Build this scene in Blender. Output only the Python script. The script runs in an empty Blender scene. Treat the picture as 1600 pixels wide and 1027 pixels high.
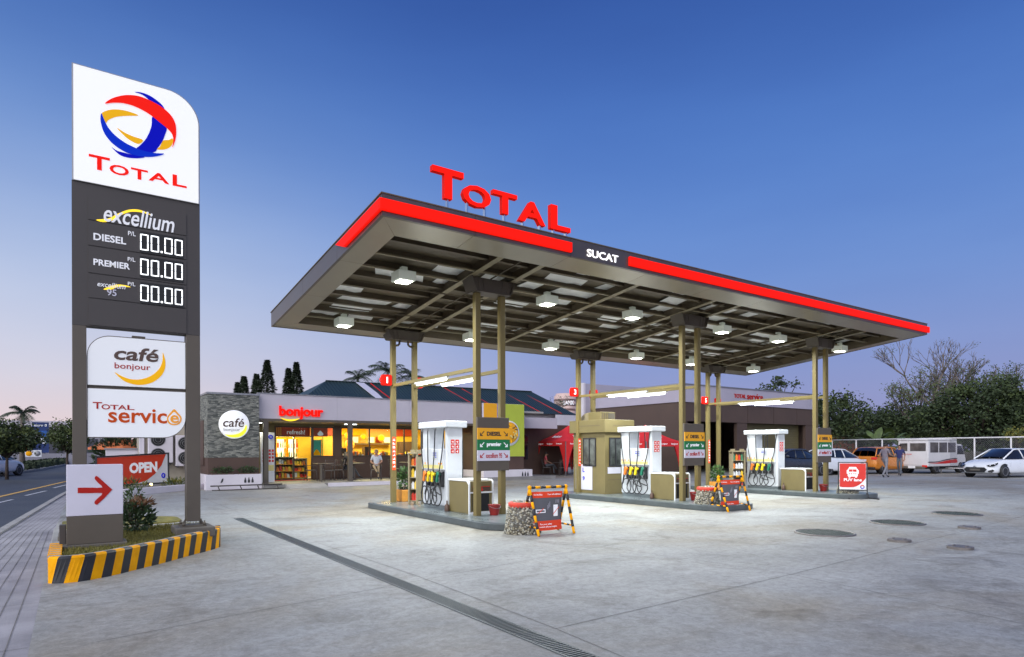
import bpy, math, random
from math import sin, cos, pi, radians as R
from mathutils import Vector, Matrix

SC = bpy.context.scene
COL = SC.collection
rnd = random.Random(7)

# ------------------------------------------------------------------ camera
cam_d = bpy.data.cameras.new('camera')
cam = bpy.data.objects.new('camera', cam_d)
COL.objects.link(cam)
cam.location = (0, 0, 1.45)
cam.rotation_euler = (pi / 2, 0.0029, R(55.397) - pi / 2)
cam_d.sensor_width = 36
cam_d.lens = 22.44
cam_d.shift_y = 0.1184
cam_d.clip_end = 2000
SC.camera = cam

# ------------------------------------------------------------------ exposure
SC.view_settings.view_transform = 'Standard'
SC.view_settings.look = 'None'
SC.view_settings.gamma = 1
SC.view_settings.exposure = 0
SC.cycles.use_denoising = True
SC.cycles.max_bounces = 7
SC.cycles.diffuse_bounces = 3
SC.cycles.glossy_bounces = 3
SC.cycles.transparent_max_bounces = 12
SC.cycles.sample_clamp_indirect = 6
SC.cycles.caustics_reflective = False
SC.cycles.caustics_refractive = False

# ------------------------------------------------------------------ dusk sky
def lin(r, g, b):
    def c(x):
        x /= 255
        return x / 12.92 if x <= .04045 else ((x + .055) / 1.055) ** 2.4
    return (c(r), c(g), c(b), 1)

W = bpy.data.worlds.new('World')
SC.world = W
W.use_nodes = True
wn, wl = W.node_tree.nodes, W.node_tree.links
wn.clear()
def wnode(t, **k):
    n = wn.new(t)
    for a, b in k.items(): setattr(n, a, b)
    return n
w_out = wnode('ShaderNodeOutputWorld')
w_bg = wnode('ShaderNodeBackground')
w_tc = wnode('ShaderNodeTexCoord')
w_sep = wnode('ShaderNodeSeparateXYZ')
wl.new(w_tc.outputs['Generated'], w_sep.inputs[0])
def wramp(stops):
    n = wnode('ShaderNodeValToRGB')
    n.color_ramp.interpolation = 'B_SPLINE' if len(stops) > 4 else 'LINEAR'
    e = n.color_ramp.elements
    while len(e) < len(stops): e.new(.5)
    for q, (p, c) in zip(e, stops): q.position = p; q.color = c
    wl.new(w_sep.outputs[2], n.inputs[0])
    return n
r_cool = wramp([(0, lin(146, 148, 196)), (.12, lin(128, 145, 202)), (.24, lin(106, 142, 208)), (.40, lin(76, 122, 200)), (.58, lin(38, 78, 160)), (1, lin(24, 50, 116))])
r_warm = wramp([(0, lin(236, 210, 208)), (.10, lin(208, 208, 226)), (.24, lin(180, 196, 228)), (.40, lin(100, 142, 208)), (.58, lin(42, 84, 164)), (1, lin(24, 50, 116))])
def wdot(v):
    n = wnode('ShaderNodeVectorMath', operation='DOT_PRODUCT')
    wl.new(w_tc.outputs['Generated'], n.inputs[0]); n.inputs[1].default_value = v
    return n.outputs['Value']
def wmap(src, a, b):
    n = wnode('ShaderNodeMapRange', interpolation_type='SMOOTHSTEP')
    wl.new(src, n.inputs[0]); n.inputs[1].default_value = a; n.inputs[2].default_value = b
    return n.outputs[0]
w_az = wmap(wdot((-.35, .94, 0)), .42, 1.02)
w_mix = wnode('ShaderNodeMixRGB')
wl.new(w_az, w_mix.inputs[0]); wl.new(r_cool.outputs[0], w_mix.inputs[1]); wl.new(r_warm.outputs[0], w_mix.inputs[2])
# thin high cloud
w_map = wnode('ShaderNodeMapping'); w_map.inputs['Scale'].default_value = (2, 2, 9)
wl.new(w_tc.outputs['Generated'], w_map.inputs[0])
w_noise = wnode('ShaderNodeTexNoise'); w_noise.inputs['Scale'].default_value = 1.6; w_noise.inputs['Detail'].default_value = 4
wl.new(w_map.outputs[0], w_noise.inputs['Vector'])
w_cl = wnode('ShaderNodeMixRGB', blend_type='SOFT_LIGHT'); w_cl.inputs[0].default_value = .12
wl.new(w_mix.outputs[0], w_cl.inputs[1]); wl.new(w_noise.outputs[0], w_cl.inputs[2])
# afterglow of the sun that has just gone down behind the street, behind the camera
w_gl = wmap(wdot((-.86, -.45, .22)), .05, 1.0)
w_glc = wnode('ShaderNodeMixRGB', blend_type='ADD'); w_glc.inputs[2].default_value = (2.15, 2.15, 2.1, 1)
wl.new(w_gl, w_glc.inputs[0]); wl.new(w_cl.outputs[0], w_glc.inputs[1])
# physical dusk sky, low sun, mixed in
w_sky = wnode('ShaderNodeTexSky', sky_type='NISHITA')
w_sky.sun_disc = False
w_sky.sun_elevation = R(2)
w_sky.sun_rotation = R(220)
w_skm = wnode('ShaderNodeMixRGB', blend_type='ADD'); w_skm.inputs[0].default_value = .02
wl.new(w_glc.outputs[0], w_skm.inputs[1]); wl.new(w_sky.outputs[0], w_skm.inputs[2])
wl.new(w_skm.outputs[0], w_bg.inputs[0])
w_bg.inputs[1].default_value = 1.0
wl.new(w_bg.outputs[0], w_out.inputs[0])

# soft last light from behind and left of the camera
sun_d = bpy.data.lights.new('sun', 'SUN')
sun_d.energy = .6
sun_d.angle = R(35)
sun_d.color = (1, .96, .92)
sun = bpy.data.objects.new('sun', sun_d)
COL.objects.link(sun)
sun.rotation_euler = Vector((-.8, -.5, .55)).to_track_quat('Z', 'Y').to_euler()

# ------------------------------------------------------------------ materials
def mat(name, col, rough=.6, metal=0, var=.12, scale=3, bump=0, bscale=60, emit=0, ecol=None, spec=.5, col2=None, coat=0):
    m = bpy.data.materials.new(name)
    m.use_nodes = True
    nt = m.node_tree
    b = nt.nodes['Principled BSDF']
    c = tuple(col) + (1,) if len(col) == 3 else tuple(col)
    b.inputs['Base Color'].default_value = c
    b.inputs['Roughness'].default_value = rough
    b.inputs['Metallic'].default_value = metal
    b.inputs['Specular IOR Level'].default_value = spec
    b.inputs['Coat Weight'].default_value = coat
    if emit:
        b.inputs['Emission Color'].default_value = (tuple(ecol) + (1,)) if ecol else c
        b.inputs['Emission Strength'].default_value = emit
    if var or bump:
        tc = nt.nodes.new('ShaderNodeTexCoord')
    if var:
        n = nt.nodes.new('ShaderNodeTexNoise')
        n.inputs['Scale'].default_value = scale; n.inputs['Detail'].default_value = 6; n.inputs['Roughness'].default_value = .65
        nt.links.new(tc.outputs['Object'], n.inputs['Vector'])
        rp = nt.nodes.new('ShaderNodeValToRGB')
        d = col2 if col2 else tuple(x * (1 - var * 1.6) for x in c[:3])
        e = tuple(min(1, x * (1 + var)) for x in c[:3])
        rp.color_ramp.elements[0].position = .3; rp.color_ramp.elements[1].position = .7
        rp.color_ramp.elements[0].color = tuple(d) + (1,); rp.color_ramp.elements[1].color = e + (1,)
        nt.links.new(n.outputs[0], rp.inputs[0]); nt.links.new(rp.outputs[0], b.inputs['Base Color'])
        mr = nt.nodes.new('ShaderNodeMapRange')
        mr.inputs[3].default_value = max(0, rough - .08); mr.inputs[4].default_value = min(1, rough + .1)
        nt.links.new(n.outputs[0], mr.inputs[0]); nt.links.new(mr.outputs[0], b.inputs['Roughness'])
    if bump:
        n2 = nt.nodes.new('ShaderNodeTexNoise'); n2.inputs['Scale'].default_value = bscale; n2.inputs['Detail'].default_value = 5
        nt.links.new(tc.outputs['Object'], n2.inputs['Vector'])
        bp = nt.nodes.new('ShaderNodeBump'); bp.inputs['Strength'].default_value = bump; bp.inputs['Distance'].default_value = .02
        nt.links.new(n2.outputs[0], bp.inputs['Height']); nt.links.new(bp.outputs[0], b.inputs['Normal'])
    return m

def glass_mat(name, tint=(.9, .95, .95), refl=.12):
    m = bpy.data.materials.new(name); m.use_nodes = True
    nt = m.node_tree; nt.nodes.clear()
    o = nt.nodes.new('ShaderNodeOutputMaterial'); mx = nt.nodes.new('ShaderNodeMixShader')
    t = nt.nodes.new('ShaderNodeBsdfTransparent'); g = nt.nodes.new('ShaderNodeBsdfGlossy')
    lw = nt.nodes.new('ShaderNodeLayerWeight'); lw.inputs[0].default_value = refl * 2
    t.inputs[0].default_value = tuple(tint) + (1,); g.inputs['Roughness'].default_value = .02
    nt.links.new(lw.outputs['Fresnel'], mx.inputs[0]); nt.links.new(t.outputs[0], mx.inputs[1]); nt.links.new(g.outputs[0], mx.inputs[2])
    nt.links.new(mx.outputs[0], o.inputs[0])
    return m

# ------------------------------------------------------------------ mesh builder
def rootloc(o):
    while o.parent: o = o.parent
    return o.location

class MB:
    def __init__(s, xf=None): s.v = []; s.f = []; s.m = []; s.s = []; s.xf = xf
    def add(s, vs, fs, m=0, sm=False):
        b = len(s.v); s.v += [tuple(v) for v in vs]
        for f in fs: s.f.append(tuple(b + i for i in f)); s.m.append(m); s.s.append(sm)
        return s
    def box(s, x0, x1, y0, y1, z0, z1, m=0):
        return s.add([(x0, y0, z0), (x1, y0, z0), (x1, y1, z0), (x0, y1, z0), (x0, y0, z1), (x1, y0, z1), (x1, y1, z1), (x0, y1, z1)],
                     [(0, 3, 2, 1), (4, 5, 6, 7), (0, 1, 5, 4), (1, 2, 6, 5), (2, 3, 7, 6), (3, 0, 4, 7)], m)
    def cbox(s, c, d, m=0, rz=0, rx=0, ry=0):
        M = Matrix.Rotation(rz, 3, 'Z') @ Matrix.Rotation(ry, 3, 'Y') @ Matrix.Rotation(rx, 3, 'X')
        c = Vector(c); x, y, z = d[0] / 2, d[1] / 2, d[2] / 2
        vs = [c + M @ Vector(p) for p in [(-x, -y, -z), (x, -y, -z), (x, y, -z), (-x, y, -z), (-x, -y, z), (x, -y, z), (x, y, z), (-x, y, z)]]
        return s.add(vs, [(0, 3, 2, 1), (4, 5, 6, 7), (0, 1, 5, 4), (1, 2, 6, 5), (2, 3, 7, 6), (3, 0, 4, 7)], m)
    def tube(s, pts, r, n=8, m=0, sm=True, closed=False):
        pts = [Vector(p) for p in pts]; k = len(pts)
        rs = r if isinstance(r, (list, tuple)) else [r] * k
        rings = []; up = None
        for i, p in enumerate(pts):
            a = pts[(i - 1) % k] if (closed or i) else p
            b = pts[(i + 1) % k] if (closed or i < k - 1) else p
            t = (b - a); t = t.normalized() if t.length > 1e-9 else Vector((0, 0, 1))
            if up is None:
                up = Vector((0, 0, 1)) if abs(t.z) < .9 else Vector((1, 0, 0))
            u = up - t * up.dot(t)
            if u.length < 1e-4: u = t.orthogonal()
            u.normalize(); up = u; w = t.cross(u)
            rings.append([p + (u * cos(2 * pi * j / n) + w * sin(2 * pi * j / n)) * rs[i] for j in range(n)])
        vs = [v for q in rings for v in q]; fs = []
        for i in range(k if closed else k - 1):
            a, b = i * n, ((i + 1) % k) * n
            for j in range(n): fs.append((a + j, a + (j + 1) % n, b + (j + 1) % n, b + j))
        if not closed: fs += [tuple(range(n - 1, -1, -1)), tuple(range((k - 1) * n, k * n))]
        return s.add(vs, fs, m, sm)
    def bar(s, a, b, w, h=None, m=0):       # square bar from a to b
        h = h or w; a, b = Vector(a), Vector(b); t = (b - a).normalized()
        up = Vector((0, 0, 1)) if abs(t.z) < .95 else Vector((0, 1, 0))
        x = t.cross(up).normalized() * w / 2; y = x.normalized().cross(t) * h / 2
        vs = [p + i * x + j * y for p in (a, b) for i, j in ((-1, -1), (1, -1), (1, 1), (-1, 1))]
        return s.add(vs, [(0, 1, 2, 3), (7, 6, 5, 4), (0, 4, 5, 1), (1, 5, 6, 2), (2, 6, 7, 3), (3, 7, 4, 0)], m)
    def lathe(s, prof, c=(0, 0, 0), n=24, m=0, sm=True, axis='z'):
        vs = []; k = len(prof)
        for r, z in prof:
            for j in range(n):
                a = 2 * pi * j / n
                p = (r * cos(a), r * sin(a), z)
                if axis == 'y': p = (p[0], p[2], p[1])
                if axis == 'x': p = (p[2], p[0], p[1])
                vs.append((c[0] + p[0], c[1] + p[1], c[2] + p[2]))
        fs = [(i * n + j, i * n + (j + 1) % n, (i + 1) * n + (j + 1) % n, (i + 1) * n + j) for i in range(k - 1) for j in range(n)]
        fs += [tuple(range(n - 1, -1, -1)), tuple(range((k - 1) * n, k * n))]
        return s.add(vs, fs, m, sm)
    def prism(s, poly, d0, d1, axis='y', m=0, mside=None):   # poly in the plane across `axis`
        def P(p, d): return {'y': (p[0], d, p[1]), 'x': (d, p[0], p[1]), 'z': (p[0], p[1], d)}[axis]
        k = len(poly); vs = [P(p, d0) for p in poly] + [P(p, d1) for p in poly]
        s.add(vs, [tuple(range(k)), tuple(range(2 * k - 1, k - 1, -1))], m)
        b = len(s.v) - 2 * k
        for i in range(k):
            s.f.append((b + i, b + k + i, b + k + (i + 1) % k, b + (i + 1) % k)); s.m.append(m if mside is None else mside); s.s.append(False)
        return s
    def loft(s, rings, m=0, sm=True, closed=True, cap=True):
        n = len(rings[0]); vs = [v for r in rings for v in r]; fs = []
        for i in range(len(rings) - 1):
            for j in range(n if closed else n - 1):
                fs.append((i * n + j, i * n + (j + 1) % n, (i + 1) * n + (j + 1) % n, (i + 1) * n + j))
        if cap: fs += [tuple(range(n - 1, -1, -1)), tuple(range((len(rings) - 1) * n, len(rings) * n))]
        return s.add(vs, fs, m, sm)
    def ball(s, c, r, m=0, n=10, k=7, sm=True):
        rx, ry, rz = r if isinstance(r, (tuple, list)) else (r, r, r)
        vs = [(c[0] + rx * sin(pi * (i + .02) / (k + .04)) * cos(2 * pi * j / n), c[1] + ry * sin(pi * (i + .02) / (k + .04)) * sin(2 * pi * j / n), c[2] - rz * cos(pi * (i + .02) / (k + .04))) for i in range(k + 1) for j in range(n)]
        fs = [(i * n + j, i * n + (j + 1) % n, (i + 1) * n + (j + 1) % n, (i + 1) * n + j) for i in range(k) for j in range(n)]
        fs += [tuple(range(n - 1, -1, -1)), tuple(range(k * n, (k + 1) * n))]
        return s.add(vs, fs, m, sm)
    def turn(s, rz, t=(0, 0, 0)):
        c, q = cos(rz), sin(rz)
        s.v = [(c * x - q * y + t[0], q * x + c * y + t[1], z + t[2]) for x, y, z in s.v]; return s
    def build(s, name, mats, parent=None, world=True, bevel=0, seg=2, recalc=False):
        vs = s.v
        if s.xf: vs = [s.xf(v) for v in vs]
        if parent and world:
            L = rootloc(parent); vs = [(x - L.x, y - L.y, z - L.z) for x, y, z in vs]
        me = bpy.data.meshes.new(name)
        me.from_pydata(vs, [], s.f)
        for q in (mats if isinstance(mats, (list, tuple)) else [mats]): me.materials.append(q)
        me.polygons.foreach_set('material_index', s.m)
        me.polygons.foreach_set('use_smooth', s.s)
        if recalc:
            import bmesh
            b = bmesh.new(); b.from_mesh(me); bmesh.ops.recalc_face_normals(b, faces=b.faces); b.to_mesh(me); b.free()
        me.update()
        o = bpy.data.objects.new(name, me); COL.objects.link(o)
        if parent: o.parent = parent
        if bevel:
            md = o.modifiers.new('bevel', 'BEVEL'); md.width = bevel; md.segments = seg; md.limit_method = 'ANGLE'; md.angle_limit = R(40)
        return o

def tag(o, label, cat, group=None):
    o['label'] = label; o['category'] = cat
    if group: o['group'] = group
    return o
def thing(name, label, cat, loc=(0, 0, 0), rz=0, group=None):
    o = bpy.data.objects.new(name, None); COL.objects.link(o)
    o.empty_display_size = .2; o.location = loc; o.rotation_euler = (0, 0, rz)
    return tag(o, label, cat, group)
def struct(o, kind='structure'):
    o['kind'] = kind; return o
def dup(root, loc, rz=None, label=None):
    def cp(o, p):
        c = o.copy(); COL.objects.link(c); c.parent = p
        for ch in KIDS(o): cp(ch, c)
        return c
    kids = {}
    for o in bpy.data.objects: kids.setdefault(o.parent, []).append(o)
    KIDS = lambda o: kids.get(o, [])
    r = cp(root, None); r.location = loc
    if rz is not None: r.rotation_euler = (0, 0, rz)
    if label: r['label'] = label
    return r

def smooth_poly(pts, n=4, closed=True):
    k = len(pts); out = []
    for i in range(k if closed else k - 1):
        g = (lambda a: a % k) if closed else (lambda a: max(0, min(k - 1, a)))
        p0, p1, p2, p3 = pts[g(i - 1)], pts[i], pts[g(i + 1)], pts[g(i + 2)]
        for j in range(n):
            t = j / n
            out.append(tuple(.5 * ((2 * b) + (-a + c) * t + (2 * a - 5 * b + 4 * c - d) * t * t + (-a + 3 * b - 3 * c + d) * t ** 3) for a, b, c, d in zip(p0, p1, p2, p3)))
    if not closed: out.append(tuple(pts[-1]))
    return out
def rrect(x0, x1, z0, z1, r=(0, 0, 0, 0), n=8):      # radii bl, br, tr, tl
    out = []
    for (cx, cz, a0, q) in ((x0, z0, pi, r[0]), (x1, z0, 1.5 * pi, r[1]), (x1, z1, 0, r[2]), (x0, z1, .5 * pi, r[3])):
        if q <= 0: out.append((cx, cz)); continue
        ox = cx + q if cx == x0 else cx - q; oz = cz + q if cz == z0 else cz - q
        for i in range(n + 1):
            a = a0 + .5 * pi * i / n; out.append((ox + q * cos(a), oz + q * sin(a)))
    return out

_tc = {}
def tmesh(s, bold, shear):
    if (s, bold, shear) in _tc: return _tc[(s, bold, shear)]
    c = bpy.data.curves.new('t', 'FONT'); c.body = s; c.size = 1; c.offset = bold; c.shear = shear; c.extrude = .5; c.resolution_u = 3
    o = bpy.data.objects.new('t', c)
    me = bpy.data.meshes.new_from_object(o)
    v = [tuple(q.co) for q in me.vertices]; f = [tuple(p.vertices) for p in me.polygons]
    bpy.data.objects.remove(o); bpy.data.curves.remove(c); bpy.data.meshes.remove(me)
    xs = [p[0] for p in v]; ys = [p[1] for p in v]
    x0, x1, y0, y1 = min(xs), max(xs), min(ys), max(ys)
    v = [((x - (x0 + x1) / 2) / (x1 - x0), (y - (y0 + y1) / 2) / (y1 - y0), z) for x, y, z in v]
    _tc[(s, bold, shear)] = (v, f); return v, f
def text(s, c, w, h, m, parent, rz=0, t=.006, bold=0, shear=0, name='lettering', world=True, bev=0):
    """letters standing upright at c, fitted to width w and height h; rz = 0 faces -Y"""
    v, f = tmesh(s, bold, shear); ca, sa = cos(rz), sin(rz)
    mb = MB()
    mb.add([(c[0] + ca * x * w + sa * z * t, c[1] + sa * x * w - ca * z * t, c[2] + y * h) for x, y, z in v], f)
    return mb.build(name, m, parent, world, bevel=bev)

# palette
M = {}
def defmats():
    M['white'] = mat('white paint', (.78, .79, .8), .45, var=.05)
    M['whitewall'] = mat('off white render', (.62, .58, .62), .7, var=.06, scale=1.2, bump=.1, bscale=90)
    M['taupe'] = mat('taupe metal', (.098, .08, .06), .5, metal=.0, var=.06, scale=2)
    M['taupe_dark'] = mat('dark grey sign metal', (.058, .05, .046), .55, metal=.0, var=.06, scale=2)
    M['fascia'] = mat('brown grey fascia', (.125, .1, .09), .32, metal=.5, var=.08, scale=1.5)
    M['soffit'] = mat('soffit panel', (.33, .29, .22), .3, metal=.55, var=.06, scale=1.1)
    M['steel_dark'] = mat('dark brown steel', (.125, .096, .058), .55, var=.12, scale=4)
    M['steel_tan'] = mat('tan steel', (.26, .215, .13), .5, var=.1, scale=4)
    M['column'] = mat('olive tan column paint', (.175, .132, .042), .5, var=.05, scale=1.2)
    M['olive'] = mat('olive cabinet paint', (.175, .138, .054), .5, var=.07, scale=2.5)
    M['foil'] = mat('pale roof insulation sheet', (.82, .82, .80), .5, metal=.15, var=.1, scale=2.5, bump=.7, bscale=5)
    M['red_lit'] = mat('lit red acrylic', (.55, .006, .003), .6, var=0, emit=.8, ecol=(1, .008, .002), spec=.1)
    M['red_lit2'] = mat('red acrylic edge', (.5, .008, .004), .6, var=0, emit=.25, ecol=(1, .015, .004), spec=.1)
    M['white_lit'] = mat('lit white acrylic', (.8, .8, .8), .4, var=0, emit=.36, ecol=(1, 1, 1))
    M['white_lit2'] = mat('dim lit white acrylic', (.8, .8, .8), .35, var=0, emit=.13, ecol=(.94, 1, 1))
    M['digit'] = mat('led digit', (.9, .9, .9), .4, var=0, emit=1.6, ecol=(.92, .96, 1))
    M['yellow_lit'] = mat('lit yellow acrylic', (.9, .6, .02), .4, var=0, emit=.8, ecol=(1, .68, .01))
    M['lime_lit'] = mat('lit lime acrylic', (.7, .75, .03), .4, var=0, emit=.6, ecol=(.75, .85, .02))
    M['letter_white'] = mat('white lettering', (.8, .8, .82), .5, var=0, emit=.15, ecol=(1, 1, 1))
    M['letter_lit'] = mat('lit white lettering', (.9, .9, .9), .5, var=0, emit=1.1, ecol=(1, 1, 1))
    M['red'] = mat('red paint', (.58, .018, .01), .5, var=.06)
    M['red_logo'] = mat('red print', (.62, .008, .004), .6, var=0, emit=.5, ecol=(1, .01, .003), spec=.1)
    M['blue_logo'] = mat('blue print', (.002, .004, .34), .6, var=0, emit=.2, ecol=(.0, .005, 1), spec=.08)
    M['blue_logo2'] = mat('light blue print', (.002, .025, .4), .6, var=0, emit=.22, ecol=(.0, .045, 1), spec=.08)
    M['yel_logo'] = mat('ochre print', (.7, .36, .008), .6, var=0, spec=.1, emit=.34, ecol=(1, .5, .01))
    M['brown_print'] = mat('brown print', (.09, .05, .035), .5, var=0)
    M['red_print'] = mat('dark red print', (.42, .018, .012), .6, spec=.15, var=0)
    M['rust_print'] = mat('rust red print', (.55, .07, .008), .6, var=0, spec=.15, emit=.06)
    M['orange_print'] = mat('orange print', (.85, .33, .02), .5, var=0, emit=.12)
    M['black'] = mat('black rubber', (.02, .02, .022), .5, var=.1)
    M['dark'] = mat('dark void', (.012, .012, .013), .7, var=.1)
    M['grey'] = mat('grey metal', (.3, .3, .31), .4, metal=.6, var=.08)
    M['chrome'] = mat('bright metal', (.75, .75, .76), .2, metal=1, var=.04)
    M['yellow'] = mat('yellow paint', (.98, .40, .002), .6, spec=.15, var=.12, scale=6)
    M['blackpaint'] = mat('black paint', (.022, .022, .026), .5, var=.2, scale=6)
    M['green'] = mat('green panel', (.01, .17, .05), .45, var=.03)
    M['amber'] = mat('amber panel', (.82, .38, .01), .45, var=.03)
    M['lilac'] = mat('pale panel', (.62, .6, .68), .45, var=.03)
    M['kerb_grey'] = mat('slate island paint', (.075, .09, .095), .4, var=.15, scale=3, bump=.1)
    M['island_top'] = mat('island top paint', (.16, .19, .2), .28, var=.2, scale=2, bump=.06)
    M['glass'] = glass_mat('window glass', refl=.045)
    M['dglass'] = mat('dark tinted glass', (.012, .014, .018), .06, var=0, spec=.7)
    M['concrete'] = mat('concrete', (.34, .33, .31), .8, var=.15, scale=3, bump=.2, bscale=30)
    M['brownwall'] = mat('brown wall', (.075, .042, .03), .6, var=.1, scale=1.5)
    M['frame'] = mat('dark brown frame', (.045, .03, .022), .4, var=.05)
    M['foot_grey'] = mat('taupe footing', (.12, .105, .085), .7, var=.12, bump=.2)
    M['tube'] = mat('fluorescent tube', (.9, .95, .95), .4, var=0, emit=9, ecol=(.93, 1, .97))
    M['diffuser'] = mat('lamp diffuser', (.95, 1, .9), .4, var=0, emit=14, ecol=(.95, 1, .86))
    M['lampbox'] = mat('lit lamp housing', (.72, .75, .66), .5, var=.04, emit=.1, ecol=(.9, 1, .85))  # faint glow in the material stands in for lamplight on the box sides
    M['pine'] = mat('weathered wood', (.3, .2, .09), .7, var=.2, scale=8)
    M['orange_pot'] = mat('orange planter', (.6, .25, .03), .55, var=.15, scale=6)
    M['chair'] = mat('wicker grey brown', (.09, .075, .07), .5, var=.15, scale=9)
    M['skin'] = mat('skin', (.32, .17, .11), .55, var=.06)
    M['hair'] = mat('dark hair', (.012, .01, .009), .5, var=.1)
    M['hair_grey'] = mat('light hair', (.22, .18, .15), .5, var=.1)
    M['trunk'] = mat('bark', (.07, .05, .038), .85, var=.3, scale=6, bump=.4, bscale=20)
    M['trunk_pale'] = mat('pale bark', (.17, .14, .12), .85, var=.3, scale=6, bump=.4, bscale=20)
defmats()

# ================================================================== GROUND
def concrete_mat():
    m = bpy.data.materials.new('forecourt concrete'); m.use_nodes = True
    nt = m.node_tree; b = nt.nodes['Principled BSDF']; L = nt.links
    tc = nt.nodes.new('ShaderNodeTexCoord')
    def noise(sc, det=6, rough=.6, dist=0):
        n = nt.nodes.new('ShaderNodeTexNoise'); n.inputs['Scale'].default_value = sc; n.inputs['Detail'].default_value = det
        n.inputs['Roughness'].default_value = rough; n.inputs['Distortion'].default_value = dist
        L.new(tc.outputs['Object'], n.inputs['Vector']); return n.outputs[0]
    def ramp(src, a, b_, ca, cb):
        r = nt.nodes.new('ShaderNodeValToRGB'); e = r.color_ramp.elements
        e[0].position = a; e[1].position = b_; e[0].color = ca; e[1].color = cb
        L.new(src, r.inputs[0]); return r.outputs[0]
    def mix(f, a, c, t='MIX'):
        n = nt.nodes.new('ShaderNodeMixRGB'); n.blend_type = t
        for i, q in enumerate((f, a, c)):
            if isinstance(q, (float, int)): n.inputs[i].default_value = q
            elif isinstance(q, tuple): n.inputs[i].default_value = q
            else: L.new(q, n.inputs[i])
        return n.outputs[0]
    base = ramp(noise(.35, 7, .62, .4), .32, .7, (.345, .35, .345, 1), (.47, .48, .48, 1))
    yel = ramp(noise(.22, 5, .6, .8), .46, .62, (0, 0, 0, 1), (1, 1, 1, 1))
    c1 = mix(yel, base, (.30, .235, .13, 1))
    yf = nt.nodes.new('ShaderNodeMixRGB'); yf.inputs[0].default_value = .5
    L.new(base, yf.inputs[1]); L.new(c1, yf.inputs[2]); c = yf.outputs[0]
    stain = ramp(noise(.9, 8, .7, 1.2), .52, .66, (1, 1, 1, 1), (.6, .57, .53, 1))
    c = mix(.8, c, stain, 'MULTIPLY')
    spots = ramp(noise(5.5, 6, .75), .60, .70, (1, 1, 1, 1), (.62, .6, .58, 1))
    c = mix(.6, c, spots, 'MULTIPLY')
    fine = ramp(noise(42, 4, .7), .3, .75, (.78, .78, .77, 1), (1.0, 1.0, 1.0, 1))
    c = mix(.9, c, fine, 'MULTIPLY')
    grit = ramp(noise(11, 10, .82, .3), .36, .62, (.62, .61, .58, 1), (1.08, 1.08, 1.08, 1))
    c = mix(.9, c, grit, 'MULTIPLY')
    drip = ramp(noise(2.6, 9, .8, .6), .64, .72, (1, 1, 1, 1), (.5, .48, .45, 1))
    c = mix(.5, c, drip, 'MULTIPLY')
    # streaks left by the float and by tyres
    mp = nt.nodes.new('ShaderNodeMapping'); mp.inputs['Rotation'].default_value = (0, 0, R(14)); mp.inputs['Scale'].default_value = (.25, 3.2, 1)
    L.new(tc.outputs['Object'], mp.inputs[0])
    sn = nt.nodes.new('ShaderNodeTexNoise'); sn.inputs['Scale'].default_value = 1.1; sn.inputs['Detail'].default_value = 7
    L.new(mp.outputs[0], sn.inputs['Vector'])
    c = mix(.22, c, ramp(sn.outputs[0], .4, .62, (.72, .71, .69, 1), (1, 1, 1, 1)), 'MULTIPLY')
    rough_patch = ramp(noise(1.7, 12, .78, 2.2), .40, .60, (.80, .79, .76, 1), (1.06, 1.06, 1.07, 1))
    c = mix(.6, c, rough_patch, 'MULTIPLY')
    L.new(c, b.inputs['Base Color'])
    mr = nt.nodes.new('ShaderNodeMapRange'); mr.inputs[3].default_value = .42; mr.inputs[4].default_value = .8
    L.new(noise(1.3, 6), mr.inputs[0]); L.new(mr.outputs[0], b.inputs['Roughness'])
    bp = nt.nodes.new('ShaderNodeBump'); bp.inputs['Strength'].default_value = .25; bp.inputs['Distance'].default_value = .006
    L.new(noise(60, 5, .7), bp.inputs['Height']); L.new(bp.outputs[0], b.inputs['Normal'])
    return m
M['forecourt'] = concrete_mat()
M['earth'] = mat('earth', (.09, .085, .07), .9, var=.3, scale=.3)
M['asphalt'] = mat('asphalt', (.05, .055, .065), .6, var=.2, scale=.8, bump=.3, bscale=120)
M['paver'] = mat('mauve pavers', (.33, .315, .33), .75, var=.2, scale=1.4, bump=.2, bscale=50)
M['joint'] = mat('joint filler', (.17, .16, .15), .9, var=.2)
M['grass'] = mat('dry grass', (.19, .16, .035), .9, var=.35, scale=5, col2=(.08, .085, .02), bump=.6, bscale=60)
M['hedge'] = mat('hedge green', (.035, .05, .02), .8, var=.3)
M['lane_white'] = mat('worn white line', (.5, .5, .52), .7, var=.15)
M['lane_yellow'] = mat('worn yellow line', (.6, .35, .08), .7, var=.15)

def sheet(name, poly, z, m, parent=None):
    return MB().add([(x, y, z) for x, y in poly], [tuple(range(len(poly)))]).build(name, m, parent)
struct(sheet('ground', [(-900, -300), (900, -300), (900, 1200), (-900, 1200)], -.012, M['earth']))
struct(sheet('forecourt', [(-.26, -6), (70, -6), (70, 21), (48, 31), (30, 46), (2.1, 46), (1.0, 32), (-.1, 25), (-.26, 14)], 0, M['forecourt']))
struct(sheet('sidewalk', [(-2.4, -6), (-.26, -6), (-.26, 14), (-.1, 25), (1.0, 32), (2.1, 46), (1.9, 46), (-.16, 26.47), (-1.04, 14.3), (-1.75, 5)], -.002, M['paver']))
road_edge = [(-2.45, -6), (-1.8, 5), (-1.09, 14.3), (-.21, 26.47), (1.8, 46), (5.5, 80), (12, 140)]
struct(sheet('road', [(-70, -6)] + road_edge + [(-70, 140)], -.006, M['asphalt']))
kb = MB()
for a, b in zip(road_edge[:-1], road_edge[1:]):
    kb.bar((a[0], a[1], -.02), (b[0], b[1], -.02), .13, .1)
struct(kb.build('road_kerb', M['concrete']))
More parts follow.
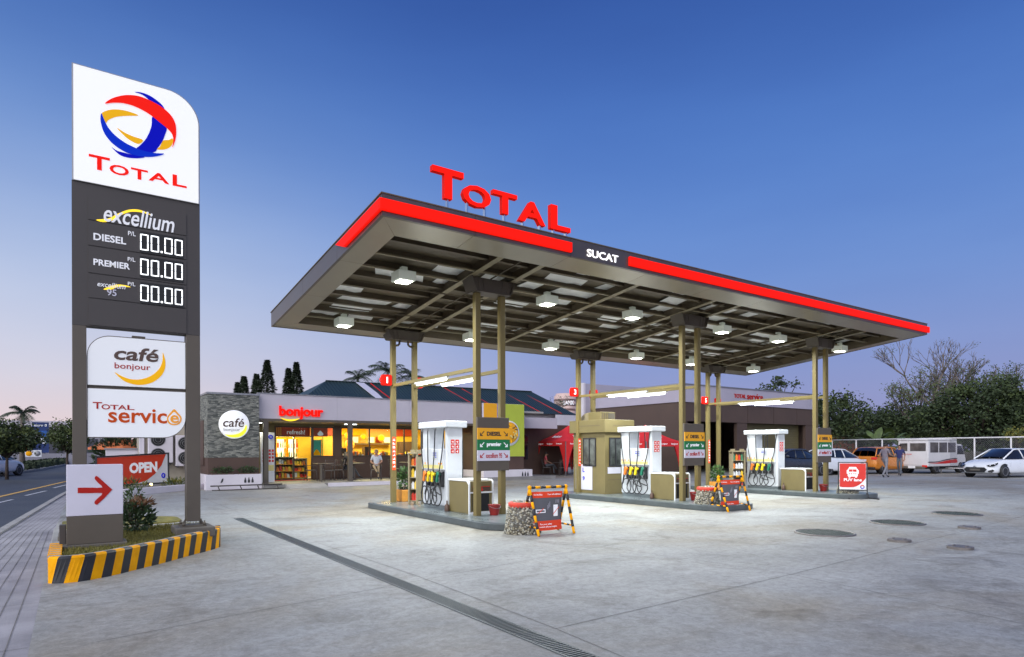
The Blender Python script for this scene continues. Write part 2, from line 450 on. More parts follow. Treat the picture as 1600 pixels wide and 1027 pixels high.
# paver courses and slab joints
j = MB()
def strip(mb, pts, w, z, m=0):
    for a, b in zip(pts[:-1], pts[1:]):
        t = Vector((b[0] - a[0], b[1] - a[1])).normalized(); n = (-t.y * w / 2, t.x * w / 2)
        mb.add([(a[0] + n[0], a[1] + n[1], z), (b[0] + n[0], b[1] + n[1], z), (b[0] - n[0], b[1] - n[1], z), (a[0] - n[0], a[1] - n[1], z)], [(3, 2, 1, 0)], m)
for k in range(9):
    f = k / 9
    strip(j, [(-1.72 + f * 1.46, 3), (-1.0 + f * .74, 14.3), (-.12 + f * .9, 26)], .007, .003)
for y in (4.2, 5.9, 7.6, 10.5, 13.4, 17, 21): strip(j, [(-1.75 + max(0, y - 5) * .075, y), (-.27, y)], .007, .003)
struct(j.build('sidewalk_joint', M['joint']))
j = MB()
for pts in ([(0.149, 5.777), (1.034, 5.983), (5.914, 6.973), (13.676, 8.51), (30, 11.2)], [(3.221, 4.055), (6.851, 4.241), (16.76, 5.019), (40, 10.2)],
            [(3.171, 9.946), (3.266, 6.609), (3.221, 4.055), (3.05, 1.5)], [(6.537, 6.816), (6.851, 4.241), (6.456, 1.936), (6.0, 0)],
            [(2.786, 13.988), (5.936, 14.004)], [(3.2, 14.2), (3.3, 22), (3.6, 25)], [(5.9, 16.5), (33, 19.2)], [(9.9, 15.5), (9.4, 7.3), (9.0, 3)], [(14.2, 9), (13.4, 2)], [(19.5, 9.2), (19, 2)]):
    strip(j, pts, .007, .003)
struct(j.build('slab_joint', M['joint']))

# road markings, median
r = MB()
strip(r, [(-2.263, 23.454), (-1.889, 26.095), (-0.3, 36.693), (1.167, 44.481)], .16, .001, 1)
strip(r, [(-1.239, 26.141), (-0.772, 28.836)], .1, .001, 0); strip(r, [(-1.771, 22.56), (-1.459, 24.3)], .1, .001, 0)
strip(r, [(-0.583, 30.9), (-0.184, 33.487)], .1, .001, 0)
struct(r.build('road_marking', [M['lane_white'], M['lane_yellow']]))
md = MB()
mp_ = [(-5.231, 41.713), (-3.486, 48.199), (-2.034, 58.937), (-0.442, 81.407), (3.066, 116.641)]
for a, b in zip(mp_[:-1], mp_[1:]): md.bar((a[0] - .6, a[1], .06), (b[0] - .6, b[1], .06), 1.4, .14)
struct(md.build('median_kerb', M['concrete']))
hd = MB(); rr = random.Random(3)
for a, b in zip(mp_[:-1], mp_[1:]):
    n = int(math.dist(a, b) * 60)
    for i in range(min(n, 2600)):
        t = rr.random(); p = Vector((a[0] + (b[0] - a[0]) * t - .6 + rr.uniform(-.6, .6), a[1] + (b[1] - a[1]) * t, .15 + rr.random() * .55))
        d = Vector((rr.uniform(-1, 1), rr.uniform(-1, 1), rr.uniform(-.3, 1))).normalized() * .16; e = d.orthogonal().normalized() * .08
        hd.add([p - d, p + e, p + d, p - e], [(0, 1, 2, 3)])
o = hd.build('median_hedge', M['hedge']); o['kind'] = 'stuff'

# ================================================================== DRAIN, MANHOLES
d = thing('drain_grate', 'long dark slotted steel drain running across the forecourt', 'drain', (2.93, 9, 0))
mb = MB(); mb.box(2.85, 3.01, 2.2, 14.5, -.01, .0035); mb.build('channel', M['dark'], d)
mb = MB(); mb.box(2.835, 2.85, 2.2, 14.52, 0, .008); mb.box(3.01, 3.025, 2.2, 14.52, 0, .008); mb.build('grate_frame', M['kerb_grey'], d)
mb = MB(); y = 2.2
while y < 14.5:
    mb.box(2.851, 3.009, y, y + .014, .002, .008); y += .036
mb.build('grating', M['kerb_grey'], d)

M['manhole'] = mat('green grey cast iron', (.06, .075, .065), .6, metal=.2, var=.25, scale=6)
M['cap'] = mat('dull aluminium cap', (.2, .18, .17), .5, metal=.5, var=.2, scale=6)
def manhole(c, r, label, small=False):
    o = thing('tank_cover' if small else 'manhole_cover', label, 'cap' if small else 'manhole', (c[0], c[1], 0), 0, 'small fill caps set in the forecourt' if small else 'large round covers set in the forecourt')
    mb = MB(); h = .035 if small else .012
    mb.lathe([(r, -.005), (r, h), (r * .94, h + .004), (0.01, h + .006)], n=36, sm=False); mb.build('lid', M['cap' if small else 'manhole'], o, False)
    if not small:
        mb = MB(); k = int(r / .07)
        for i in range(-k, k + 1):
            for jx in range(-k, k + 1):
                x, y = i * .07, jx * .07
                if x * x + y * y < (r * .9) ** 2: mb.cbox((x, y, .019), (.05, .016, .006), rz=pi / 4 if (i + jx) % 2 else -pi / 4)
        mb.build('tread', M['manhole'], o, False)
        mb = MB(); mb.tube([(r * 1.05 * cos(a * pi / 18), r * 1.05 * sin(a * pi / 18), .004) for a in range(36)], .02, 6, closed=True); mb.build('rim', M['cap'], o, False)
    else:
        mb = MB(); mb.cbox((0, -r * .5, .045), (.07, .02, .012)); mb.cbox((0, r * .5, .045), (.07, .02, .012)); mb.build('lug', M['cap'], o, False)
manhole((10.63, 5.97), .44, 'large round green grey cover nearest the camera of the three')
manhole((13.22, 5.97), .44, 'middle one of three large round forecourt covers')
manhole((16.08, 6.03), .44, 'large round cover farthest from the camera, nearest the bus lane sign')
manhole((10.65, 4.78), .165, 'small raised metal cap just in front of the nearest large cover', True)
manhole((13.37, 4.81), .175, 'small raised metal cap in front of the middle and farthest large covers', True)
manhole((10.58, 3.92), .165, 'small raised metal cap closest to the camera', True)

# ================================================================== PUMP ISLANDS
ICX = [6.955, 13.055, 19.155]
M['island_top'].node_tree.nodes['Principled BSDF'].inputs['Coat Weight'].default_value = .25
for i, cx in enumerate(ICX):
    w = ('near raised slate pump island with the potted plant on it', 'middle raised slate pump island carrying the pay booth', 'far raised slate pump island next to the bus lane sign')[i]
    o = thing('pump_island', w, 'pump island', (cx, 12.4, 0), 0, 'raised pump islands under the canopy')
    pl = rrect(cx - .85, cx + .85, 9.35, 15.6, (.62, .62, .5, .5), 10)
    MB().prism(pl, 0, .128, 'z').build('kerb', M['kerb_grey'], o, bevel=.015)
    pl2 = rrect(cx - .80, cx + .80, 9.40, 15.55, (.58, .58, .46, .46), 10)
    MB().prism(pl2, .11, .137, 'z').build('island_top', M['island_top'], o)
ZI = .137

# ================================================================== PRICE SIGN
YS = 10.3
o = thing('price_sign', 'tall pylon price sign with lit white head, price rows and two lit lower panels', 'sign', (.78, 10.4, .25))
MB().prism(rrect(.012, 1.553, 5.055, 6.61, (0, 0, .43, 0), 12), YS - .02, YS + .22).build('head_cabinet', M['grey'], o)
head = MB().prism(rrect(.03, 1.535, 5.06, 6.592, (0, 0, .415, 0), 12), YS - .034, YS - .02).build('head_face', M['white_lit'], o)
YF = YS - .034
def mark(polys, m, name, par, y=None, dy=0, sm=True, t=.004):
    for p in polys: MB().prism(smooth_poly(p, 4) if sm else p, (YF if y is None else y) - t - dy, (YF if y is None else y) - dy + .001).build(name, m, par)
P = lambda q: q
mark([[(1.076, 5.85), (1.152, 5.882), (1.195, 5.917), (1.207, 5.877), (1.177, 5.798), (1.113, 5.741), (1.038, 5.713), (1.001, 5.717), (1.039, 5.755)],
      [(0.522, 5.874), (0.615, 5.835), (0.71, 5.811), (0.83, 5.794), (0.782, 5.726), (0.698, 5.739), (0.615, 5.785)],
      [(0.343, 6.021), (0.43, 6.093), (0.546, 6.133), (0.663, 6.141), (0.776, 6.121), (0.663, 6.083), (0.546, 6.04), (0.476, 6), (0.418, 5.948), (0.395, 5.909), (0.361, 5.958)]], M['yel_logo'], 'emblem_ochre', head)
mark([[(0.736, 6.434), (0.808, 6.451), (0.905, 6.442), (1.003, 6.4), (1.072, 6.35), (1.102, 6.294), (1.047, 6.323), (0.954, 6.365), (0.905, 6.378), (0.856, 6.41), (0.808, 6.428)],
      [(0.948, 6.152), (1.039, 6.111), (1.124, 6.045), (1.106, 5.949), (1.071, 5.84), (1.014, 5.732), (0.976, 5.666), (0.878, 5.629), (0.758, 5.653), (0.787, 5.699), (0.854, 5.796), (0.903, 5.907), (0.936, 6.028)],
      [(0.459, 5.595), (0.521, 5.562), (0.615, 5.557), (0.757, 5.553), (0.854, 5.558), (0.757, 5.519), (0.638, 5.5), (0.544, 5.519)]], M['blue_logo'], 'emblem_blue', head, dy=.002)
mark([[(0.343, 6.021), (0.372, 5.948), (0.418, 5.853), (0.498, 5.767), (0.615, 5.697), (0.734, 5.66), (0.854, 5.642), (1.001, 5.652), (1.091, 5.67), (1.026, 5.622), (0.903, 5.573), (0.757, 5.553), (0.615, 5.571), (0.475, 5.643), (0.383, 5.748), (0.343, 5.858), (0.331, 5.95)]], M['blue_logo2'], 'emblem_lower_band', head, dy=.004)
mark([[(0.384, 6.166), (0.453, 6.249), (0.57, 6.329), (0.688, 6.374), (0.808, 6.389), (0.954, 6.362), (1.077, 6.315), (1.178, 6.24), (1.233, 6.142), (1.246, 6.017), (1.233, 5.899), (1.194, 5.783), (1.207, 5.877), (1.202, 5.947), (1.177, 5.997), (1.119, 6.047), (1.027, 6.105), (0.929, 6.166), (0.831, 6.207), (0.711, 6.235), (0.593, 6.235), (0.476, 6.205)]], M['red_logo'], 'emblem_red', head, dy=.006)
def smallcaps(word, cx, cz, w, h, m, par, y, first=1.0, rest=.74, bold=.012, rz=0, t=.006, ext=1):
    """first capital tall, others lower, all hanging from about the same base"""
    raise NotImplementedError
def logo_word(boxes, m, par, y, bold=.02, t=.006, names='lettering'):
    for ch, (cx, cz, w, h) in zip('TOTAL', boxes):
        text(ch, (cx, y, cz), w, h, m, par, t=t, bold=bold, name=names)
logo_word([(0.318, 5.342, 0.239, 0.191), (0.547, 5.302, 0.228, 0.133), (0.787, 5.304, 0.204, 0.147), (1.026, 5.313, 0.259, 0.128), (1.288, 5.325, 0.181, 0.16)], M['red_logo'], head, YF - .003)

cab = MB().prism([(.008, 3.135), (1.555, 3.135), (1.555, 5.053), (.008, 5.053)], YS, YS + .2).build('price_cabinet', M['taupe_dark'], o)
zs = [4.885, 4.56, 4.215, 3.845, 3.51, 3.14]
for a, b in zip(zs[:-1], zs[1:]):
    MB().box(.19, 1.375, YS - .012, YS - .0005, b + .008, a - .008).build('price_row', M['taupe_dark'], o)
# the excellium word and its swoosh
yr = YS - .012
text('excellium', (.7935, yr - .006, 4.69), .855, .235, M['letter_white'], o, bold=.012, shear=.22, name='row_word')
mark([[(.28, 4.575), (.42, 4.62), (.52, 4.70), (.66, 4.79), (.8, 4.815), (.94, 4.77), (.82, 4.785), (.68, 4.765), (.56, 4.69), (.46, 4.60), (.36, 4.56)]], M['yellow_lit'], 'swoosh', o, y=yr, dy=-.001)
for s, b in (('DIESEL', (0.438, 4.346, 0.378, 0.105)), ('PREMIER', (0.46, 4.003, 0.424, 0.093))):
    text(s, (b[0], yr - .003, b[1]), b[2], b[3] * .92, M['letter_white'], o, bold=.026, name='row_word')
b = (0.455, 3.702, 0.327, 0.058); text('excellium', (b[0], yr - .006, b[1] + .01), b[2], b[3] + .01, M['letter_white'], o, bold=.008, shear=.22, name='row_word')
mark([[(.36, 3.645), (.44, 3.70), (.53, 3.735), (.63, 3.735), (.68, 3.72), (.6, 3.715), (.52, 3.70), (.45, 3.655)]], M['yellow_lit'], 'swoosh', o, y=yr, dy=-.001)
b = (0.457, 3.615, 0.111, 0.09); text('95', (b[0], yr - .003, b[1]), b[2], b[3], M['lilac'], o, bold=.012, name='row_word')
for b in ((0.696, 4.466, 0.092, 0.071), (0.691, 4.106, 0.092, 0.065), (0.691, 3.765, 0.091, 0.062)):
    text('P/L', (b[0], yr - .003, b[1]), b[2], b[3] * .85, M['letter_white'], o, bold=.01, name='unit_mark')
def seven(cx, cz, w, h, m, par, y, t):
    """one zero made of six led bars"""
    g = t * .32; mb = MB()
    for sx in (-1, 1):
        for a, b in ((g, h / 2 - g * .6), (-h / 2 + g * .6, -g)):
            x = cx + sx * (w / 2 - t / 2); mb.box(x - t / 2, x + t / 2, y - .006, y, cz + a, cz + b)
    for sz in (-1, 1):
        z = cz + sz * (h / 2 - t / 2); mb.box(cx - w / 2 + t * 1.1, cx - .25 * g, y - .006, y, z - t / 2, z + t / 2); mb.box(cx + .25 * g, cx + w / 2 - t * 1.1, y - .006, y, z - t / 2, z + t / 2)
    mb.build('digit', m, par)
for z0 in (4.375, 4.03, 3.665):
    ds = MB().box(.795, 1.335, yr - .008, yr, z0 - .155, z0 + .145).build('digit_display', M['dark'], o)
    for k, dx in enumerate((.845, .975, 1.145, 1.275)):
        seven(dx, z0 - .005, .1, .225, M['digit'], ds, yr - .008, .0145)
    MB().box(1.047, 1.072, yr - .014, yr - .008, z0 - .117, z0 - .092).build('decimal_point', M['digit'], ds)
# posts and footings
for x0, x1 in ((.008, .168), (1.372, 1.555)):
    MB().box(x0, x1, YS, YS + .2, .42, 3.133).build('post', M['taupe'], o, bevel=.006)
    f = MB(); f.box(x0 - .16, x1 + .17, YS - .17, YS + .42, .2, .345); f.build('footing', M['foot_grey'], o, bevel=.02)
    f = MB(); f.box(x0 - .07, x1 + .07, YS - .07, YS + .28, .345, .365)
    for bx in (x0 - .045, x1 + .045):
        for by in (YS - .045, YS + .25): f.lathe([(.022, .365), (.022, .4), (.012, .4), (.012, .43)], (bx, by, 0), 8)
    f.prism([(x0 - .06, .365), (x0, .365), (x0, .47)], YS + .08, YS + .1); f.prism([(x1, .365), (x1 + .06, .365), (x1, .47)], YS + .08, YS + .1)
    f.build('base_plate', M['taupe'], o)
# lower lit panels
MB().prism(rrect(.172, 1.368, 2.335, 3.03, (0, 0, 0, .28), 10), YS + .03, YS + .17).build('panel_case', M['taupe'], o)
cp = MB().prism(rrect(.18, 1.362, 2.345, 3.018, (0, 0, 0, .27), 10), YS + .022, YS + .03).build('cafe_panel', M['white_lit2'], o)
MB().box(.7, .86, YS + .05, YS + .15, 3.03, 3.06).build('bracket', M['taupe'], o)
MB().prism(rrect(.172, 1.368, 1.63, 2.305, (0, .3, 0, 0), 10), YS + .03, YS + .17).build('panel_case', M['taupe'], o)
sp = MB().prism(rrect(.18, 1.362, 1.64, 2.297, (0, .29, 0, 0), 10), YS + .022, YS + .03).build('service_panel', M['white_lit2'], o)
MB().box(.172, 1.368, YS + .05, YS + .15, 2.305, 2.335).build('rail', M['taupe'], o)
yc = YS + .022
b = (0.75, 2.799, 0.537, 0.188); text('café', (b[0], yc - .003, b[1]), b[2], b[3], M['brown_print'], cp, bold=.022, shear=.15)
b = (0.703, 2.614, 0.43, 0.103); text('bonjour', (b[0], yc - .003, b[1]), b[2], b[3], M['red_print'], cp, bold=.004)
moon = [(1.074, 2.849), (1.106, 2.729), (1.098, 2.615), (1.048, 2.512), (0.948, 2.421), (0.826, 2.377), (0.705, 2.379), (0.586, 2.427), (0.488, 2.531), (0.575, 2.482), (0.681, 2.447), (0.802, 2.454), (0.924, 2.509), (1.023, 2.609), (1.068, 2.726)]
mark([moon], M['yel_logo'], 'crescent', cp, y=yc)
for ch, b in zip('TOTAL', ((0.289, 2.068, 0.105, 0.092), (0.385, 2.052, 0.1, 0.07), (0.484, 2.05, 0.097, 0.064), (0.577, 2.051, 0.106, 0.065), (0.68, 2.053, 0.084, 0.067))):
    text(ch, (b[0], yc - .003, b[1]), b[2], b[3], M['red_print'], sp, bold=.012)
b = (0.768, 1.938, 0.712, 0.2); text('servic', (b[0], yc - .003, b[1]), b[2], b[3], M['rust_print'], sp, bold=.016)
dr = [(1.216, 2.049), (1.262, 1.999), (1.306, 1.942), (1.308, 1.879), (1.274, 1.832), (1.215, 1.817), (1.159, 1.83), (1.127, 1.875), (1.129, 1.938), (1.168, 1.996)]
mark([dr], M['orange_print'], 'drop', sp, y=yc)
dr2 = [(1.216, 2.006), (1.254, 1.97), (1.287, 1.93), (1.287, 1.884), (1.262, 1.849), (1.215, 1.837), (1.172, 1.847), (1.147, 1.881), (1.147, 1.927), (1.178, 1.968)]
mark([dr2], M['white_lit2'], 'drop_inside', sp, y=yc, dy=.003)
b = (1.22, 1.905, 0.111, 0.117); text('e', (b[0], yc - .008, b[1]), b[2], b[3], M['orange_print'], sp, bold=.02)

# ================================================================== ARROW SIGN
o = thing('arrow_sign', 'low white and taupe box sign with a red arrow pointing right', 'sign', (.245, 9.76, .2))
MB().box(-.055, .545, 9.62, 9.9, .285, .636).build('lower_case', M['taupe'], o, bevel=.006)
w_ = MB().box(-.055, .545, 9.62, 9.9, .639, 1.277).build('upper_case', M['lilac'], o, bevel=.006)
MB().prism(smooth_poly([(0.062, 0.983), (0.07, 0.992), (0.186, 0.99), (0.321, 0.986), (0.281, 1.038), (0.241, 1.092), (0.241, 1.119), (0.255, 1.134), (0.274, 1.123), (0.344, 1.046), (0.415, 0.969), (0.424, 0.956), (0.415, 0.941), (0.344, 0.856), (0.274, 0.781), (0.253, 0.772), (0.238, 0.787), (0.238, 0.815), (0.28, 0.863), (0.321, 0.915), (0.186, 0.92), (0.07, 0.925), (0.061, 0.935)], 2), 9.614, 9.619).build('arrow', M['red_print'], w_)
MB().box(-.10, .59, 9.58, 9.95, .2, .284).build('plinth', M['foot_grey'], o, bevel=.012)
MB().box(-.13, -.06, 9.78, 9.92, .25, .52).build('side_box', M['taupe_dark'], o, bevel=.006)

# ================================================================== PLANTER ISLAND
o = thing('planter_kerb', 'raised planting bed edged by a black and yellow striped kerb', 'kerb', (.8, 10, 0))
front = smooth_poly([(-.217, 8.654), (-.13, 8.57), (.02, 8.55), (.162, 8.595), (.415, 8.775), (.697, 9.067), (1.011, 9.393), (1.389, 9.85), (1.65, 10.13), (1.83, 10.4), (1.9, 10.75)], 6, False)
front = [q for k, q in enumerate(front) if k == 0 or math.dist(q, front[k - 1]) > 1e-4]
# resample by arc length
acc = [0]
for a, b in zip(front[:-1], front[1:]): acc.append(acc[-1] + math.dist(a, b))
def at(s):
    s = max(0, min(acc[-1] - 1e-6, s))
    for k in range(len(acc) - 1):
        if acc[k + 1] >= s:
            t = (s - acc[k]) / max(1e-9, acc[k + 1] - acc[k]); return (front[k][0] + (front[k + 1][0] - front[k][0]) * t, front[k][1] + (front[k + 1][1] - front[k][1]) * t)
def inward(s, d):
    a, b = at(s - .02), at(s + .02); t = Vector((b[0] - a[0], b[1] - a[1])).normalized(); p = at(s); return (p[0] - t.y * d, p[1] + t.x * d)
HK = .29; st = .127; lean = .075
mb = MB(); k = 0; s = -lean
while s < acc[-1]:
    for q in range(3):
        s0, s1 = s + st * q / 3, s + st * (q + 1) / 3
        A, B_ = at(s0), at(s1); A2, B2 = at(s0 + lean), at(s1 + lean); A3, B3 = inward(s0 + lean, .07), inward(s1 + lean, .07); A4, B4 = inward(s0 + lean, .12), inward(s1 + lean, .12)
        c = k % 2
        A1, B1 = at(s0 + lean * .93), at(s1 + lean * .93); Ai, Bi = inward(s0 + lean, .018), inward(s1 + lean, .018)
        mb.add([(*A, 0), (*B_, 0), (*B1, HK - .02), (*A1, HK - .02), (*Bi, HK), (*Ai, HK), (*B3, HK), (*A3, HK), (*B4, HK - .002), (*A4, HK - .002)],
               [(0, 1, 2, 3), (3, 2, 4, 5), (5, 4, 6, 7)], c, False)
        mb.add([(*A3, HK), (*B3, HK), (*B4, HK - .002), (*A4, HK - .002), (*B4, .15), (*A4, .15)], [(0, 1, 2, 3), (3, 2, 4, 5)], 2)
    s += st; k += 1
mb.build('striped_kerb', [M['yellow'], M['blackpaint'], M['concrete']], o)
mb = MB()
mb.box(-.222, -.1, 8.80, 11.95, 0, .282, 0); mb.box(-.1, 1.9, 11.8, 11.95, 0, .22, 0); mb.box(1.78, 1.9, 10.75, 11.8, 0, .26, 0)
mb.build('plain_kerb', M['concrete'], o, bevel=.01)
mb = MB()
for q in range(7): mb.box(-.226, -.097, 8.82 + q * .17, 8.82 + q * .17 + .085, .2, .2865)
mb.build('kerb_stripe', M['yellow'], o)
gr = MB(); ins = [inward(s_, .1) for s_ in [acc[-1] * q / 40 for q in range(41)]]
gr.add([(x, y, .24) for x, y in ins] + [(1.8, 11.8, .2), (-.12, 11.8, .22), (-.12, 8.75, .24)], [tuple(range(44))])
gr.build('soil', M['grass'], o)
# loose grass blades
def inside(x, y, poly):
    r_ = False; n = len(poly)
    for k in range(n):
        (x1, y1), (x2, y2) = poly[k], poly[(k + 1) % n]
        if (y1 > y) != (y2 > y) and x < (x2 - x1) * (y - y1) / (y2 - y1) + x1: r_ = not r_
    return r_
poly = ins + [(1.78, 11.78), (-.1, 11.78), (-.1, 8.8)]
rg = random.Random(5); mb = MB(); c = 0
while c < 9000:
    x, y = rg.uniform(-.1, 1.9), rg.uniform(8.6, 11.8)
    if not inside(x, y, poly) or (-.1 < x < .6 and 9.58 < y < 9.95): continue
    c += 1; a = rg.random() * 6.28; h = rg.uniform(.015, .05); w = .006; l = rg.uniform(0, .03)
    mb.add([(x - w * cos(a), y - w * sin(a), .235), (x + w * cos(a), y + w * sin(a), .235), (x + l * sin(a), y - l * cos(a), .24 + h)], [(0, 1, 2)])
g_ = mb.build('grass', M['grass']); g_['kind'] = 'stuff'
o = thing('grass_strip', 'low strip of dry grass with a yellow edge behind the planting bed', 'verge', (.8, 13.2, 0))
MB().prism(rrect(-.22, 1.75, 12.75, 14.2, (.1, .3, .5, .1)), 0, .16, 'z').build('kerb', M['concrete'], o, bevel=.01)
MB().prism(rrect(-.14, 1.66, 12.84, 14.1, (.1, .3, .5, .1)), .1, .185, 'z').build('turf', M['grass'], o)

# ================================================================== CANOPY
CX0, CX1, CY0, CY1 = 3.82, 21.77, 8.943, 15.385
def cz(y): return 4.965 - .0998 * (y - 8.943)
tilt = lambda v: (v[0], v[1], v[2] + cz(v[1]))
o = thing('canopy', 'wide flat brown forecourt canopy on paired tan columns with red light bands', 'canopy', (13.05, 12.4, 0))
CAN = o
def T(): return MB(tilt)
FH = .325
mb = T()
xs = [CX0, 5.45, 7.48, 9.5, 11.5, 13.5, 15.5, 17.5, 19.5, CX1]
for a, b in zip(xs[:-1], xs[1:]): mb.box(a + .004, b - .004, CY0, CY0 + .05, 0, FH); mb.box(a + .004, b - .004, CY1 - .05, CY1, 0, FH)
ys = [CY0 + .05, 10.9, 12.9, CY1 - .05]
for a, b in zip(ys[:-1], ys[1:]): mb.box(CX0, CX0 + .05, a + .004, b - .004, 0, FH); mb.box(CX1 - .05, CX1, a + .004, b - .004, 0, FH)
mb.build('fascia', M['fascia'], o)
mb = T()
mb.box(CX0 - .012, CX1 + .012, CY0 - .012, CY0 + .07, FH + .001, FH + .018); mb.box(CX0 - .012, CX1 + .012, CY1 - .07, CY1 + .012, FH + .001, FH + .018)
mb.box(CX0 - .012, CX0 + .07, CY0 + .07, CY1 - .07, FH + .001, FH + .018); mb.box(CX1 - .07, CX1 + .012, CY0 + .07, CY1 - .07, FH + .001, FH + .018)
mb.build('fascia_cap', M['steel_dark'], o)
# soffit border
SX0, SX1, SY0, SY1 = 4.30, 21.35, 9.56, 14.9
mb = T()
mb.add([(CX0 + .05, CY0 + .05, .006), (CX0 + .05, CY0 + .05, .006), (SX0, SY0, .006)], [])
for a, b in zip(xs[:-1], xs[1:]):
    a2, b2 = max(a, SX0) if a != CX0 else SX0, min(b, SX1) if b != CX1 else SX1
    A = a + .003 if a != CX0 else a + .05; B_ = b - .003 if b != CX1 else b - .05
    mb.add([(A, CY0 + .05, .006), (B_, CY0 + .05, .006), (b2 - .003, SY0, .006), (a2 + .003, SY0, .006)], [(0, 3, 2, 1)])
    mb.add([(A, CY1 - .05, .006), (B_, CY1 - .05, .006), (b2 - .003, SY1, .006), (a2 + .003, SY1, .006)], [(0, 1, 2, 3)])
yy = [SY0, 10.9, 12.9, SY1]; yo = [CY0 + .05, 10.9, 12.9, CY1 - .05]
for k in range(3):
    mb.add([(CX0 + .05, yo[k] + .003, .006), (SX0, yy[k] + .003, .006), (SX0, yy[k + 1] - .003, .006), (CX0 + .05, yo[k + 1] - .003, .006)], [(0, 3, 2, 1)])
    mb.add([(CX1 - .05, yo[k] + .003, .006), (SX1, yy[k] + .003, .006), (SX1, yy[k + 1] - .003, .006), (CX1 - .05, yo[k + 1] - .003, .006)], [(0, 1, 2, 3)])
mb.build('soffit_border', M['soffit'], o)
mb = T()
mb.box(SX0 - .02, SX1 + .02, SY0 - .02, SY0, .008, .26); mb.box(SX0 - .02, SX1 + .02, SY1, SY1 + .02, .008, .26)
mb.box(SX0 - .02, SX0, SY0, SY1, .008, .26); mb.box(SX1, SX1 + .02, SY0, SY1, .008, .26)
mb.build('soffit_lip', M['steel_dark'], o)
MB(tilt).box(CX0 + .05, CX1 - .05, CY0 + .05, CY1 - .05, .30, .318).build('roof_deck', M['steel_dark'], o)
# foil faced sheets lying between the purlins, in uneven pieces
rc = random.Random(11)
npur = 9; pd = (SY1 - SY0) / npur
mb = T()
for k in range(npur):
    y0, y1 = SY0 + k * pd + .03, SY0 + (k + 1) * pd - .03
    x = SX0 + rc.uniform(.1, .8)
    while x < SX1 - .4:
        L_ = rc.uniform(.35, 1.25); x1 = min(SX1 - .05, x + L_); s1, s2 = rc.uniform(-.12, .12), rc.uniform(-.15, .15)
        if rc.random() < .5:
            za, zb = rc.uniform(.25, .285), rc.uniform(.25, .285); n_ = 5; vs = []; 
            for q in range(n_ + 1):
                t = q / n_; xx = x + (x1 - x) * t
                vs += [(xx + s1, y0, za + rc.uniform(-.012, .012)), (xx + s2, y1, zb + rc.uniform(-.012, .012))]
            T().add(vs, [(2 * q, 2 * q + 1, 2 * q + 3, 2 * q + 2) for q in range(n_)], 0, True).build('roof_sheet', M['foil'], o)
        x = x1 + rc.uniform(.1, .55)
for k in range(npur + 1):
    y = min(SY1 - .06, max(SY0 + .06, SY0 + k * pd))
    mb = T(); mb.box(SX0, SX1, y - .02, y + .02, .193, .29); mb.box(SX0, SX1, y - .04, y + .04, .183, .192); mb.build('purlin', M['steel_dark'], o)
# girders across
gx = []
for cx in ICX: gx += [cx - .475, cx + .475]
for x in gx + [10.0, 16.1]:
    mb = T(); mb.box(x - .02, x + .02, SY0, SY1, .095, .27, 0); mb.box(x - .065, x + .065, SY0, SY1, .082, .095, 1)
    mb.build('girder', [M['steel_dark'], M['steel_tan']], o)
for y in (10.88 - .32, 10.88 + .32, 14.6):
    mb = T(); mb.box(SX0, SX1, y - .02, y + .02, .1, .13); mb.build('tie_angle', M['steel_tan'], o)
# sprinkler and conduit lines
mb = T()
for y in (11.9, 13.6): mb.tube([(SX0, y, .075), (SX1, y, .075)], .014, 6)
for cx in ICX:
    mb.tube([(cx, SY0, .105), (cx, SY1, .105)], .016, 6)
mb.build('conduit', M['steel_dark'], o)
# red light bands
def band(name, x0, x1, y0, y1): return T().box(x0, x1, y0, y1, .058, .235).build(name, M['red_lit'], o, bevel=.012)
band('light_band', CX0 - .055, 7.48, CY0 - .055, CY0 - .002)
band('light_band', 8.93, CX1 + .06, CY0 - .055, CY0 - .002)
mb = T(); mb.prism([(CY0 - .002, .058), (10.45, .058), (10.85, .235), (CY0 - .002, .235)], CX0 - .055, CX0 - .002, 'x'); mb.build('light_band', M['red_lit'], o, bevel=.01)
mb = T(); mb.box(11.2, 17.2, CY1 + .002, CY1 + .055, .04, .235); mb.build('light_band', M['red_lit'], o)
b = (8.259, 5.099, 0.789, 0.144); text('SUCAT', (b[0], CY0 - .012, b[1]), b[2], b[3] * .98, M['letter_lit'], o, t=.012, bold=.012, name='name_lettering')
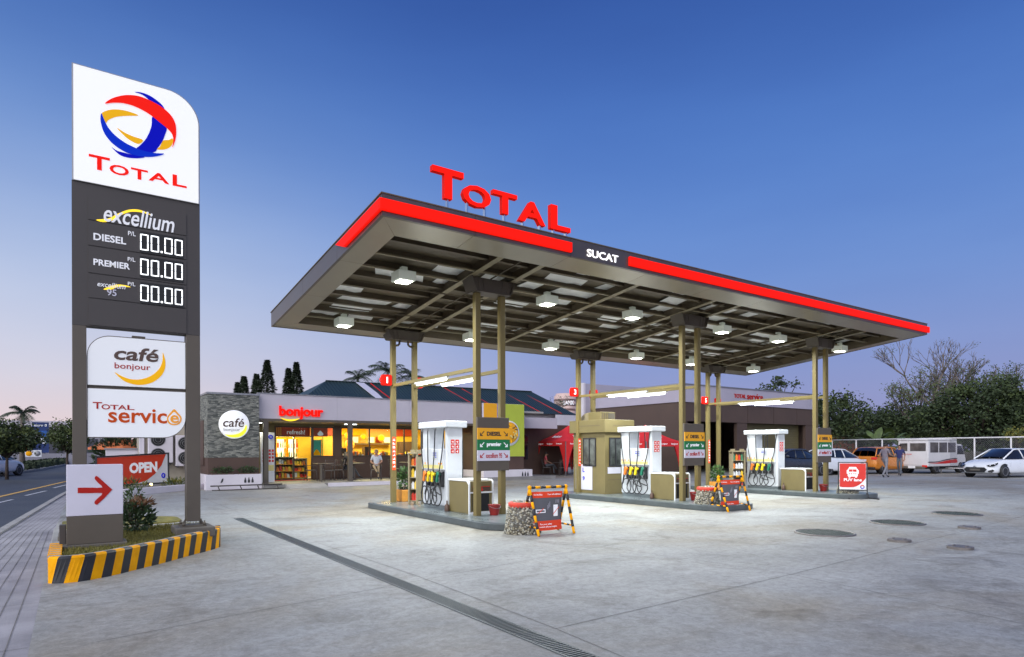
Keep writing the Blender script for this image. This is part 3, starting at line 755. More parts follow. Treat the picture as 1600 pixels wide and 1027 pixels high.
# column pairs, brackets
YC = (10.88, 14.91); ZT = (4.581, 4.216)
for cx in ICX:
    for y, zt in zip(YC, ZT):
        for dx in (-.296, .296):
            MB().box(cx + dx - .06, cx + dx + .06, y - .06, y + .06, ZI - .005, zt).build('column', M['column'], o, bevel=.008)
        zb = cz(y)
        mb = MB(); top = zb + .085
        mb.prism([(cx - .40, zt), (cx + .40, zt), (cx + .50, top), (cx - .50, top)], y - .15, y - .14); mb.prism([(cx - .40, zt), (cx + .40, zt), (cx + .50, top), (cx - .50, top)], y + .14, y + .15)
        mb.box(cx - .42, cx + .42, y - .17, y + .17, zt - .001, zt + .018)
        for dx in (-.45, -.36, -.236, .236, .36, .45): mb.bar((cx + dx * .88, y - .155, zt + .02), (cx + dx, y - .155, top - .01), .014)
        mb.prism([(cx - .42, zt + .02), (cx - .40, zt + .02), (cx - .50, top), (cx - .52, top)], y - .2, y + .2); mb.prism([(cx + .40, zt + .02), (cx + .42, zt + .02), (cx + .52, top), (cx + .50, top)], y - .2, y + .2)
        mb.build('bracket', M['taupe'], o)
    # down pipes bending into the rear columns
    mb = MB(); y, zt = YC[1], ZT[1]
    for sx in (-1, 1):
        mb.tube([(cx + sx * .12, y, zt + .02), (cx + sx * .12, y, zt - .08), (cx + sx * .16, y, zt - .12), (cx + sx * .23, y, zt - .13)], .028, 8)
    mb.build('drain_pipe', M['steel_dark'], o)
    # fluorescent bars between front and rear columns
    for dx, ya, yb in ((-.296, 12.15, 13.55), (.296, 12.0, 13.4)):
        x = cx + dx
        lb = MB().box(x - .035, x + .035, YC[0] + .06, YC[1] - .06, 3.035, 3.105).build('light_bar', M['column'], o)
        MB().box(x - .03, x + .03, ya - .08, yb + .08, 2.995, 3.034).build('tube_holder', M['white'], lb)
        MB().tube([(x, ya, 2.972), (x, yb, 2.972)], .02, 8).build('fluorescent_tube', M['tube'], lb)
        l = bpy.data.lights.new('tube_light', 'AREA'); l.shape = 'RECTANGLE'; l.size = .05; l.size_y = 1.3; l.energy = 26; l.color = (.93, 1, .95)
        q = bpy.data.objects.new('tube_light', l); COL.objects.link(q); q.location = (x, (ya + yb) / 2, 2.945)
# floodlight boxes under the deck
for cx in ICX:
    for y in (11.2, 14.45):
        for dx in (-1.73, 1.73):
            x = cx + dx; z1 = cz(y) + .105; z0 = z1 - .19
            lb = MB(); lb.box(x - .18, x + .18, y - .18, y + .18, z0 + .012, z1); lb.box(x - .06, x + .06, y - .06, y + .06, z1, z1 + .1)
            lb = lb.build('canopy_lamp', M['lampbox'], o, bevel=.012)
            MB().box(x - .12, x + .12, y - .12, y + .12, z0 - .004, z0 + .011).build('lamp_glass', M['diffuser'], lb)
            l = bpy.data.lights.new('canopy_light', 'AREA'); l.size = .28; l.energy = 138; l.color = (.94, 1, .98); l.spread = R(165)
            q = bpy.data.objects.new('canopy_light', l); COL.objects.link(q); q.location = (x, y, z0 - .03)

# rooftop letters
t = thing('rooftop_letters', 'big red lit block letters standing on short posts on the canopy edge', 'sign', (6.05, 9.06, 5.29))
YL = 9.06
for ch, b in zip('TOTAL', ((4.995, 5.727, 0.602, 0.484), (5.537, 5.646, 0.576, 0.351), (6.099, 5.656, 0.52, 0.37), (6.674, 5.614, 0.614, 0.375), (7.311, 5.639, 0.482, 0.438))):
    le = text(ch, (b[0], YL, b[1]), b[2] * .95, b[3], M['red_lit'], t, t=.09, bold=.028, name='letter', bev=.012)
    le.data.materials.append(M['red_lit2'])
    for p in le.data.polygons:
        if abs(p.normal.y) < .5: p.material_index = 1
    z1 = b[1] - b[3] / 2
    for dx in ((0,) if ch == 'T' else (-b[2] * .3, b[2] * .3)):
        MB().box(b[0] + dx - .012, b[0] + dx + .012, YL - .02, YL + .04, cz(YL) + FH + .015, z1 + .04).build('post', M['chrome'], t)

# ================================================================== THINGS ON THE COLUMNS
ordn = ('nearest', 'middle', 'farthest')
k = 0
for i, cx in enumerate(ICX):
    for jx, dx in enumerate((-.296, .296)):
        k += 1
        x = cx + dx - .19 if jx == 0 else cx + dx + .17; y = YC[1] - .02 if jx == 0 else YC[1] + .16
        s_ = thing('pump_number', 'red rounded plate with white %d on a rear %s column of the %s island' % (k, ('left', 'right')[jx], ordn[i]), 'number plate', (x, y, 3.19), 0, 'red pump number plates on the rear columns')
        MB().prism(rrect(x - .13, x + .13, 3.06, 3.33, (.05, .05, .05, .05), 5), y - .05, y + .05).build('plate', M['red_lit2'], s_)
        text(str(k), (x, y - .052, 3.195), .036 if k == 1 else .085, .15, M['letter_lit'], s_, bold=.004)
        MB().tube([(x - .13, y, 3.15), (x - .165, y, 3.15), (x - .165, y, 3.24), (x - .13, y, 3.24)], .012, 6).build('spout_mark', M['red_lit2'], s_)
def arrow_pts(cx, cz_, s, left):
    q = -1 if left else 1      # arrow pointing down and outwards
    p = [(-.5, .42), (.22, -.28), (-.12, -.28), (-.12, -.45), (.5, -.45), (.5, .17), (.33, .17), (.33, -.17), (-.39, .53)]
    p = [(cx + q * a * s, cz_ + b * s) for a, b in p]
    return p if q > 0 else p[::-1]
for i, cx in enumerate(ICX):
    y = 10.76
    s_ = thing('fuel_board', 'amber, green and pale fuel board on the front columns of the %s island' % ordn[i], 'sign', (cx, y, 1.03), 0, 'fuel boards on the front column pairs')
    x0, x1 = cx - .36, cx + .40
    MB().box(x0, x1, y, y + .055, 1.03, 2.10).build('back_panel', M['taupe'], s_, bevel=.008)
    for za, zb, m_, s, mt in ((1.658, 1.885, 'amber', 'DIESEL', 'blackpaint'), (1.444, 1.655, 'green', 'premier', 'letter_white'), (1.23, 1.441, 'lilac', 'excellium 95', 'red_print')):
        pn = MB().box(x0 - .008, x1 + .006, y - .016, y - .001, za, zb).build('fuel_strip', M[m_], s_)
        zc = (za + zb) / 2
        text(s, (cx + .02, y - .018, zc), .34 if s != 'excellium 95' else .38, .1 if s != 'DIESEL' else .085, M[mt], pn, bold=.036 if s != 'excellium 95' else .008)
        mb = MB()
        for lf in (True, False): mb.prism(arrow_pts(cx + .02 + (-.28 if lf else .28), zc, .1, lf), y - .02, y - .0165)
        mb.build('arrow', M[mt], pn)
M['strip_red'] = mat('fluorescent red strip', (.8, .07, .02), .4, var=0, emit=.35, ecol=(1, .1, .02))
for i, cx in enumerate(ICX[:3]):
    x = cx - .296; y = YC[1] - .06
    s_ = thing('column_strip', 'narrow upright red strip with white marks on a rear column of the %s island' % ordn[i], 'notice', (x, y, 1.0), 0, 'red strips on the rear columns')
    MB().box(x - .055, x + .03, y - .012, y - .001, .95, 1.78).build('strip', M['strip_red'], s_)
    mb = MB(); z = 1.02
    rs = random.Random(i)
    while z < 1.7:
        mb.box(x - .045, x + .02, y - .015, y - .0125, z, z + .022); mb.box(x - .045 + rs.choice((0, .04)), x - .02 + rs.choice((0, .03)), y - .015, y - .0125, z + .022, z + .055); z += .095
    mb.build('marks', M['letter_white'], s_)

# ================================================================== PUMPS
M['pump_white'] = mat('white pump enamel', (.62, .64, .67), .4, var=.06, scale=2, coat=.1)
M['pump_pale'] = mat('pale grey pump panel', (.55, .57, .56), .4, var=.05)
M['pump_yellow'] = mat('pale yellow strip', (.75, .66, .25), .4, var=.1, scale=7)
NOZ = [mat('orange nozzle', (.75, .2, .02), .45, var=.05), mat('yellow nozzle', (.85, .6, .01), .45, var=.05), mat('yellow nozzle two', (.85, .62, .01), .45, var=.05), mat('green nozzle', (.01, .16, .09), .45, var=.05)]
def make_pump(loc, label):
    """local frame: -X is the hose side seen from the street, Y runs along the island"""
    p = thing('fuel_pump', label, 'fuel pump', loc, 0, 'white fuel pumps')
    B = lambda mb, n, m, par=p, **k: mb.build(n, m, par, False, **k)
    x0, x1, y0, y1 = -.19, .19, -.58, .58
    mb = MB(); mb.box(x0, x1, y0, y0 + .1, .09, 1.80); B(mb, 'end_pillar', M['pump_white'], bevel=.012)
    mb = MB(); mb.box(x0, x1, y1 - .33, y1, .09, 1.80); B(mb, 'end_pillar', M['pump_white'], bevel=.012)
    mb = MB(); mb.box(x0 + .03, x1 - .03, y0 + .1, y1 - .33, .09, .87); B(mb, 'hose_cabinet', M['pump_white'])
    mb = MB(); mb.box(x0 - .03, x1 + .03, y0 + .1, y1 - .0, .87, 1.34); B(mb, 'display_head', M['pump_white'], bevel=.015)
    mb = MB(); mb.box(x0 + .02, x1 - .02, y0 + .02, y1 - .02, 0, .09); B(mb, 'plinth', M['island_top'])
    c = MB(); c.box(x0 - .08, x1 + .08, y0 - .08, y1 + .08, 1.80, 1.945); c = B(c, 'cap', M['pump_white'], bevel=.02)
    mb = MB(); mb.box(x0 - .032, x0 - .0295, y0 + .13, y1 - .03, .9, .98); B(mb, 'yellow_strip', M['pump_yellow'])
    s = MB(); s.box(x0 - .034, x0 - .0305, -.22, .08, 1.1, 1.27); s = B(s, 'price_screen', M['pump_pale'])
    mb = MB()
    for q, w in ((1.235, .16), (1.19, .16), (1.145, .07)): mb.box(x0 - .037, x0 - .0345, -.15, -.15 + w, q, q + .018)
    B(mb, 'screen_digits', M['blue_logo'], s)
    mb = MB()
    for yy in (-.4, -.28, .25, .38, .5): mb.box(x0 - .034, x0 - .0305, yy, yy + .05, .995, 1.03)
    B(mb, 'grade_label', M['yellow'])
    # icons on the end pillar: six red squares with pale pictures
    mb = MB(); mw = MB()
    for r_ in range(3):
        for q in range(2):
            xx, zz = -.055 + q * .115, 1.24 + r_ * .105
            mb.prism(rrect(xx - .045, xx + .045, zz, zz + .09, (.014,) * 4, 3), y0 - .004, y0 - .0005)
            mw.cbox((xx, y0 - .005, zz + .045), (.05, .003, .012), ry=rnd.uniform(-.8, .8)); mw.cbox((xx + .008, y0 - .005, zz + .035), (.014, .003, .045))
    ic = B(mb, 'warning_icons', M['red']); B(mw, 'pictogram', M['letter_white'], ic)
    # nozzles in holsters with hanging hoses
    for q, yy in enumerate((.30, .10, -.10, -.33)):
        h = MB(); h.box(x0 - .05, x0 + .03, yy - .075, yy + .045, .5, .84); h = B(h, 'holster', M['blackpaint'], bevel=.01)
        n = MB(); n.cbox((x0 - .085, yy + .03, .70), (.07, .075, .2), rx=.25); n.cbox((x0 - .085, yy - .005, .79), (.06, .12, .06), rx=.5)
        n = B(n, 'nozzle', NOZ[q], bevel=.015)
        g_ = MB(); g_.tube([(x0 - .09, yy - .04, .82), (x0 - .09, yy - .1, .85), (x0 - .06, yy - .12, .82)], .012, 6)
        g_.tube([(x0 - .09, yy - .03, .72), (x0 - .09, yy - .05, .65), (x0 - .09, yy - .02, .6), (x0 - .09, yy + .02, .61)], .008, 6); B(g_, 'spout', M['grey'], n)
        ht = yy + (.12, .06, -.02, -.12)[q]; ht = max(y0 + .02, min(y1 - .02, ht * 1.25))
        cy = yy + rnd.uniform(-.03, .05); cr = rnd.uniform(.15, .2); zc = .12 + cr
        pts = [(x0 - .06, ht, 1.79), (x0 - .07, ht, 1.7), (x0 - .085, ht + (yy - ht) * .3, 1.2), (x0 - .10, ht + (yy - ht) * .7, .8)]
        side = 1 if ht > yy else -1
        for a in range(0, 13):
            an = pi / 2 * (1 - side) + side * (-1) * a / 12 * 2 * pi * .98
            pts.append((x0 - .10 - .012 * a / 12 - .01 * (q % 2), cy + cr * cos(an) * side * side, zc + cr * sin(an) * 1.15))
        pts += [(x0 - .115, yy + .09, zc + .1), (x0 - .11, yy + .07, .52), (x0 - .095, yy + .05, .6)]
        hs = MB(); hs.tube(smooth_poly(pts, 4, False), .0135, 7); B(hs, 'hose', M['black'])
        sw = MB(); sw.tube([(x0 - .045, ht, 1.82), (x0 - .06, ht, 1.74)], .02, 7); sw.tube([(x0 - .095, yy + .05, .585), (x0 - .09, yy + .045, .63)], .018, 7); B(sw, 'swivel', M['grey'])
    # far side hoses, partly seen past the end pillar
    for yy in (-.45, .1, .4):
        hs = MB(); hs.tube([(x1 + .06, yy, 1.79), (x1 + .08, yy, 1.4), (x1 + .1, yy + .03, .8), (x1 + .1, yy + .1, .3), (x1 + .1, yy + .2, .3), (x1 + .08, yy + .2, .7)], .0135, 7); B(hs, 'hose', M['black'])
    # crash bar of the plinth
    return p
pump1 = make_pump((6.895, 12.775, ZI), 'white fuel pump with four hoses on the nearest island')
dup(pump1, (ICX[1] + .03, 12.62, ZI), None, 'white fuel pump with four hoses beside the tan pay booth')
dup(pump1, (ICX[2] - .06, 12.75, ZI), None, 'white fuel pump with four hoses on the island farthest right')

# ================================================================== SERVICE CABINETS, BUCKETS, EXTINGUISHERS
M['redbucket'] = mat('red bucket enamel', (.28, .015, .012), .45, var=.15)
def make_cabinet(loc, label):
    p = thing('service_cabinet', label, 'cabinet', loc, 0, 'low service cabinets on the islands')
    B = lambda mb, n, m, par=p, **k: mb.build(n, m, par, False, **k)
    mb = MB(); mb.box(-.29, .29, -.4, .42, 0, .665); B(mb, 'body', M['olive'], bevel=.01)
    mb = MB(); out = [(-.43, 0), (-.43, .60)] + [(-.43 + .1 * (1 - cos(a * pi / 12)), .60 + .1 * sin(a * pi / 12)) for a in range(1, 7)] + [(.45, .70), (.45, .667), (-.32, .667), (-.402, .60), (-.402, 0)]
    mb.prism(out, -.3, -.27, 'x'); mb.prism(out, .27, .3, 'x'); mb.box(-.27, .27, -.33, .45, .6665, .698)
    mb.box(-.27, .27, -.43, -.403, 0, .04); mb.box(-.27, .27, -.43, -.403, .42, .45)
    B(mb, 'white_rim', M['white'])
    mb = MB(); mb.box(-.2, .2, -.408, -.399, .05, .41); B(mb, 'opening', M['dark'])
    s = MB(); s.box(-.2, .22, -.412, -.4015, .455, .56); s = B(s, 'notice', M['brown_print'])
    mb = MB(); mb.box(-.2, .22, -.414, -.4125, .545, .558); mb.cbox((0.02, -.414, .5), (.03, .002, .07)); mb.cbox((.02, -.414, .505), (.07, .002, .018), ry=.6); B(mb, 'pictogram', M['red'], s)
    return p
cab1 = make_cabinet((6.955, 11.62, ZI), 'low tan cabinet with white rim beside the nearest fuel pump')
dup(cab1, (ICX[1], 11.55, ZI), None, 'low tan cabinet with white rim on the pay booth island')
dup(cab1, (ICX[2], 11.62, ZI), None, 'low tan cabinet with white rim on the farthest island')
def make_bucket(loc, label):
    p = thing('bucket', label, 'bucket', loc, 0, 'red fire buckets on the islands')
    mb = MB(); mb.lathe([(.085, 0), (.088, .01), (.125, .2), (.13, .215), (.122, .215), (.082, .02)], n=20); mb.build('pail', M['redbucket'], p, False)
    mb = MB(); mb.tube([(.125 * cos(a * pi / 10), -.02 - .1 * sin(a * pi / 10), .19 - .05 * sin(a * pi / 10)) for a in range(11)], .005, 5); mb.build('handle', M['grey'], p, False)
    return p
bk = make_bucket((7.0, 10.78, ZI), 'red bucket in front of the nearest service cabinet')
dup(bk, (ICX[1] + .1, 10.82, ZI), None, 'red bucket by the service cabinet on the pay booth island')
dup(bk, (ICX[2] + .05, 10.82, ZI), None, 'red bucket by the service cabinet on the farthest island')
def make_ext(loc, label):
    p = thing('oil_can', label, 'can', loc, 0, 'small metal cans against the cabinets')
    mb = MB(); mb.lathe([(.05, 0), (.055, .015), (.05, .13), (.02, .16), (.012, .19), (.02, .2), (.006, .235)], n=14); mb.build('body', M['brown_print'], p, False)
    mb = MB(); mb.tube([(.05, 0, .12), (.08, 0, .1), (.07, 0, .04), (.05, 0, .03)], .006, 5); mb.build('handle', M['brown_print'], p, False)
    return p
ex = make_ext((6.60, 12.02, ZI), 'small dark can standing between the nearest pump and its cabinet')
dup(ex, (ICX[1] - .37, 11.85, ZI), None, 'small dark can against the cabinet on the pay booth island')
dup(ex, (ICX[2] - .37, 11.9, ZI), None, 'small dark can against the cabinet on the farthest island')

# ================================================================== BOTTLE RACKS
BC = [mat('bottle ' + n, c, .35, var=.05) for n, c in (('orange', (.75, .2, .02)), ('red', (.6, .04, .02)), ('yellow', (.75, .5, .04)), ('white', (.7, .7, .72)), ('silver', (.45, .46, .5)), ('green', (.05, .2, .1)))]
def make_rack(loc, rz, label, a=.21):
    p = thing('bottle_rack', label, 'rack', loc, rz, 'tan bottle racks on the islands')
    B = lambda mb, n, m: mb.build(n, m, p, False)
    for sx in (-a, a):
        mb = MB(); mb.box(sx - .02, sx + .02, -.13, -.09, 0, 1.22); mb.box(sx - .02, sx + .02, .09, .13, 0, 1.22); mb.box(sx - .015, sx + .015, -.09, .09, .1, 1.15); B(mb, 'side_frame', M['steel_tan'])
    mb = MB(); mb.box(-a - .03, a + .03, -.15, .15, 1.22, 1.26); mb.box(-a, -a * .5, -.06, .06, 1.26, 1.32); mb.box(a * .5, a, -.06, .06, 1.26, 1.32); B(mb, 'top_rail', M['steel_tan'])
    mb = MB(); mb.box(-a + .02, a - .02, .1, .11, .1, 1.2); B(mb, 'back_panel', M['steel_dark'])
    for z in (.08, .36, .64, .92): mb = MB(); mb.box(-a + .02, a - .02, -.11, .1, z, z + .018); B(mb, 'shelf', M['steel_tan'])
    return p
def bottle(loc, m, h, lab, grp):
    mb = MB(); mb.box(-.036, .036, -.024, .024, 0, h * .72); mb.add([(-.036, -.024, h * .72), (.036, -.024, h * .72), (.036, .024, h * .72), (-.036, .024, h * .72), (-.014, -.014, h * .9), (.014, -.014, h * .9), (.014, .014, h * .9), (-.014, .014, h * .9), (-.014, -.014, h), (.014, -.014, h), (.014, .014, h), (-.014, .014, h)],
        [(0, 1, 5, 4), (1, 2, 6, 5), (2, 3, 7, 6), (3, 0, 4, 7), (4, 5, 9, 8), (5, 6, 10, 9), (6, 7, 11, 10), (7, 4, 8, 11), (8, 9, 10, 11)])
    o_ = mb.build('oil_bottle', m); o_.location = loc
    return tag(o_, lab, 'bottle', grp)
def fill_rack(loc, rz, where, seed, a=.21):
    rb = random.Random(seed); c, s = cos(rz), sin(rz)
    cn = {0: 'orange', 1: 'red', 2: 'yellow', 3: 'white', 4: 'silver', 5: 'green'}
    for r_, z in enumerate((.098, .378, .658, .938)):
        nb_ = 4 if a > .15 else 2
        for q in range(nb_):
            x, y = (q - (nb_ - 1) / 2) * .09, -.04
            k_ = rb.choice(((0, 1, 0, 1), (3, 4, 3, 2), (3, 3, 2, 0), (0, 1, 0, 5))[r_])
            o_ = bottle((loc[0] + c * x - s * y, loc[1] + s * x + c * y, loc[2] + z), BC[k_], rb.uniform(.17, .22),
                   '%s oil bottle on the %s shelf of the rack %s' % (cn[k_], ('bottom', 'second lowest', 'second highest', 'top')[r_], where), 'oil bottles on the rack ' + where)
            o_.rotation_euler = (0, 0, rz)
RZ = R(-62)
ra = make_rack((6.86, 14.05, ZI), RZ, 'tan rack of oil bottles behind the nearest fuel pump', .115)
fill_rack((6.86, 14.05, ZI), RZ, 'behind the nearest pump', 4, .115)
rb_ = (18.526, 13.443)
make_rack((*rb_, ZI), R(-30), 'tan rack of oil bottles left of the farthest fuel pump')
fill_rack((*rb_, ZI), R(-30), 'left of the farthest pump', 9)

# ================================================================== POT PLANTS
M['leaf_bright'] = mat('bright leaf', (.07, .16, .03), .55, var=.3, scale=14)
M['leaf_red'] = mat('reddish leaf', (.18, .08, .03), .6, var=.3, scale=14)
M['leaf_dark'] = mat('dark leaf', (.025, .05, .018), .6, var=.3, scale=14)
M['leaf_mid'] = mat('mid leaf', (.045, .085, .025), .6, var=.3, scale=14)
def leaves(mb, c, rx, ry, rz, n, l, w, seed, m=0, mats=1, up=.3):
    q = random.Random(seed)
    for i in range(n):
        while True:
            p = Vector((q.uniform(-1, 1), q.uniform(-1, 1), q.uniform(-1, 1)))
            if .15 < p.length < 1: break
        d = (p + Vector((q.uniform(-.6, .6), q.uniform(-.6, .6), q.uniform(-.3, .6) + up))).normalized()
        e = d.orthogonal().normalized(); e = Matrix.Rotation(q.uniform(0, 6.28), 3, d) @ e
        b = Vector((c[0] + p.x * rx, c[1] + p.y * ry, c[2] + p.z * rz)); L_, W_ = l * q.uniform(.6, 1.3), w * q.uniform(.6, 1.2)
        mb.add([b, b + d * L_ * .5 + e * W_ * .5, b + d * L_, b + d * L_ * .5 - e * W_ * .5], [(0, 1, 2, 3)], m + q.randrange(mats))
    return mb
def pot_plant(loc, label, s=1.0, seed=1):
    p = thing('potted_plant', label, 'plant', loc, 0)
    mb = MB(); mb.box(-.2 * s, .2 * s, -.2 * s, .2 * s, 0, .3 * s); mb.build('pot', M['orange_pot'], p, False, bevel=.015)
    mb = MB(); mb.box(-.17 * s, .17 * s, -.17 * s, .17 * s, .3 * s, .31 * s); mb.build('soil', M['brown_print'], p, False)
    mb = MB(); q = random.Random(seed)
    for k_ in range(7): mb.tube([(q.uniform(-.08, .08), q.uniform(-.08, .08), .3 * s), (q.uniform(-.16, .16) * s, q.uniform(-.16, .16) * s, .6 * s)], [.008, .004], 5)
    mb.build('stem', M['hedge'], p, False)
    mb = MB(); leaves(mb, (0, 0, .58 * s), .2 * s, .2 * s, .26 * s, 190, .13 * s, .08 * s, seed, mats=2); mb.build('foliage', [M['leaf_bright'], M['leaf_mid']], p, False)
    return p
pot_plant((7.08, 15.05, ZI), 'leafy green plant in an orange pot at the rear of the nearest island', 1.0, 3)
pg = (17.15, 13.191)
pot_plant((*pg, ZI), 'green plant in an orange pot by the rear columns of the farthest island', .9, 8)

# ================================================================== PAY BOOTH
bx, by = 12.82, 13.80
p = thing('pay_booth', 'tan sentry style pay booth with black framed windows and a thick roof band', 'booth', (13.35, 14.6, ZI))
z0 = ZI
mb = MB(); mb.box(bx, bx + 1.02, by, by + 1.42, z0, 1.95); mb.build('wall', M['olive'], p, bevel=.006)
mb = MB(); mb.box(bx - .09, bx + 1.11, by - .09, by + 1.51, 1.95, 2.33); mb.build('roof_band', M['olive'], p, bevel=.012)
mb = MB(); mb.box(bx - .094, bx - .088, by + .1, by + 1.2, 2.15, 2.165); mb.box(bx + .25, bx + 1.0, by - .094, by - .088, 2.15, 2.165); mb.build('groove', M['steel_dark'], p)
def win(par, side, a0, a1, z0_, z1_, pos):
    fr = MB(); gl = MB(); t_ = .03
    def bx_(mb, a, b, c, d, o0, o1):
        if side == 'x': mb.box(pos - o1, pos - o0, a, b, c, d)
        else: mb.box(a, b, pos - o1, pos - o0, c, d)
    mid = (a0 + a1) / 2
    for a, b, c, d in ((a0, a1, z0_, z0_ + t_), (a0, a1, z1_ - t_, z1_), (a0, a0 + t_, z0_ + t_, z1_ - t_), (a1 - t_, a1, z0_ + t_, z1_ - t_), (mid - .02, mid + .02, z0_ + t_, z1_ - t_)): bx_(fr, a, b, c, d, -.02, .03)
    f_ = fr.build('window', M['blackpaint'], par)
    bx_(gl, a0 + t_, a1 - t_, z0_ + t_, z1_ - t_, .001, .012); gl.build('pane', M['booth_glass'], f_)
    return f_
M['booth_glass'] = mat('reflecting booth glass', (.09, .1, .09), .08, var=.5, scale=2.5, spec=.8)
win(p, 'x', by + .38, by + .95, .95, 1.80, bx)
win(p, 'y', bx + .16, bx + .66, .95, 1.80, by)
mb = MB(); mb.box(bx - .012, bx - .001, by + .55, by + 1.3, z0 + .1, 1.0); ps = mb.build('poster', M['lilac'], p)
text('L', (bx - .014, by + .93, .83), .09, .13, M['blue_logo'], ps, rz=-pi / 2, bold=.02); text('9', (bx - .014, by + .93, .58), .09, .12, M['blue_logo'], ps, rz=-pi / 2, bold=.02)
mb = MB(); mb.box(bx + .1, bx + .62, by - .012, by - .001, .74, .93); mb.build('notice', M['lilac'], p)
mb = MB(); mb.box(bx + .72, bx + .98, by - .012, by - .001, 1.05, 1.35); mb.build('notice', M['lilac'], p)
mb = MB(); mb.box(bx + .12, bx + .9, by - .003, by - .0005, .55, .565); mb.build('groove', M['steel_dark'], p)
a = thing('roof_unit', 'small tan cooling unit on top of the pay booth roof', 'air conditioner', (13.2, 14.5, 2.33))
mb = MB(); mb.box(bx + .15, bx + .75, by + .35, by + .9, 2.33, 2.58); mb.build('case', M['olive'], a, bevel=.015)
mb = MB(); mb.prism([(by + .9, 2.33)] + [(by + .9 + .4 * sin(k * pi / 16), 2.33 + .25 * cos(k * pi / 16)) for k in range(9)], bx + .17, bx + .73, 'x'); mb.build('hood', M['steel_tan'], a, bevel=.01)
mb = MB()
for k in range(6): mb.box(bx + .2 + k * .085, bx + .245 + k * .085, by + .343, by + .349, 2.37, 2.54)
mb.build('grille', M['steel_dark'], a)
mb = MB(); mb.box(bx + .45, bx + .72, by + .338, by + .3425, 2.38, 2.54); mb.build('badge', M['foot_grey'], a)

# ================================================================== STONE PLANTERS
PEB = [mat('pebble ' + n, c, .6, var=.2, scale=9) for n, c in (('pale', (.46, .44, .36)), ('tan', (.30, .27, .19)), ('dark', (.12, .12, .10)), ('grey', (.22, .22, .2)))]
M['red_rim'] = mat('red painted rim', (.62, .05, .025), .6, var=.15, bump=.3)
def make_stone(loc, label):
    p = thing('stone_planter', label, 'planter', loc, 0, 'pebble covered planters with red rims')
    rb_, rt, h = .315, .232, .47
    mb = MB(); mb.lathe([(rb_, 0), (rt, h), (rt - .03, h)], n=28); mb.build('core', M['foot_grey'], p, False)
    mb = MB(); q = random.Random(2)
    for k in range(15):
        z = .018 + k * h / 15; r_ = rb_ + (rt - rb_) * z / h; n = int(2 * pi * r_ / .046)
        for s in range(n):
            an = 2 * pi * (s + .5 * (k % 2) + q.uniform(-.45, .45)) / n
            mb.ball((r_ * cos(an), r_ * sin(an), z + q.uniform(-.014, .014)), (q.uniform(.015, .03), q.uniform(.015, .03), q.uniform(.011, .024)), q.choice((0, 0, 1, 1, 2, 3)), 6, 4)
    mb.build('pebbles', PEB, p, False)
    mb = MB(); mb.lathe([(rt + .012, h - .02), (rt + .02, h + .05), (rt - .01, h + .075), (rt - .05, h + .07), (rt - .05, h - .01)], n=28); mb.build('rim', M['red_rim'], p, False)
    mb = MB(); 
    for k in range(120):
        an, r_ = q.uniform(0, 6.28), rt * .75 * math.sqrt(q.random()); mb.ball((r_ * cos(an), r_ * sin(an), h + .03 + q.uniform(0, .05)), q.uniform(.015, .03), q.choice((0, 1, 3)), 6, 4)
    mb.build('gravel', PEB, p, False)
    return p
sp1 = make_stone((6.47, 9.06, 0), 'pebble planter with red rim partly behind the nearest striped banner frame')
dup(sp1, (12.62, 10.0, 0), R(40), 'pebble planter with red rim behind the farther striped banner frame')
dup(sp1, (18.98, 9.95, 0), R(80), 'pebble planter with red rim behind the bus lane sign')

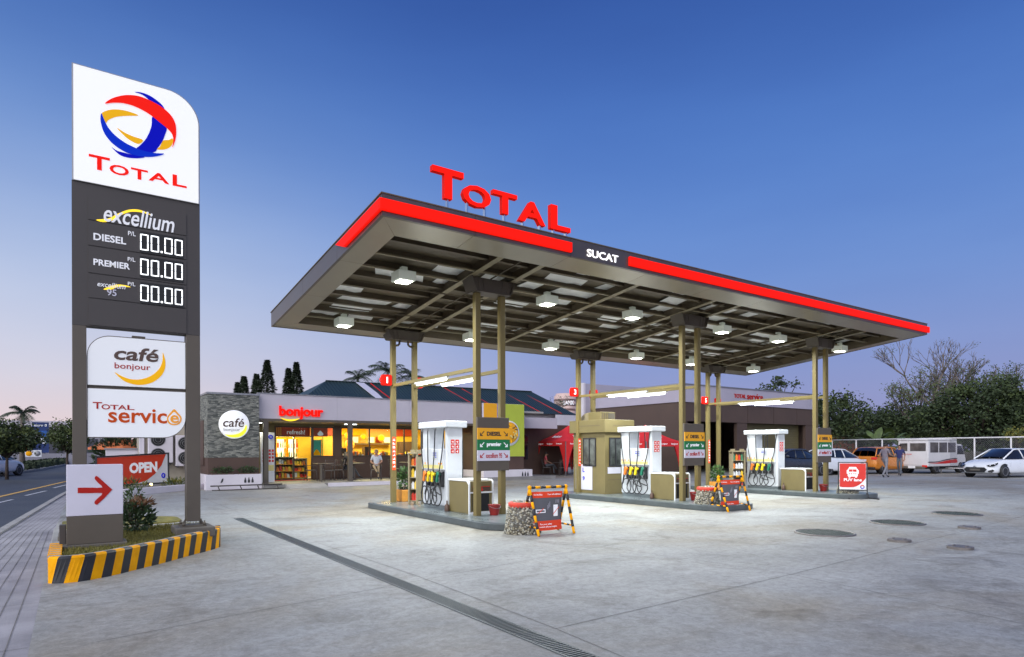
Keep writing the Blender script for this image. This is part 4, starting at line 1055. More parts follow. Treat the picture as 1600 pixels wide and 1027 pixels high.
# ================================================================== STRIPED BANNER FRAMES
def make_frame(A0, A1, B0, B1, ztop, label):
    """A0/A1 feet of the left leg pair, B0/B1 of the right pair"""
    A0, A1, B0, B1 = [Vector((*q, 0)) for q in (A0, A1, B0, B1)]
    ta = (A0 + A1) / 2 + Vector((0, 0, ztop)); tb = (B0 + B1) / 2 + Vector((0, 0, ztop))
    ctr = (A0 + A1 + B0 + B1) / 4
    p = thing('banner_frame', label, 'banner stand', (ctr.x, ctr.y, 0), 0, 'black and yellow banner frames on the forecourt')
    def striped(a, b, r_, n, name, ph=0):
        mb = MB()
        for k in range(n):
            mb.tube([a + (b - a) * (k / n), a + (b - a) * ((k + 1) / n)], r_, 10, (k + ph) % 2)
        return mb.build(name, [M['yellow'], M['blackpaint']], p)
    for f_, t_ in ((A0, ta), (A1, ta), (B0, tb), (B1, tb)): striped(f_, t_ - Vector((0, 0, .02)), .024, 7, 'leg')
    striped(ta, tb, .024, 7, 'top_bar', 1)
    striped(A0 * .83 + ta * .17, A1 * .83 + ta * .17, .016, 5, 'brace'); striped(B0 * .83 + tb * .17, B1 * .83 + tb * .17, .016, 5, 'brace')
    for t_ in (ta, tb): MB().ball(t_, .038, 0, 10, 6).build('elbow', M['yellow'], p)
    u = (tb - ta).normalized(); nrm = Vector((u.y, -u.x, 0)); L_ = (tb - ta).length
    def bp(s, z, bulge=1):   # s 0..1 across, z height
        return ta + u * (L_ * (.06 + .82 * s)) + Vector((0, 0, z - ztop)) + nrm * (.03 * sin(pi * s) * bulge + .02 * sin(3 * s + z * 6))
    def panel(za, zb, s0, s1, name, m, par, off=0, nx=10, nz=5):
        vs = []; fs = []
        for i in range(nz + 1):
            for k in range(nx + 1): vs.append(bp(s0 + (s1 - s0) * k / nx, za + (zb - za) * i / nz) + nrm * off)
        for i in range(nz):
            for k in range(nx): fs.append((i * (nx + 1) + k, i * (nx + 1) + k + 1, (i + 1) * (nx + 1) + k + 1, (i + 1) * (nx + 1) + k))
        mb = MB().add(vs, fs, 0, True); return mb.build(name, m, par)
    zt = ztop - .075; zb = .055
    ban = panel(zb, zt, 0, 1, 'banner', M['banner_grey'], p, nx=14, nz=10)
    md_ = ban.modifiers.new('thick', 'SOLIDIFY'); md_.thickness = .004
    H_ = zt - zb
    panel(zt - H_ * .16, zt, 0, 1, 'top_strip', M['banner_red'], ban, .004)
    panel(zb, zb + H_ * .25, 0, 1, 'bottom_strip', M['banner_red'], ban, .004)
    def onb(s, z, w, h, txt, m, bold=.0):
        v, f = tmesh(txt, bold, 0)
        MB().add([bp(s + x * w, z + y * h) + nrm * (.008 + .002 * zz) for x, y, zz in v], f).build('lettering', m, ban)
    onb(.2, zt - H_ * .08, .26, .035, 'No Smoking', M['letter_white'], .01); onb(.72, zt - H_ * .08, .46, .035, 'Turn off cellphone', M['letter_white'], .01)
    onb(.42, zb + H_ * .16, .4, .035, 'For your safety', M['letter_white'], .01); onb(.5, zb + H_ * .09, .6, .035, 'switch off your engine', M['letter_white'], .01)
    def rectb(s0, s1, z0_, z1_, m, name, off, sk=0):
        MB().add([bp(s0, z0_) + nrm * off, bp(s1, z0_ + sk) + nrm * off, bp(s1, z1_ + sk) + nrm * off, bp(s0, z1_) + nrm * off], [(0, 1, 2, 3)]).build(name, m, ban)
    zc = zb + H_ * .5
    rectb(.1, .42, zc - .03, zc + .03, M['letter_white'], 'cigarette_picture', .008); rectb(.13, .39, zc - .015, zc + .015, M['banner_grey'], 'cigarette_core', .010)
    rectb(.16, .36, zc - .05, zc - .035, M['banner_red'], 'strike_line', .012, .09)
    rectb(.7, .86, zc - .1, zc + .1, M['letter_white'], 'phone_picture', .008); rectb(.73, .83, zc - .02, zc + .075, M['lilac'], 'phone_screen', .010)
    rectb(.68, .9, zc - .07, zc - .055, M['banner_red'], 'strike_line', .012, .12)
    for dx in (0, .06, .12): rectb(.5 + dx * .6, .51 + dx * .6, zc + .02 + dx * .4, zc + .1 + dx * .5, M['lilac'], 'ring_mark', .009); rectb(.78 + dx * .8, .79 + dx * .8, zc + .13, zc + .19, M['lilac'], 'ring_mark', .009)
    for s in (.18, .72):
        a_ = ta + u * (L_ * (.06 + .82 * s)); MB().tube([a_, bp(s, zt)], .003, 4).build('wire', M['grey'], p)
    return p
M['banner_grey'] = mat('grey banner cloth', (.11, .11, .12), .6, var=.06)
M['banner_red'] = mat('red banner cloth', (.78, .055, .012), .6, var=.06)
make_frame((6.414, 8.514), (6.457, 9.091), (7.153, 8.483), (7.233, 9.024), .80, 'striped banner frame standing before the nearest island')
make_frame((12.414, 9.249), (12.44, 9.806), (13.145, 9.189), (13.343, 9.756), .80, 'striped banner frame standing before the pay booth island')

# ================================================================== BUS LANE SIGN
A = Vector((*(18.539, 9.991), 0)); B_ = Vector((*(18.958, 9.374), 0))
u = (B_ - A).normalized(); w = (B_ - A).length; rz = math.atan2(u.y, u.x)
p = thing('lane_sign', 'red bus lane sign board hung in a black tube frame on feet', 'sign', (A.x, A.y, 0), rz)
Bd = lambda mb, n, m, par=p, **k: mb.build(n, m, par, False, **k)
ht = 1.05
for x in (0, w):
    mb = MB(); mb.bar((x, 0, .0), (x, 0, ht), .028); Bd(mb, 'upright', M['blackpaint'])
    mb = MB(); mb.bar((x + .25, -.33, .02), (x - .1, .33, .02), .035); mb.box(x - .03, x + .03, -.03, .03, .02, .16); Bd(mb, 'foot', M['blackpaint'])
mb = MB(); mb.bar((0, 0, ht), (w, 0, ht), .024); mb.bar((0, 0, .24), (w, 0, .24), .024); Bd(mb, 'cross_rail', M['blackpaint'])
mb = MB(); mb.box(.03, w - .03, -.012, .006, .265, ht - .025); bd = Bd(mb, 'board', M['white'])
x0, x1, z0, z1 = .035, w - .035, .27, ht - .03
sw = [(x0, z1), (x0, z0 + .07)] + [(x0 + (x1 - x0) * t, z0 + .055 + .9 * max(0, t - .45) ** 2) for t in (.1, .25, .4, .55, .65, .75, .85, .93, 1)] + [(x1, z1)]
mb = MB(); mb.prism(sw[::-1], -.016, -.0125); Bd(mb, 'red_field', M['banner_red2'] if 'banner_red2' in M else M['red'], bd)
cxm = w * .5; zc = z0 + (z1 - z0) * .68
mb = MB()
mb.prism(rrect(cxm - .13, cxm + .13, zc - .14, zc + .10, (.03, .03, .04, .04), 4), -.02, -.0165); mb.prism(rrect(cxm - .1, cxm + .1, zc + .105, zc + .14, (0, 0, .02, .02), 4), -.02, -.0165)
mb.box(cxm - .155, cxm - .135, -.02, -.0165, zc - .06, zc + .05); mb.box(cxm + .135, cxm + .155, -.02, -.0165, zc - .06, zc + .05)
for sx in (-1, 1): mb.box(cxm + sx * .085 - .025, cxm + sx * .085 + .025, -.02, -.0165, zc - .17, zc - .141)
bs = Bd(mb, 'bus_picture', M['letter_white'], bd)
mb = MB(); mb.box(cxm - .1, cxm - .005, -.023, -.0205, zc, zc + .07); mb.box(cxm + .005, cxm + .1, -.023, -.0205, zc, zc + .07)
for sx in (-.08, -.03, .03, .08): mb.box(cxm + sx - .015, cxm + sx + .015, -.023, -.0205, zc - .075, zc - .045)
Bd(mb, 'bus_windows', M['red'], bs)
text('PUV lane', (cxm, -.018, z0 + .275), w * .62, .085, M['letter_white'], bd, bold=.025, world=False)
mb = MB(); mb.tube([(x1 - .09 + .045 * cos(a), -.014, z0 + .07 + .045 * sin(a)) for a in [k * pi / 8 for k in range(16)]], .012, 6, closed=True); Bd(mb, 'emblem', M['blue_logo'], bd)
mb = MB(); mb.tube([(x1 - .09 + .047 * cos(a), -.017, z0 + .07 + .047 * sin(a)) for a in [.3 + k * pi / 10 for k in range(9)]], .013, 6); Bd(mb, 'emblem_red', M['red'], bd)

# ================================================================== SHRUBS IN THE PLANTING BED
def shrub(loc, label, r_, h, seed, mats, n=700):
    p = thing('shrub', label, 'shrub', loc, 0, 'shrubs by the price sign')
    mb = MB(); q = random.Random(seed)
    for k in range(9): mb.tube([(0, 0, 0), (q.uniform(-.5, .5) * r_, q.uniform(-.5, .5) * r_, h * .5), (q.uniform(-1, 1) * r_, q.uniform(-1, 1) * r_, h * q.uniform(.7, 1))], [.012, .008, .003], 5)
    mb.build('stem', M['trunk'], p, False)
    mb = MB(); leaves(mb, (0, 0, h * .45), r_, r_, h * .45, n, .085, .038, seed, mats=len(mats) - 1)
    leaves(mb, (.06, 0, h * .86), r_ * .6, r_ * .6, h * .16, int(n * .16), .1, .04, seed + 9, m=len(mats) - 1)
    mb.build('foliage', mats, p, False)
sg = (0.788, 11.094)
shrub((*sg, .24), 'low round shrub with reddish tips on the grass beside the arrow sign', .24, .46, 21, [M['leaf_dark'], M['leaf_mid'], M['leaf_red']])
sg = (0.925, 14.365)
shrub((*sg, .15), 'darker leafy shrub behind the arrow sign', .26, .55, 22, [M['leaf_dark'], M['leaf_mid'], M['leaf_mid']], 260)

# ================================================================== CAFE BUILDING
def stone_mat():
    m = bpy.data.materials.new('stacked stone'); m.use_nodes = True; nt = m.node_tree; b = nt.nodes['Principled BSDF']; L = nt.links
    tc = nt.nodes.new('ShaderNodeTexCoord'); mp = nt.nodes.new('ShaderNodeMapping'); mp.inputs['Scale'].default_value = (5, 5, 16)
    L.new(tc.outputs['Object'], mp.inputs[0])
    v = nt.nodes.new('ShaderNodeTexVoronoi'); v.inputs['Scale'].default_value = 1.3; v.distance = 'CHEBYCHEV'
    L.new(mp.outputs[0], v.inputs['Vector'])
    r = nt.nodes.new('ShaderNodeValToRGB'); e = r.color_ramp.elements
    e[0].color = (.085, .09, .08, 1); e[1].color = (.26, .26, .22, 1); e[0].position = .1; e[1].position = .9
    sp = nt.nodes.new('ShaderNodeSeparateXYZ'); L.new(v.outputs['Color'], sp.inputs[0]); L.new(sp.outputs[0], r.inputs[0]); L.new(r.outputs[0], b.inputs['Base Color'])
    bp = nt.nodes.new('ShaderNodeBump'); bp.inputs['Strength'].default_value = .9; bp.inputs['Distance'].default_value = .04
    mx = nt.nodes.new('ShaderNodeMath'); mx.operation = 'SUBTRACT'; L.new(sp.outputs[1], mx.inputs[0]); L.new(v.outputs['Distance'], mx.inputs[1])
    L.new(mx.outputs[0], bp.inputs['Height']); L.new(bp.outputs[0], b.inputs['Normal']); b.inputs['Roughness'].default_value = .8
    return m
M['stone'] = stone_mat()
M['fascia_lilac'] = mat('pale grey fascia cladding', (.50, .465, .51), .55, var=.04, scale=.8)
M['porch_ceiling'] = mat('tan porch ceiling', (.36, .30, .19), .6, var=.05)
M['cafe_wall'] = mat('yellow cafe wall', (.85, .55, .045), .6, var=.1, scale=1.5)
M['red_header'] = mat('red header board', (.5, .06, .02), .5, var=.05)
M['orange_wall'] = mat('orange board', (.75, .32, .04), .5, var=.1)
M['lime'] = mat('lime panel', (.42, .5, .05), .5, var=.04)
M['violet'] = mat('violet panel', (.22, .2, .55), .5, var=.04)
M['teal_board'] = mat('teal menu board', (.03, .3, .24), .5, var=.05)
M['fridge_lit'] = mat('lit cooler back', (.85, .85, .7), .5, var=0, emit=2.2, ecol=(1, .9, .5))
M['tile'] = mat('grey floor tile', (.22, .21, .2), .5, var=.12, scale=2)
cafe = thing('cafe_building', 'low cafe building with pale fascia band, brown base wall and glowing yellow windows', 'building', (11, 30, 0))
YP = 26.0; YG = 28.5
B = lambda mb, n, m, par=cafe, **k: mb.build(n, m, par, **k)
mb = MB(); mb.box(5.95, 20.0, 25.1, 34, -.05, .15); B(mb, 'walkway_slab', M['tile'])
mb = MB(); mb.box(8.4, 15.9, 25.06, 25.099, 0, .152); B(mb, 'slab_edge', M['whitewall'])
mb = MB(); mb.prism([(24.4, .004), (25.1, .004), (25.1, .152)], 6.75, 8.25, 'x'); B(mb, 'ramp', M['concrete'])
mb = MB(); mb.box(7.0, 8.6, 28.0, 28.45, .151, .162); B(mb, 'door_mat', M['red'])
mb = MB()
for a, b in ((5.95, 9.1), (9.105, 12.4), (12.405, 15.98)): mb.box(a, b, YP, YP + .12, 2.70, 3.66)
B(mb, 'fascia', M['fascia_lilac'])
mb = MB(); mb.box(5.94, 16.0, YP - .03, YP + .14, 3.661, 3.70); B(mb, 'parapet_cap', M['grey'])
mb = MB(); mb.box(5.95, 16.0, YP - .012, YP + .14, 2.60, 2.699); B(mb, 'beam', M['taupe'])
mb = MB(); mb.box(5.95, 16.0, YP + .14, YG + .1, 2.62, 2.68); B(mb, 'porch_ceiling', M['porch_ceiling'])
mb = MB(); mb.box(5.95, 20.0, YP + .13, 34, 3.3, 3.4); B(mb, 'roof', M['concrete'])
for x in (6.26, 9.68, 13.1): MB().box(x - .09, x + .09, YP - .01, YP + .16, .151, 2.599).build('porch_column', M['taupe'], cafe, bevel=.006)
mb = MB(); mb.box(8.45, 8.54, 26.2, 26.29, .151, .85); B(mb, 'bollard', M['taupe'])
# shop front: base wall, piers, header wall
mb = MB(); mb.box(8.84, 9.83, YG, YG + .15, .151, 1.165); mb.box(10.13, 16.0, YG, YG + .15, .151, 1.165); mb.box(9.83, 10.13, YG - .02, YG + .15, .151, 2.55)
B(mb, 'base_wall', M['brownwall'])
mb = MB(); mb.box(5.95, 16.0, YG, YG + .15, 2.5, 3.3); mb.box(5.95, 7.21, YG, YG + .15, .151, 2.5); B(mb, 'upper_wall', M['olive'])
for (x0, x1, z0, z1, muls) in ((7.21, 8.84, .16, 2.5, (8.03,)), (8.84, 9.83, 1.165, 2.5, ()), (10.13, 16.0, 1.165, 2.5, (11.52, 13.3, 15.0))):
    fr = MB()
    for a, b, c, d in ((x0, x1, z1 - .05, z1), (x0, x1, z0, z0 + .04), (x0, x0 + .05, z0 + .04, z1 - .05), (x1 - .05, x1, z0 + .04, z1 - .05)): fr.box(a, b, YG - .03, YG + .06, c, d)
    for mx_ in muls: fr.box(mx_ - .025, mx_ + .025, YG - .028, YG + .055, z0 + .04, z1 - .05 if z0 > 1 else 2.05)
    if z0 < 1: fr.box(x0 + .05, x1 - .05, YG - .027, YG + .054, 2.0501, 2.09)
    f = fr.build('window' if z0 > 1 else 'door', M['frame'], cafe)
    MB().box(x0 + .05, x1 - .05, YG + .01, YG + .02, z0 + .04, z1 - .05).build('pane', M['glass'], f)
# room behind
mb = MB(); mb.box(6.2, 16.0, 32.4, 32.5, .15, 3.2); mb.box(6.1, 6.2, YG + .15, 32.5, .15, 3.2); mb.box(15.9, 16.0, YG + .15, 32.5, .15, 3.2); B(mb, 'inner_wall', M['cafe_wall'])
mb = MB(); mb.box(6.2, 15.9, YG + .15, 32.4, 2.75, 2.8); B(mb, 'inner_ceiling', M['white'])
mb = MB(); mb.box(8.9, 15.9, 32.34, 32.395, 2.2, 2.74); B(mb, 'header_panel', M['orange_wall'])
mb = MB(); mb.box(7.26, 8.79, YG + .2, YG + .24, 2.07, 2.47); hb = B(mb, 'header_board', M['red_header'])
text('refresh!', (8.18, YG + .195, 2.26), .78, .2, M['letter_white'], hb, bold=.01)
for a in (7.33, 7.42, 7.5): MB().box(a, a + .05, YG + .19, YG + .199, 2.07, 2.47).build('stripe', M['orange_wall'], hb)
mb = MB(); mb.box(8.89, 9.6, YG + .2, YG + .24, 2.07, 2.47); hb = B(mb, 'header_board', M['red_header'])
MB().prism(smooth_poly([(9.18, 2.12), (9.36, 2.12), (9.4, 2.2), (9.33, 2.28), (9.27, 2.34), (9.2, 2.28), (9.14, 2.2)], 3), YG + .19, YG + .199).build('cup_picture', M['letter_white'], hb)
MB().box(9.36, 9.4, YG + .21, YG + .25, 1.2, 2.06).build('divider', M['lime'], cafe)
mb = MB(); mb.box(8.9, 9.34, YG + .3, YG + .34, 1.2, 1.92); tb = B(mb, 'menu_board', M['teal_board'])
MB().prism([(8.95, 1.22), (9.05, 1.42), (9.12, 1.5), (9.2, 1.44), (9.3, 1.3), (9.28, 1.22)], YG + .29, YG + .299).build('snack_picture', M['yellow'], tb)
PC = BC
def shelf_unit(x0, x1, y, z0, z1, n, name, label, seed, lit=False):
    s_ = thing(name, label, 'shelf' if not lit else 'cooler', ((x0 + x1) / 2, y, z0))
    mb = MB(); mb.box(x0, x1, y + .4, y + .44, z0, z1); mb.build('back', M['fridge_lit'] if lit else M['steel_tan'], s_)
    mb = MB(); mb.box(x0, x0 + .03, y, y + .4, z0, z1); mb.box(x1 - .03, x1, y, y + .4, z0, z1); mb.box(x0, x1, y, y + .4, z1, z1 + .05)
    mb.build('case', M['yellow'] if lit else M['steel_tan'], s_)
    q = random.Random(seed); pr = MB()
    for k in range(n):
        z = z0 + .05 + (z1 - z0 - .05) * k / n
        MB().box(x0 + .03, x1 - .03, y, y + .4, z, z + .025).build('shelf', M['orange_wall'] if not lit else M['white'], s_)
        x = x0 + .05
        while x < x1 - .1:
            w = q.uniform(.05, .11); h = q.uniform(.45, .75) * (z1 - z0) / n
            if lit: pr.lathe([(w * .42, 0), (w * .42, h * .62), (w * .17, h * .8), (w * .17, h)], (x + w / 2, y + .1, z + .026), 7, q.randrange(6))
            else: w *= 1.5; pr.prism([(x, z + .026), (x + w, z + .026), (x + w * q.uniform(.8, 1), z + .026 + h * q.uniform(.7, 1)), (x + w * q.uniform(0, .2), z + .026 + h)], y + .03, y + .16, 'y', q.choice((0, 1, 2, 2, 3, 0)))
            x += w + q.uniform(.004, .03)
    p_ = pr.build('products', PC, s_); p_['kind'] = 'stuff'
shelf_unit(7.3, 7.78, 30.6, .2, 1.98, 4, 'drinks_cooler', 'lit drinks cooler at the left behind the cafe glass door', 1, True)
shelf_unit(7.82, 8.3, 30.6, .2, 1.98, 4, 'drinks_cooler', 'lit drinks cooler in the middle behind the cafe glass door', 2, True)
shelf_unit(8.34, 8.85, 30.6, .2, 1.98, 4, 'drinks_cooler', 'lit drinks cooler at the right behind the cafe glass door', 3, True)
shelf_unit(7.32, 8.1, YG + .35, .17, 1.12, 3, 'snack_shelf', 'low shelf of packets just inside the cafe glass door', 4)
shelf_unit(8.15, 8.78, YG + .55, .17, 1.05, 3, 'snack_shelf', 'low shelf of packets at the right inside the cafe door', 5)
ct = thing('service_counter', 'long counter with jars and machines behind the cafe windows', 'counter', (12.8, 30, .15))
MB().box(10.2, 15.6, 29.9, 30.5, .15, 1.14).build('body', M['orange_wall'], ct); MB().box(10.15, 15.65, 29.85, 30.55, 1.141, 1.19).build('top', M['brown_print'], ct)
q = random.Random(8); mb = MB()
for k in range(46):
    x = q.uniform(10.3, 15.5); h = q.uniform(.06, .22); mb.box(x, x + q.uniform(.05, .14), 29.95, 30.1 + q.uniform(0, .25), 1.191, 1.191 + h, q.randrange(5))
mb.build('jars', PC, ct)['kind'] = 'stuff'
mb = MB(); mb.box(10.55, 10.95, 30.0, 30.4, 1.191, 1.55); mb.box(11.9, 12.2, 30.0, 30.4, 1.191, 1.62); mb.build('coffee_machine', M['frame'], ct)
mb = MB(); mb.box(10.2, 11.5, 32.0, 32.38, 1.55, 1.6); mb.box(12, 14.2, 32.0, 32.38, 1.75, 1.8); B(mb, 'wall_shelf', M['brown_print'])
for x, z, r_ in ((11.75, 2.2, .2), (11.85, 1.75, .28), (12.6, 2.15, .17), (13.6, 2.1, .2)):
    MB().lathe([(r_, 0), (r_ * .95, -.012), (.01, -.02)], (x, 32.0, z), 20, 0, axis='y').build('dish_picture', M['orange_wall'], cafe)
    MB().lathe([(r_ * .7, 0), (r_ * .6, -.01), (.01, -.015)], (x, 31.975, z), 16, 0, axis='y').build('dish_food', M['yellow'], cafe)
mb = MB()
for k in range(3): mb.box(14.3 + k * .02, 14.95, YG - .02 - .001 * k, YG - .005, 1.2 + k * .42, 1.5 + k * .42)
B(mb, 'window_poster', M['lilac'])
for (x, y, e) in ((8.2, 29.4, 150), (11.4, 30.6, 230), (13.8, 30.6, 230)):
    l = bpy.data.lights.new('cafe_light', 'AREA'); l.shape = 'RECTANGLE'; l.size = 1.6; l.size_y = 1.4; l.energy = e; l.color = (1, .80, .36)
    q = bpy.data.objects.new('cafe_light', l); COL.objects.link(q); q.location = (x, y, 2.72)
l = bpy.data.lights.new('shelf_fill', 'AREA'); l.shape = 'RECTANGLE'; l.size = 1.3; l.size_y = .1; l.energy = 22; l.color = (1, .85, .5)  # unseen fill lamp, added to brighten the fronts of the shelf goods
q = bpy.data.objects.new('shelf_fill', l); COL.objects.link(q); q.location = (8.0, 28.78, 2.02); q.rotation_euler = (R(-28), 0, 0)
for x0, x1, m_ in ((9.0, 9.9, 'red_header'), (10.3, 11.2, 'red_header'), (11.3, 12.9, 'yellow'), (14.4, 15.6, 'red_header')):
    MB().box(x0, x1, 32.30, 32.339, 2.22, 2.72).build('header_picture', M[m_], cafe)
for k in range(5): MB().box(12.1 + k * .45, 12.45 + k * .45, 32.33, 32.395, 1.85, 2.15).build('menu_card', M[('white', 'orange_wall', 'white', 'red_header', 'white')[k]], cafe)
MB().box(10.3, 11.3, 31.6, 32.0, .15, 2.0).build('back_cabinet', M['orange_wall'], cafe); MB().box(14.5, 15.5, 31.6, 32.0, .15, 1.9).build('back_cabinet', M['brown_print'], cafe)
for x, y in ((6.05, 26.9), (9.9, 26.6), (13.9, 26.6)):
    lb = MB().box(x - .28, x + .28, y - .06, y + .06, 2.57, 2.615).build('porch_lamp', M['white'], cafe)
    MB().box(x - .26, x + .26, y - .05, y + .05, 2.555, 2.569).build('lamp_glass', M['tube'], lb)
    l = bpy.data.lights.new('porch_light', 'AREA'); l.shape = 'RECTANGLE'; l.size = .55; l.size_y = .12; l.energy = 30; l.color = (1, .95, .75)
    q = bpy.data.objects.new('porch_light', l); COL.objects.link(q); q.location = (x, y, 2.54)
# fascia sign
s_ = thing('cafe_sign', 'red lit lettering with a yellow smile on the cafe fascia', 'sign', (7.65, YP - .08, 2.7))
v = text('bonjour', (7.62, YP - .06, 2.955), 1.75, .53, M['red_lit'], s_, t=.06, bold=.035)
MB().prism(smooth_poly([(6.78, 2.74), (6.95, 2.65), (7.15, 2.61), (7.35, 2.64), (7.53, 2.73), (7.35, 2.70), (7.15, 2.685), (6.95, 2.70)], 4), YP - .12, YP - .06).build('smile', M['yellow_lit'], s_)
# notice pylon by the first porch column
s_ = thing('notice_pylon', 'tall white notice pylon with rows of red marks beside the first cafe column', 'sign', (6.55, 27.0, .15))
MB().box(6.29, 6.83, 27.0, 27.12, .152, 2.18).build('board', M['white'], s_, bevel=.008)
mb = MB()
for r_ in range(4):
    for c_ in range(4): mb.box(6.36 + c_ * .12, 6.44 + c_ * .12, 26.994, 26.9995, .98 + r_ * .14, 1.07 + r_ * .14)
mb.build('marks', M['red'], s_)
MB().box(6.55, 6.8, 26.99, 26.9995, .62, .86).build('screen', M['pump_yellow'], s_)
mb = MB(); mb.tube([(6.68 + .07 * cos(k * pi / 8), 26.995, 2.0 + .07 * sin(k * pi / 8)) for k in range(16)], .018, 6, closed=True); mb.build('emblem', M['blue_logo'], s_)

# stone block with the round sign
sb = thing('stone_wall', 'grey stacked stone wall block at the left end of the cafe', 'wall', (5.02, 27, 0))
MB().box(4.12, 5.94, 25.72, 29.3, 1.19, 3.55).build('stone_face', M['stone'], sb)
MB().box(4.135, 5.93, 25.735, 29.28, .56, 1.189).build('brown_band', M['brownwall'], sb)
MB().box(4.0, 5.96, 25.4, 25.73, .0, .56).build('white_base', M['whitewall'], sb, bevel=.01)
MB().box(4.135, 5.93, 25.74, 29.28, .0, .559).build('core', M['whitewall'], sb)
MB().box(4.09, 5.97, 25.69, 29.33, 3.551, 3.62).build('coping', M['grey'], sb)
mb = MB()
for k in range(3): x = 5.36 + k * .13; mb.prism(smooth_poly([(x - .04, .25), (x + .04, .25), (x + .03, .36), (x + .015, .38), (x + .02, .43), (x - .02, .43), (x - .015, .38), (x - .03, .36)], 2), 25.393, 25.3995)
mb.prism(smooth_poly([(4.5, .25), (4.58, .3), (4.6, .42), (4.55, .4), (4.52, .32)], 3), 25.393, 25.3995); mb.build('cup_marks', M['blackpaint'], sb)
s_ = thing('round_sign', 'round white lit cafe sign on the stone wall block', 'sign', (5.03, 25.66, 2.43))
MB().lathe([(.535, .05), (.535, -.03), (.52, -.045), (.01, -.05)], (5.03, 25.67, 2.43), 40, 0, axis='y').build('case', M['white_lit'], s_)
text('café', (5.0, 25.615, 2.50), .74, .33, M['brown_print'], s_, bold=.012, shear=.15); text('bonjour', (4.94, 25.615, 2.22), .58, .15, M['grey'], s_, bold=0)
MB().prism(smooth_poly([(5.44, 2.42), (5.47, 2.3), (5.42, 2.14), (5.28, 2.0), (5.08, 1.94), (4.86, 1.96), (4.7, 2.05), (4.86, 2.04), (5.06, 2.06), (5.24, 2.13), (5.37, 2.26)], 4), 25.605, 25.619).build('crescent', M['lime_lit'], s_)
l = bpy.data.lights.new('sign_halo', 'AREA'); l.size = 1.0; l.energy = 9; l.color = (1, 1, .85); q = bpy.data.objects.new('sign_halo', l); COL.objects.link(q); q.location = (5.6, 25.45, 2.45); q.rotation_euler = (R(-80), 0, R(20))
def low_plants(loc, lx, ly, h, n, label, seed):
    p = thing('bed_plants', label, 'plant', loc)
    mb = MB(); mb.box(-lx, lx, -ly, ly, 0, .04); mb.build('soil', M['brown_print'], p, False)
    mb = MB(); leaves(mb, (0, 0, h * .55), lx, ly, h * .5, n, .09, .04, seed, mats=2); mb.build('foliage', [M['leaf_dark'], M['leaf_mid']], p, False)
low_plants((4.6, 25.55, .56), .38, .1, .26, 260, 'left clump of low green plants on the white base of the stone wall', 31)
low_plants((5.5, 25.55, .56), .36, .1, .26, 260, 'right clump of low green plants on the white base of the stone wall', 32)
rl = thing('low_rail', 'low dark tube rail along the kerb before the stone wall', 'rail', (5.4, 25, 0))
mb = MB(); mb.tube([(4.1, 25.05, .17), (6.6, 25.0, .17)], .025, 8); mb.tube([(4.1, 24.75, .03), (6.6, 24.7, .03)], .02, 8); mb.build('bar', M['taupe_dark'], rl)
for x in (4.35, 5.1, 5.7, 6.4): MB().bar((x, 25.03, .17), (x, 24.72, .03), .03).build('bracket', M['taupe_dark'], rl)

# poster block at the other end
pb = thing('poster_wall', 'brown end wall carrying a big yellow, violet and lime food poster', 'wall', (17.4, 26.5, 0))
MB().box(16.02, 18.46, 25.73, 29.5, .48, 3.66).build('wall', M['brownwall'], pb)
MB().box(15.9, 18.75, 25.4, 25.73, 0, .48).build('white_base', M['whitewall'], pb, bevel=.01); MB().box(16.02, 18.7, 25.74, 29.4, 0, .479).build('core', M['whitewall'], pb)
po = MB().box(16.03, 18.46, 25.69, 25.728, 1.12, 3.68).build('poster', M['lilac'], pb)
for a, b, m_ in ((16.1, 16.85, 'amber'), (16.86, 17.1, 'violet'), (17.101, 18.455, 'lime')): MB().box(a, b, 25.68, 25.6895, 1.125, 3.675).build('colour_field', M[m_], po)
MB().lathe([(.62, 0), (.6, -.03), (.01, -.04)], (17.55, 25.679, 2.25), 30, 0, axis='y').build('bowl_picture', M['white'], po)
MB().lathe([(.52, 0), (.5, -.02), (.01, -.025)], (17.55, 25.64, 2.28), 26, 0, axis='y').build('food_picture', M['amber'], po)
mb = MB(); q = random.Random(3)
for k in range(40): a, r_ = q.uniform(0, 6.28), .48 * math.sqrt(q.random()); mb.cbox((17.55 + r_ * cos(a), 25.612, 2.28 + r_ * sin(a)), (.16, .006, .05), q.randrange(3), ry=q.uniform(0, 3))
mb.build('chips', [M['pump_yellow'], M['yel_logo'], M['brown_print']], po)
mb = MB()
for k in range(3): x = 18.15 + k * .16; mb.prism(smooth_poly([(x - .045, .17), (x + .045, .17), (x + .035, .3), (x + .015, .32), (x + .02, .37), (x - .02, .37), (x - .015, .32), (x - .035, .3)], 2), 25.393, 25.3995)
mb.build('cup_marks', M['blackpaint'], pb)
# lower wing beyond the poster
wg = thing('cafe_wing', 'lower brown wing with pale fascia behind the red tent', 'building', (20.5, 30, 0))
MB().box(18.5, 22.4, 28.0, 28.15, 2.62, 3.2).build('fascia', M['fascia_lilac'], wg); MB().box(18.5, 24.5, 29.6, 34, 0, 2.9).build('wall', M['brownwall'], wg); MB().box(18.5, 22.4, 28.15, 34, 2.9, 3.0).build('roof', M['concrete'], wg)
MB().box(18.7, 21.5, 29.57, 29.599, .9, 2.3).build('shutter', M['teal_dark'] if 'teal_dark' in M else M['dglass'], wg)

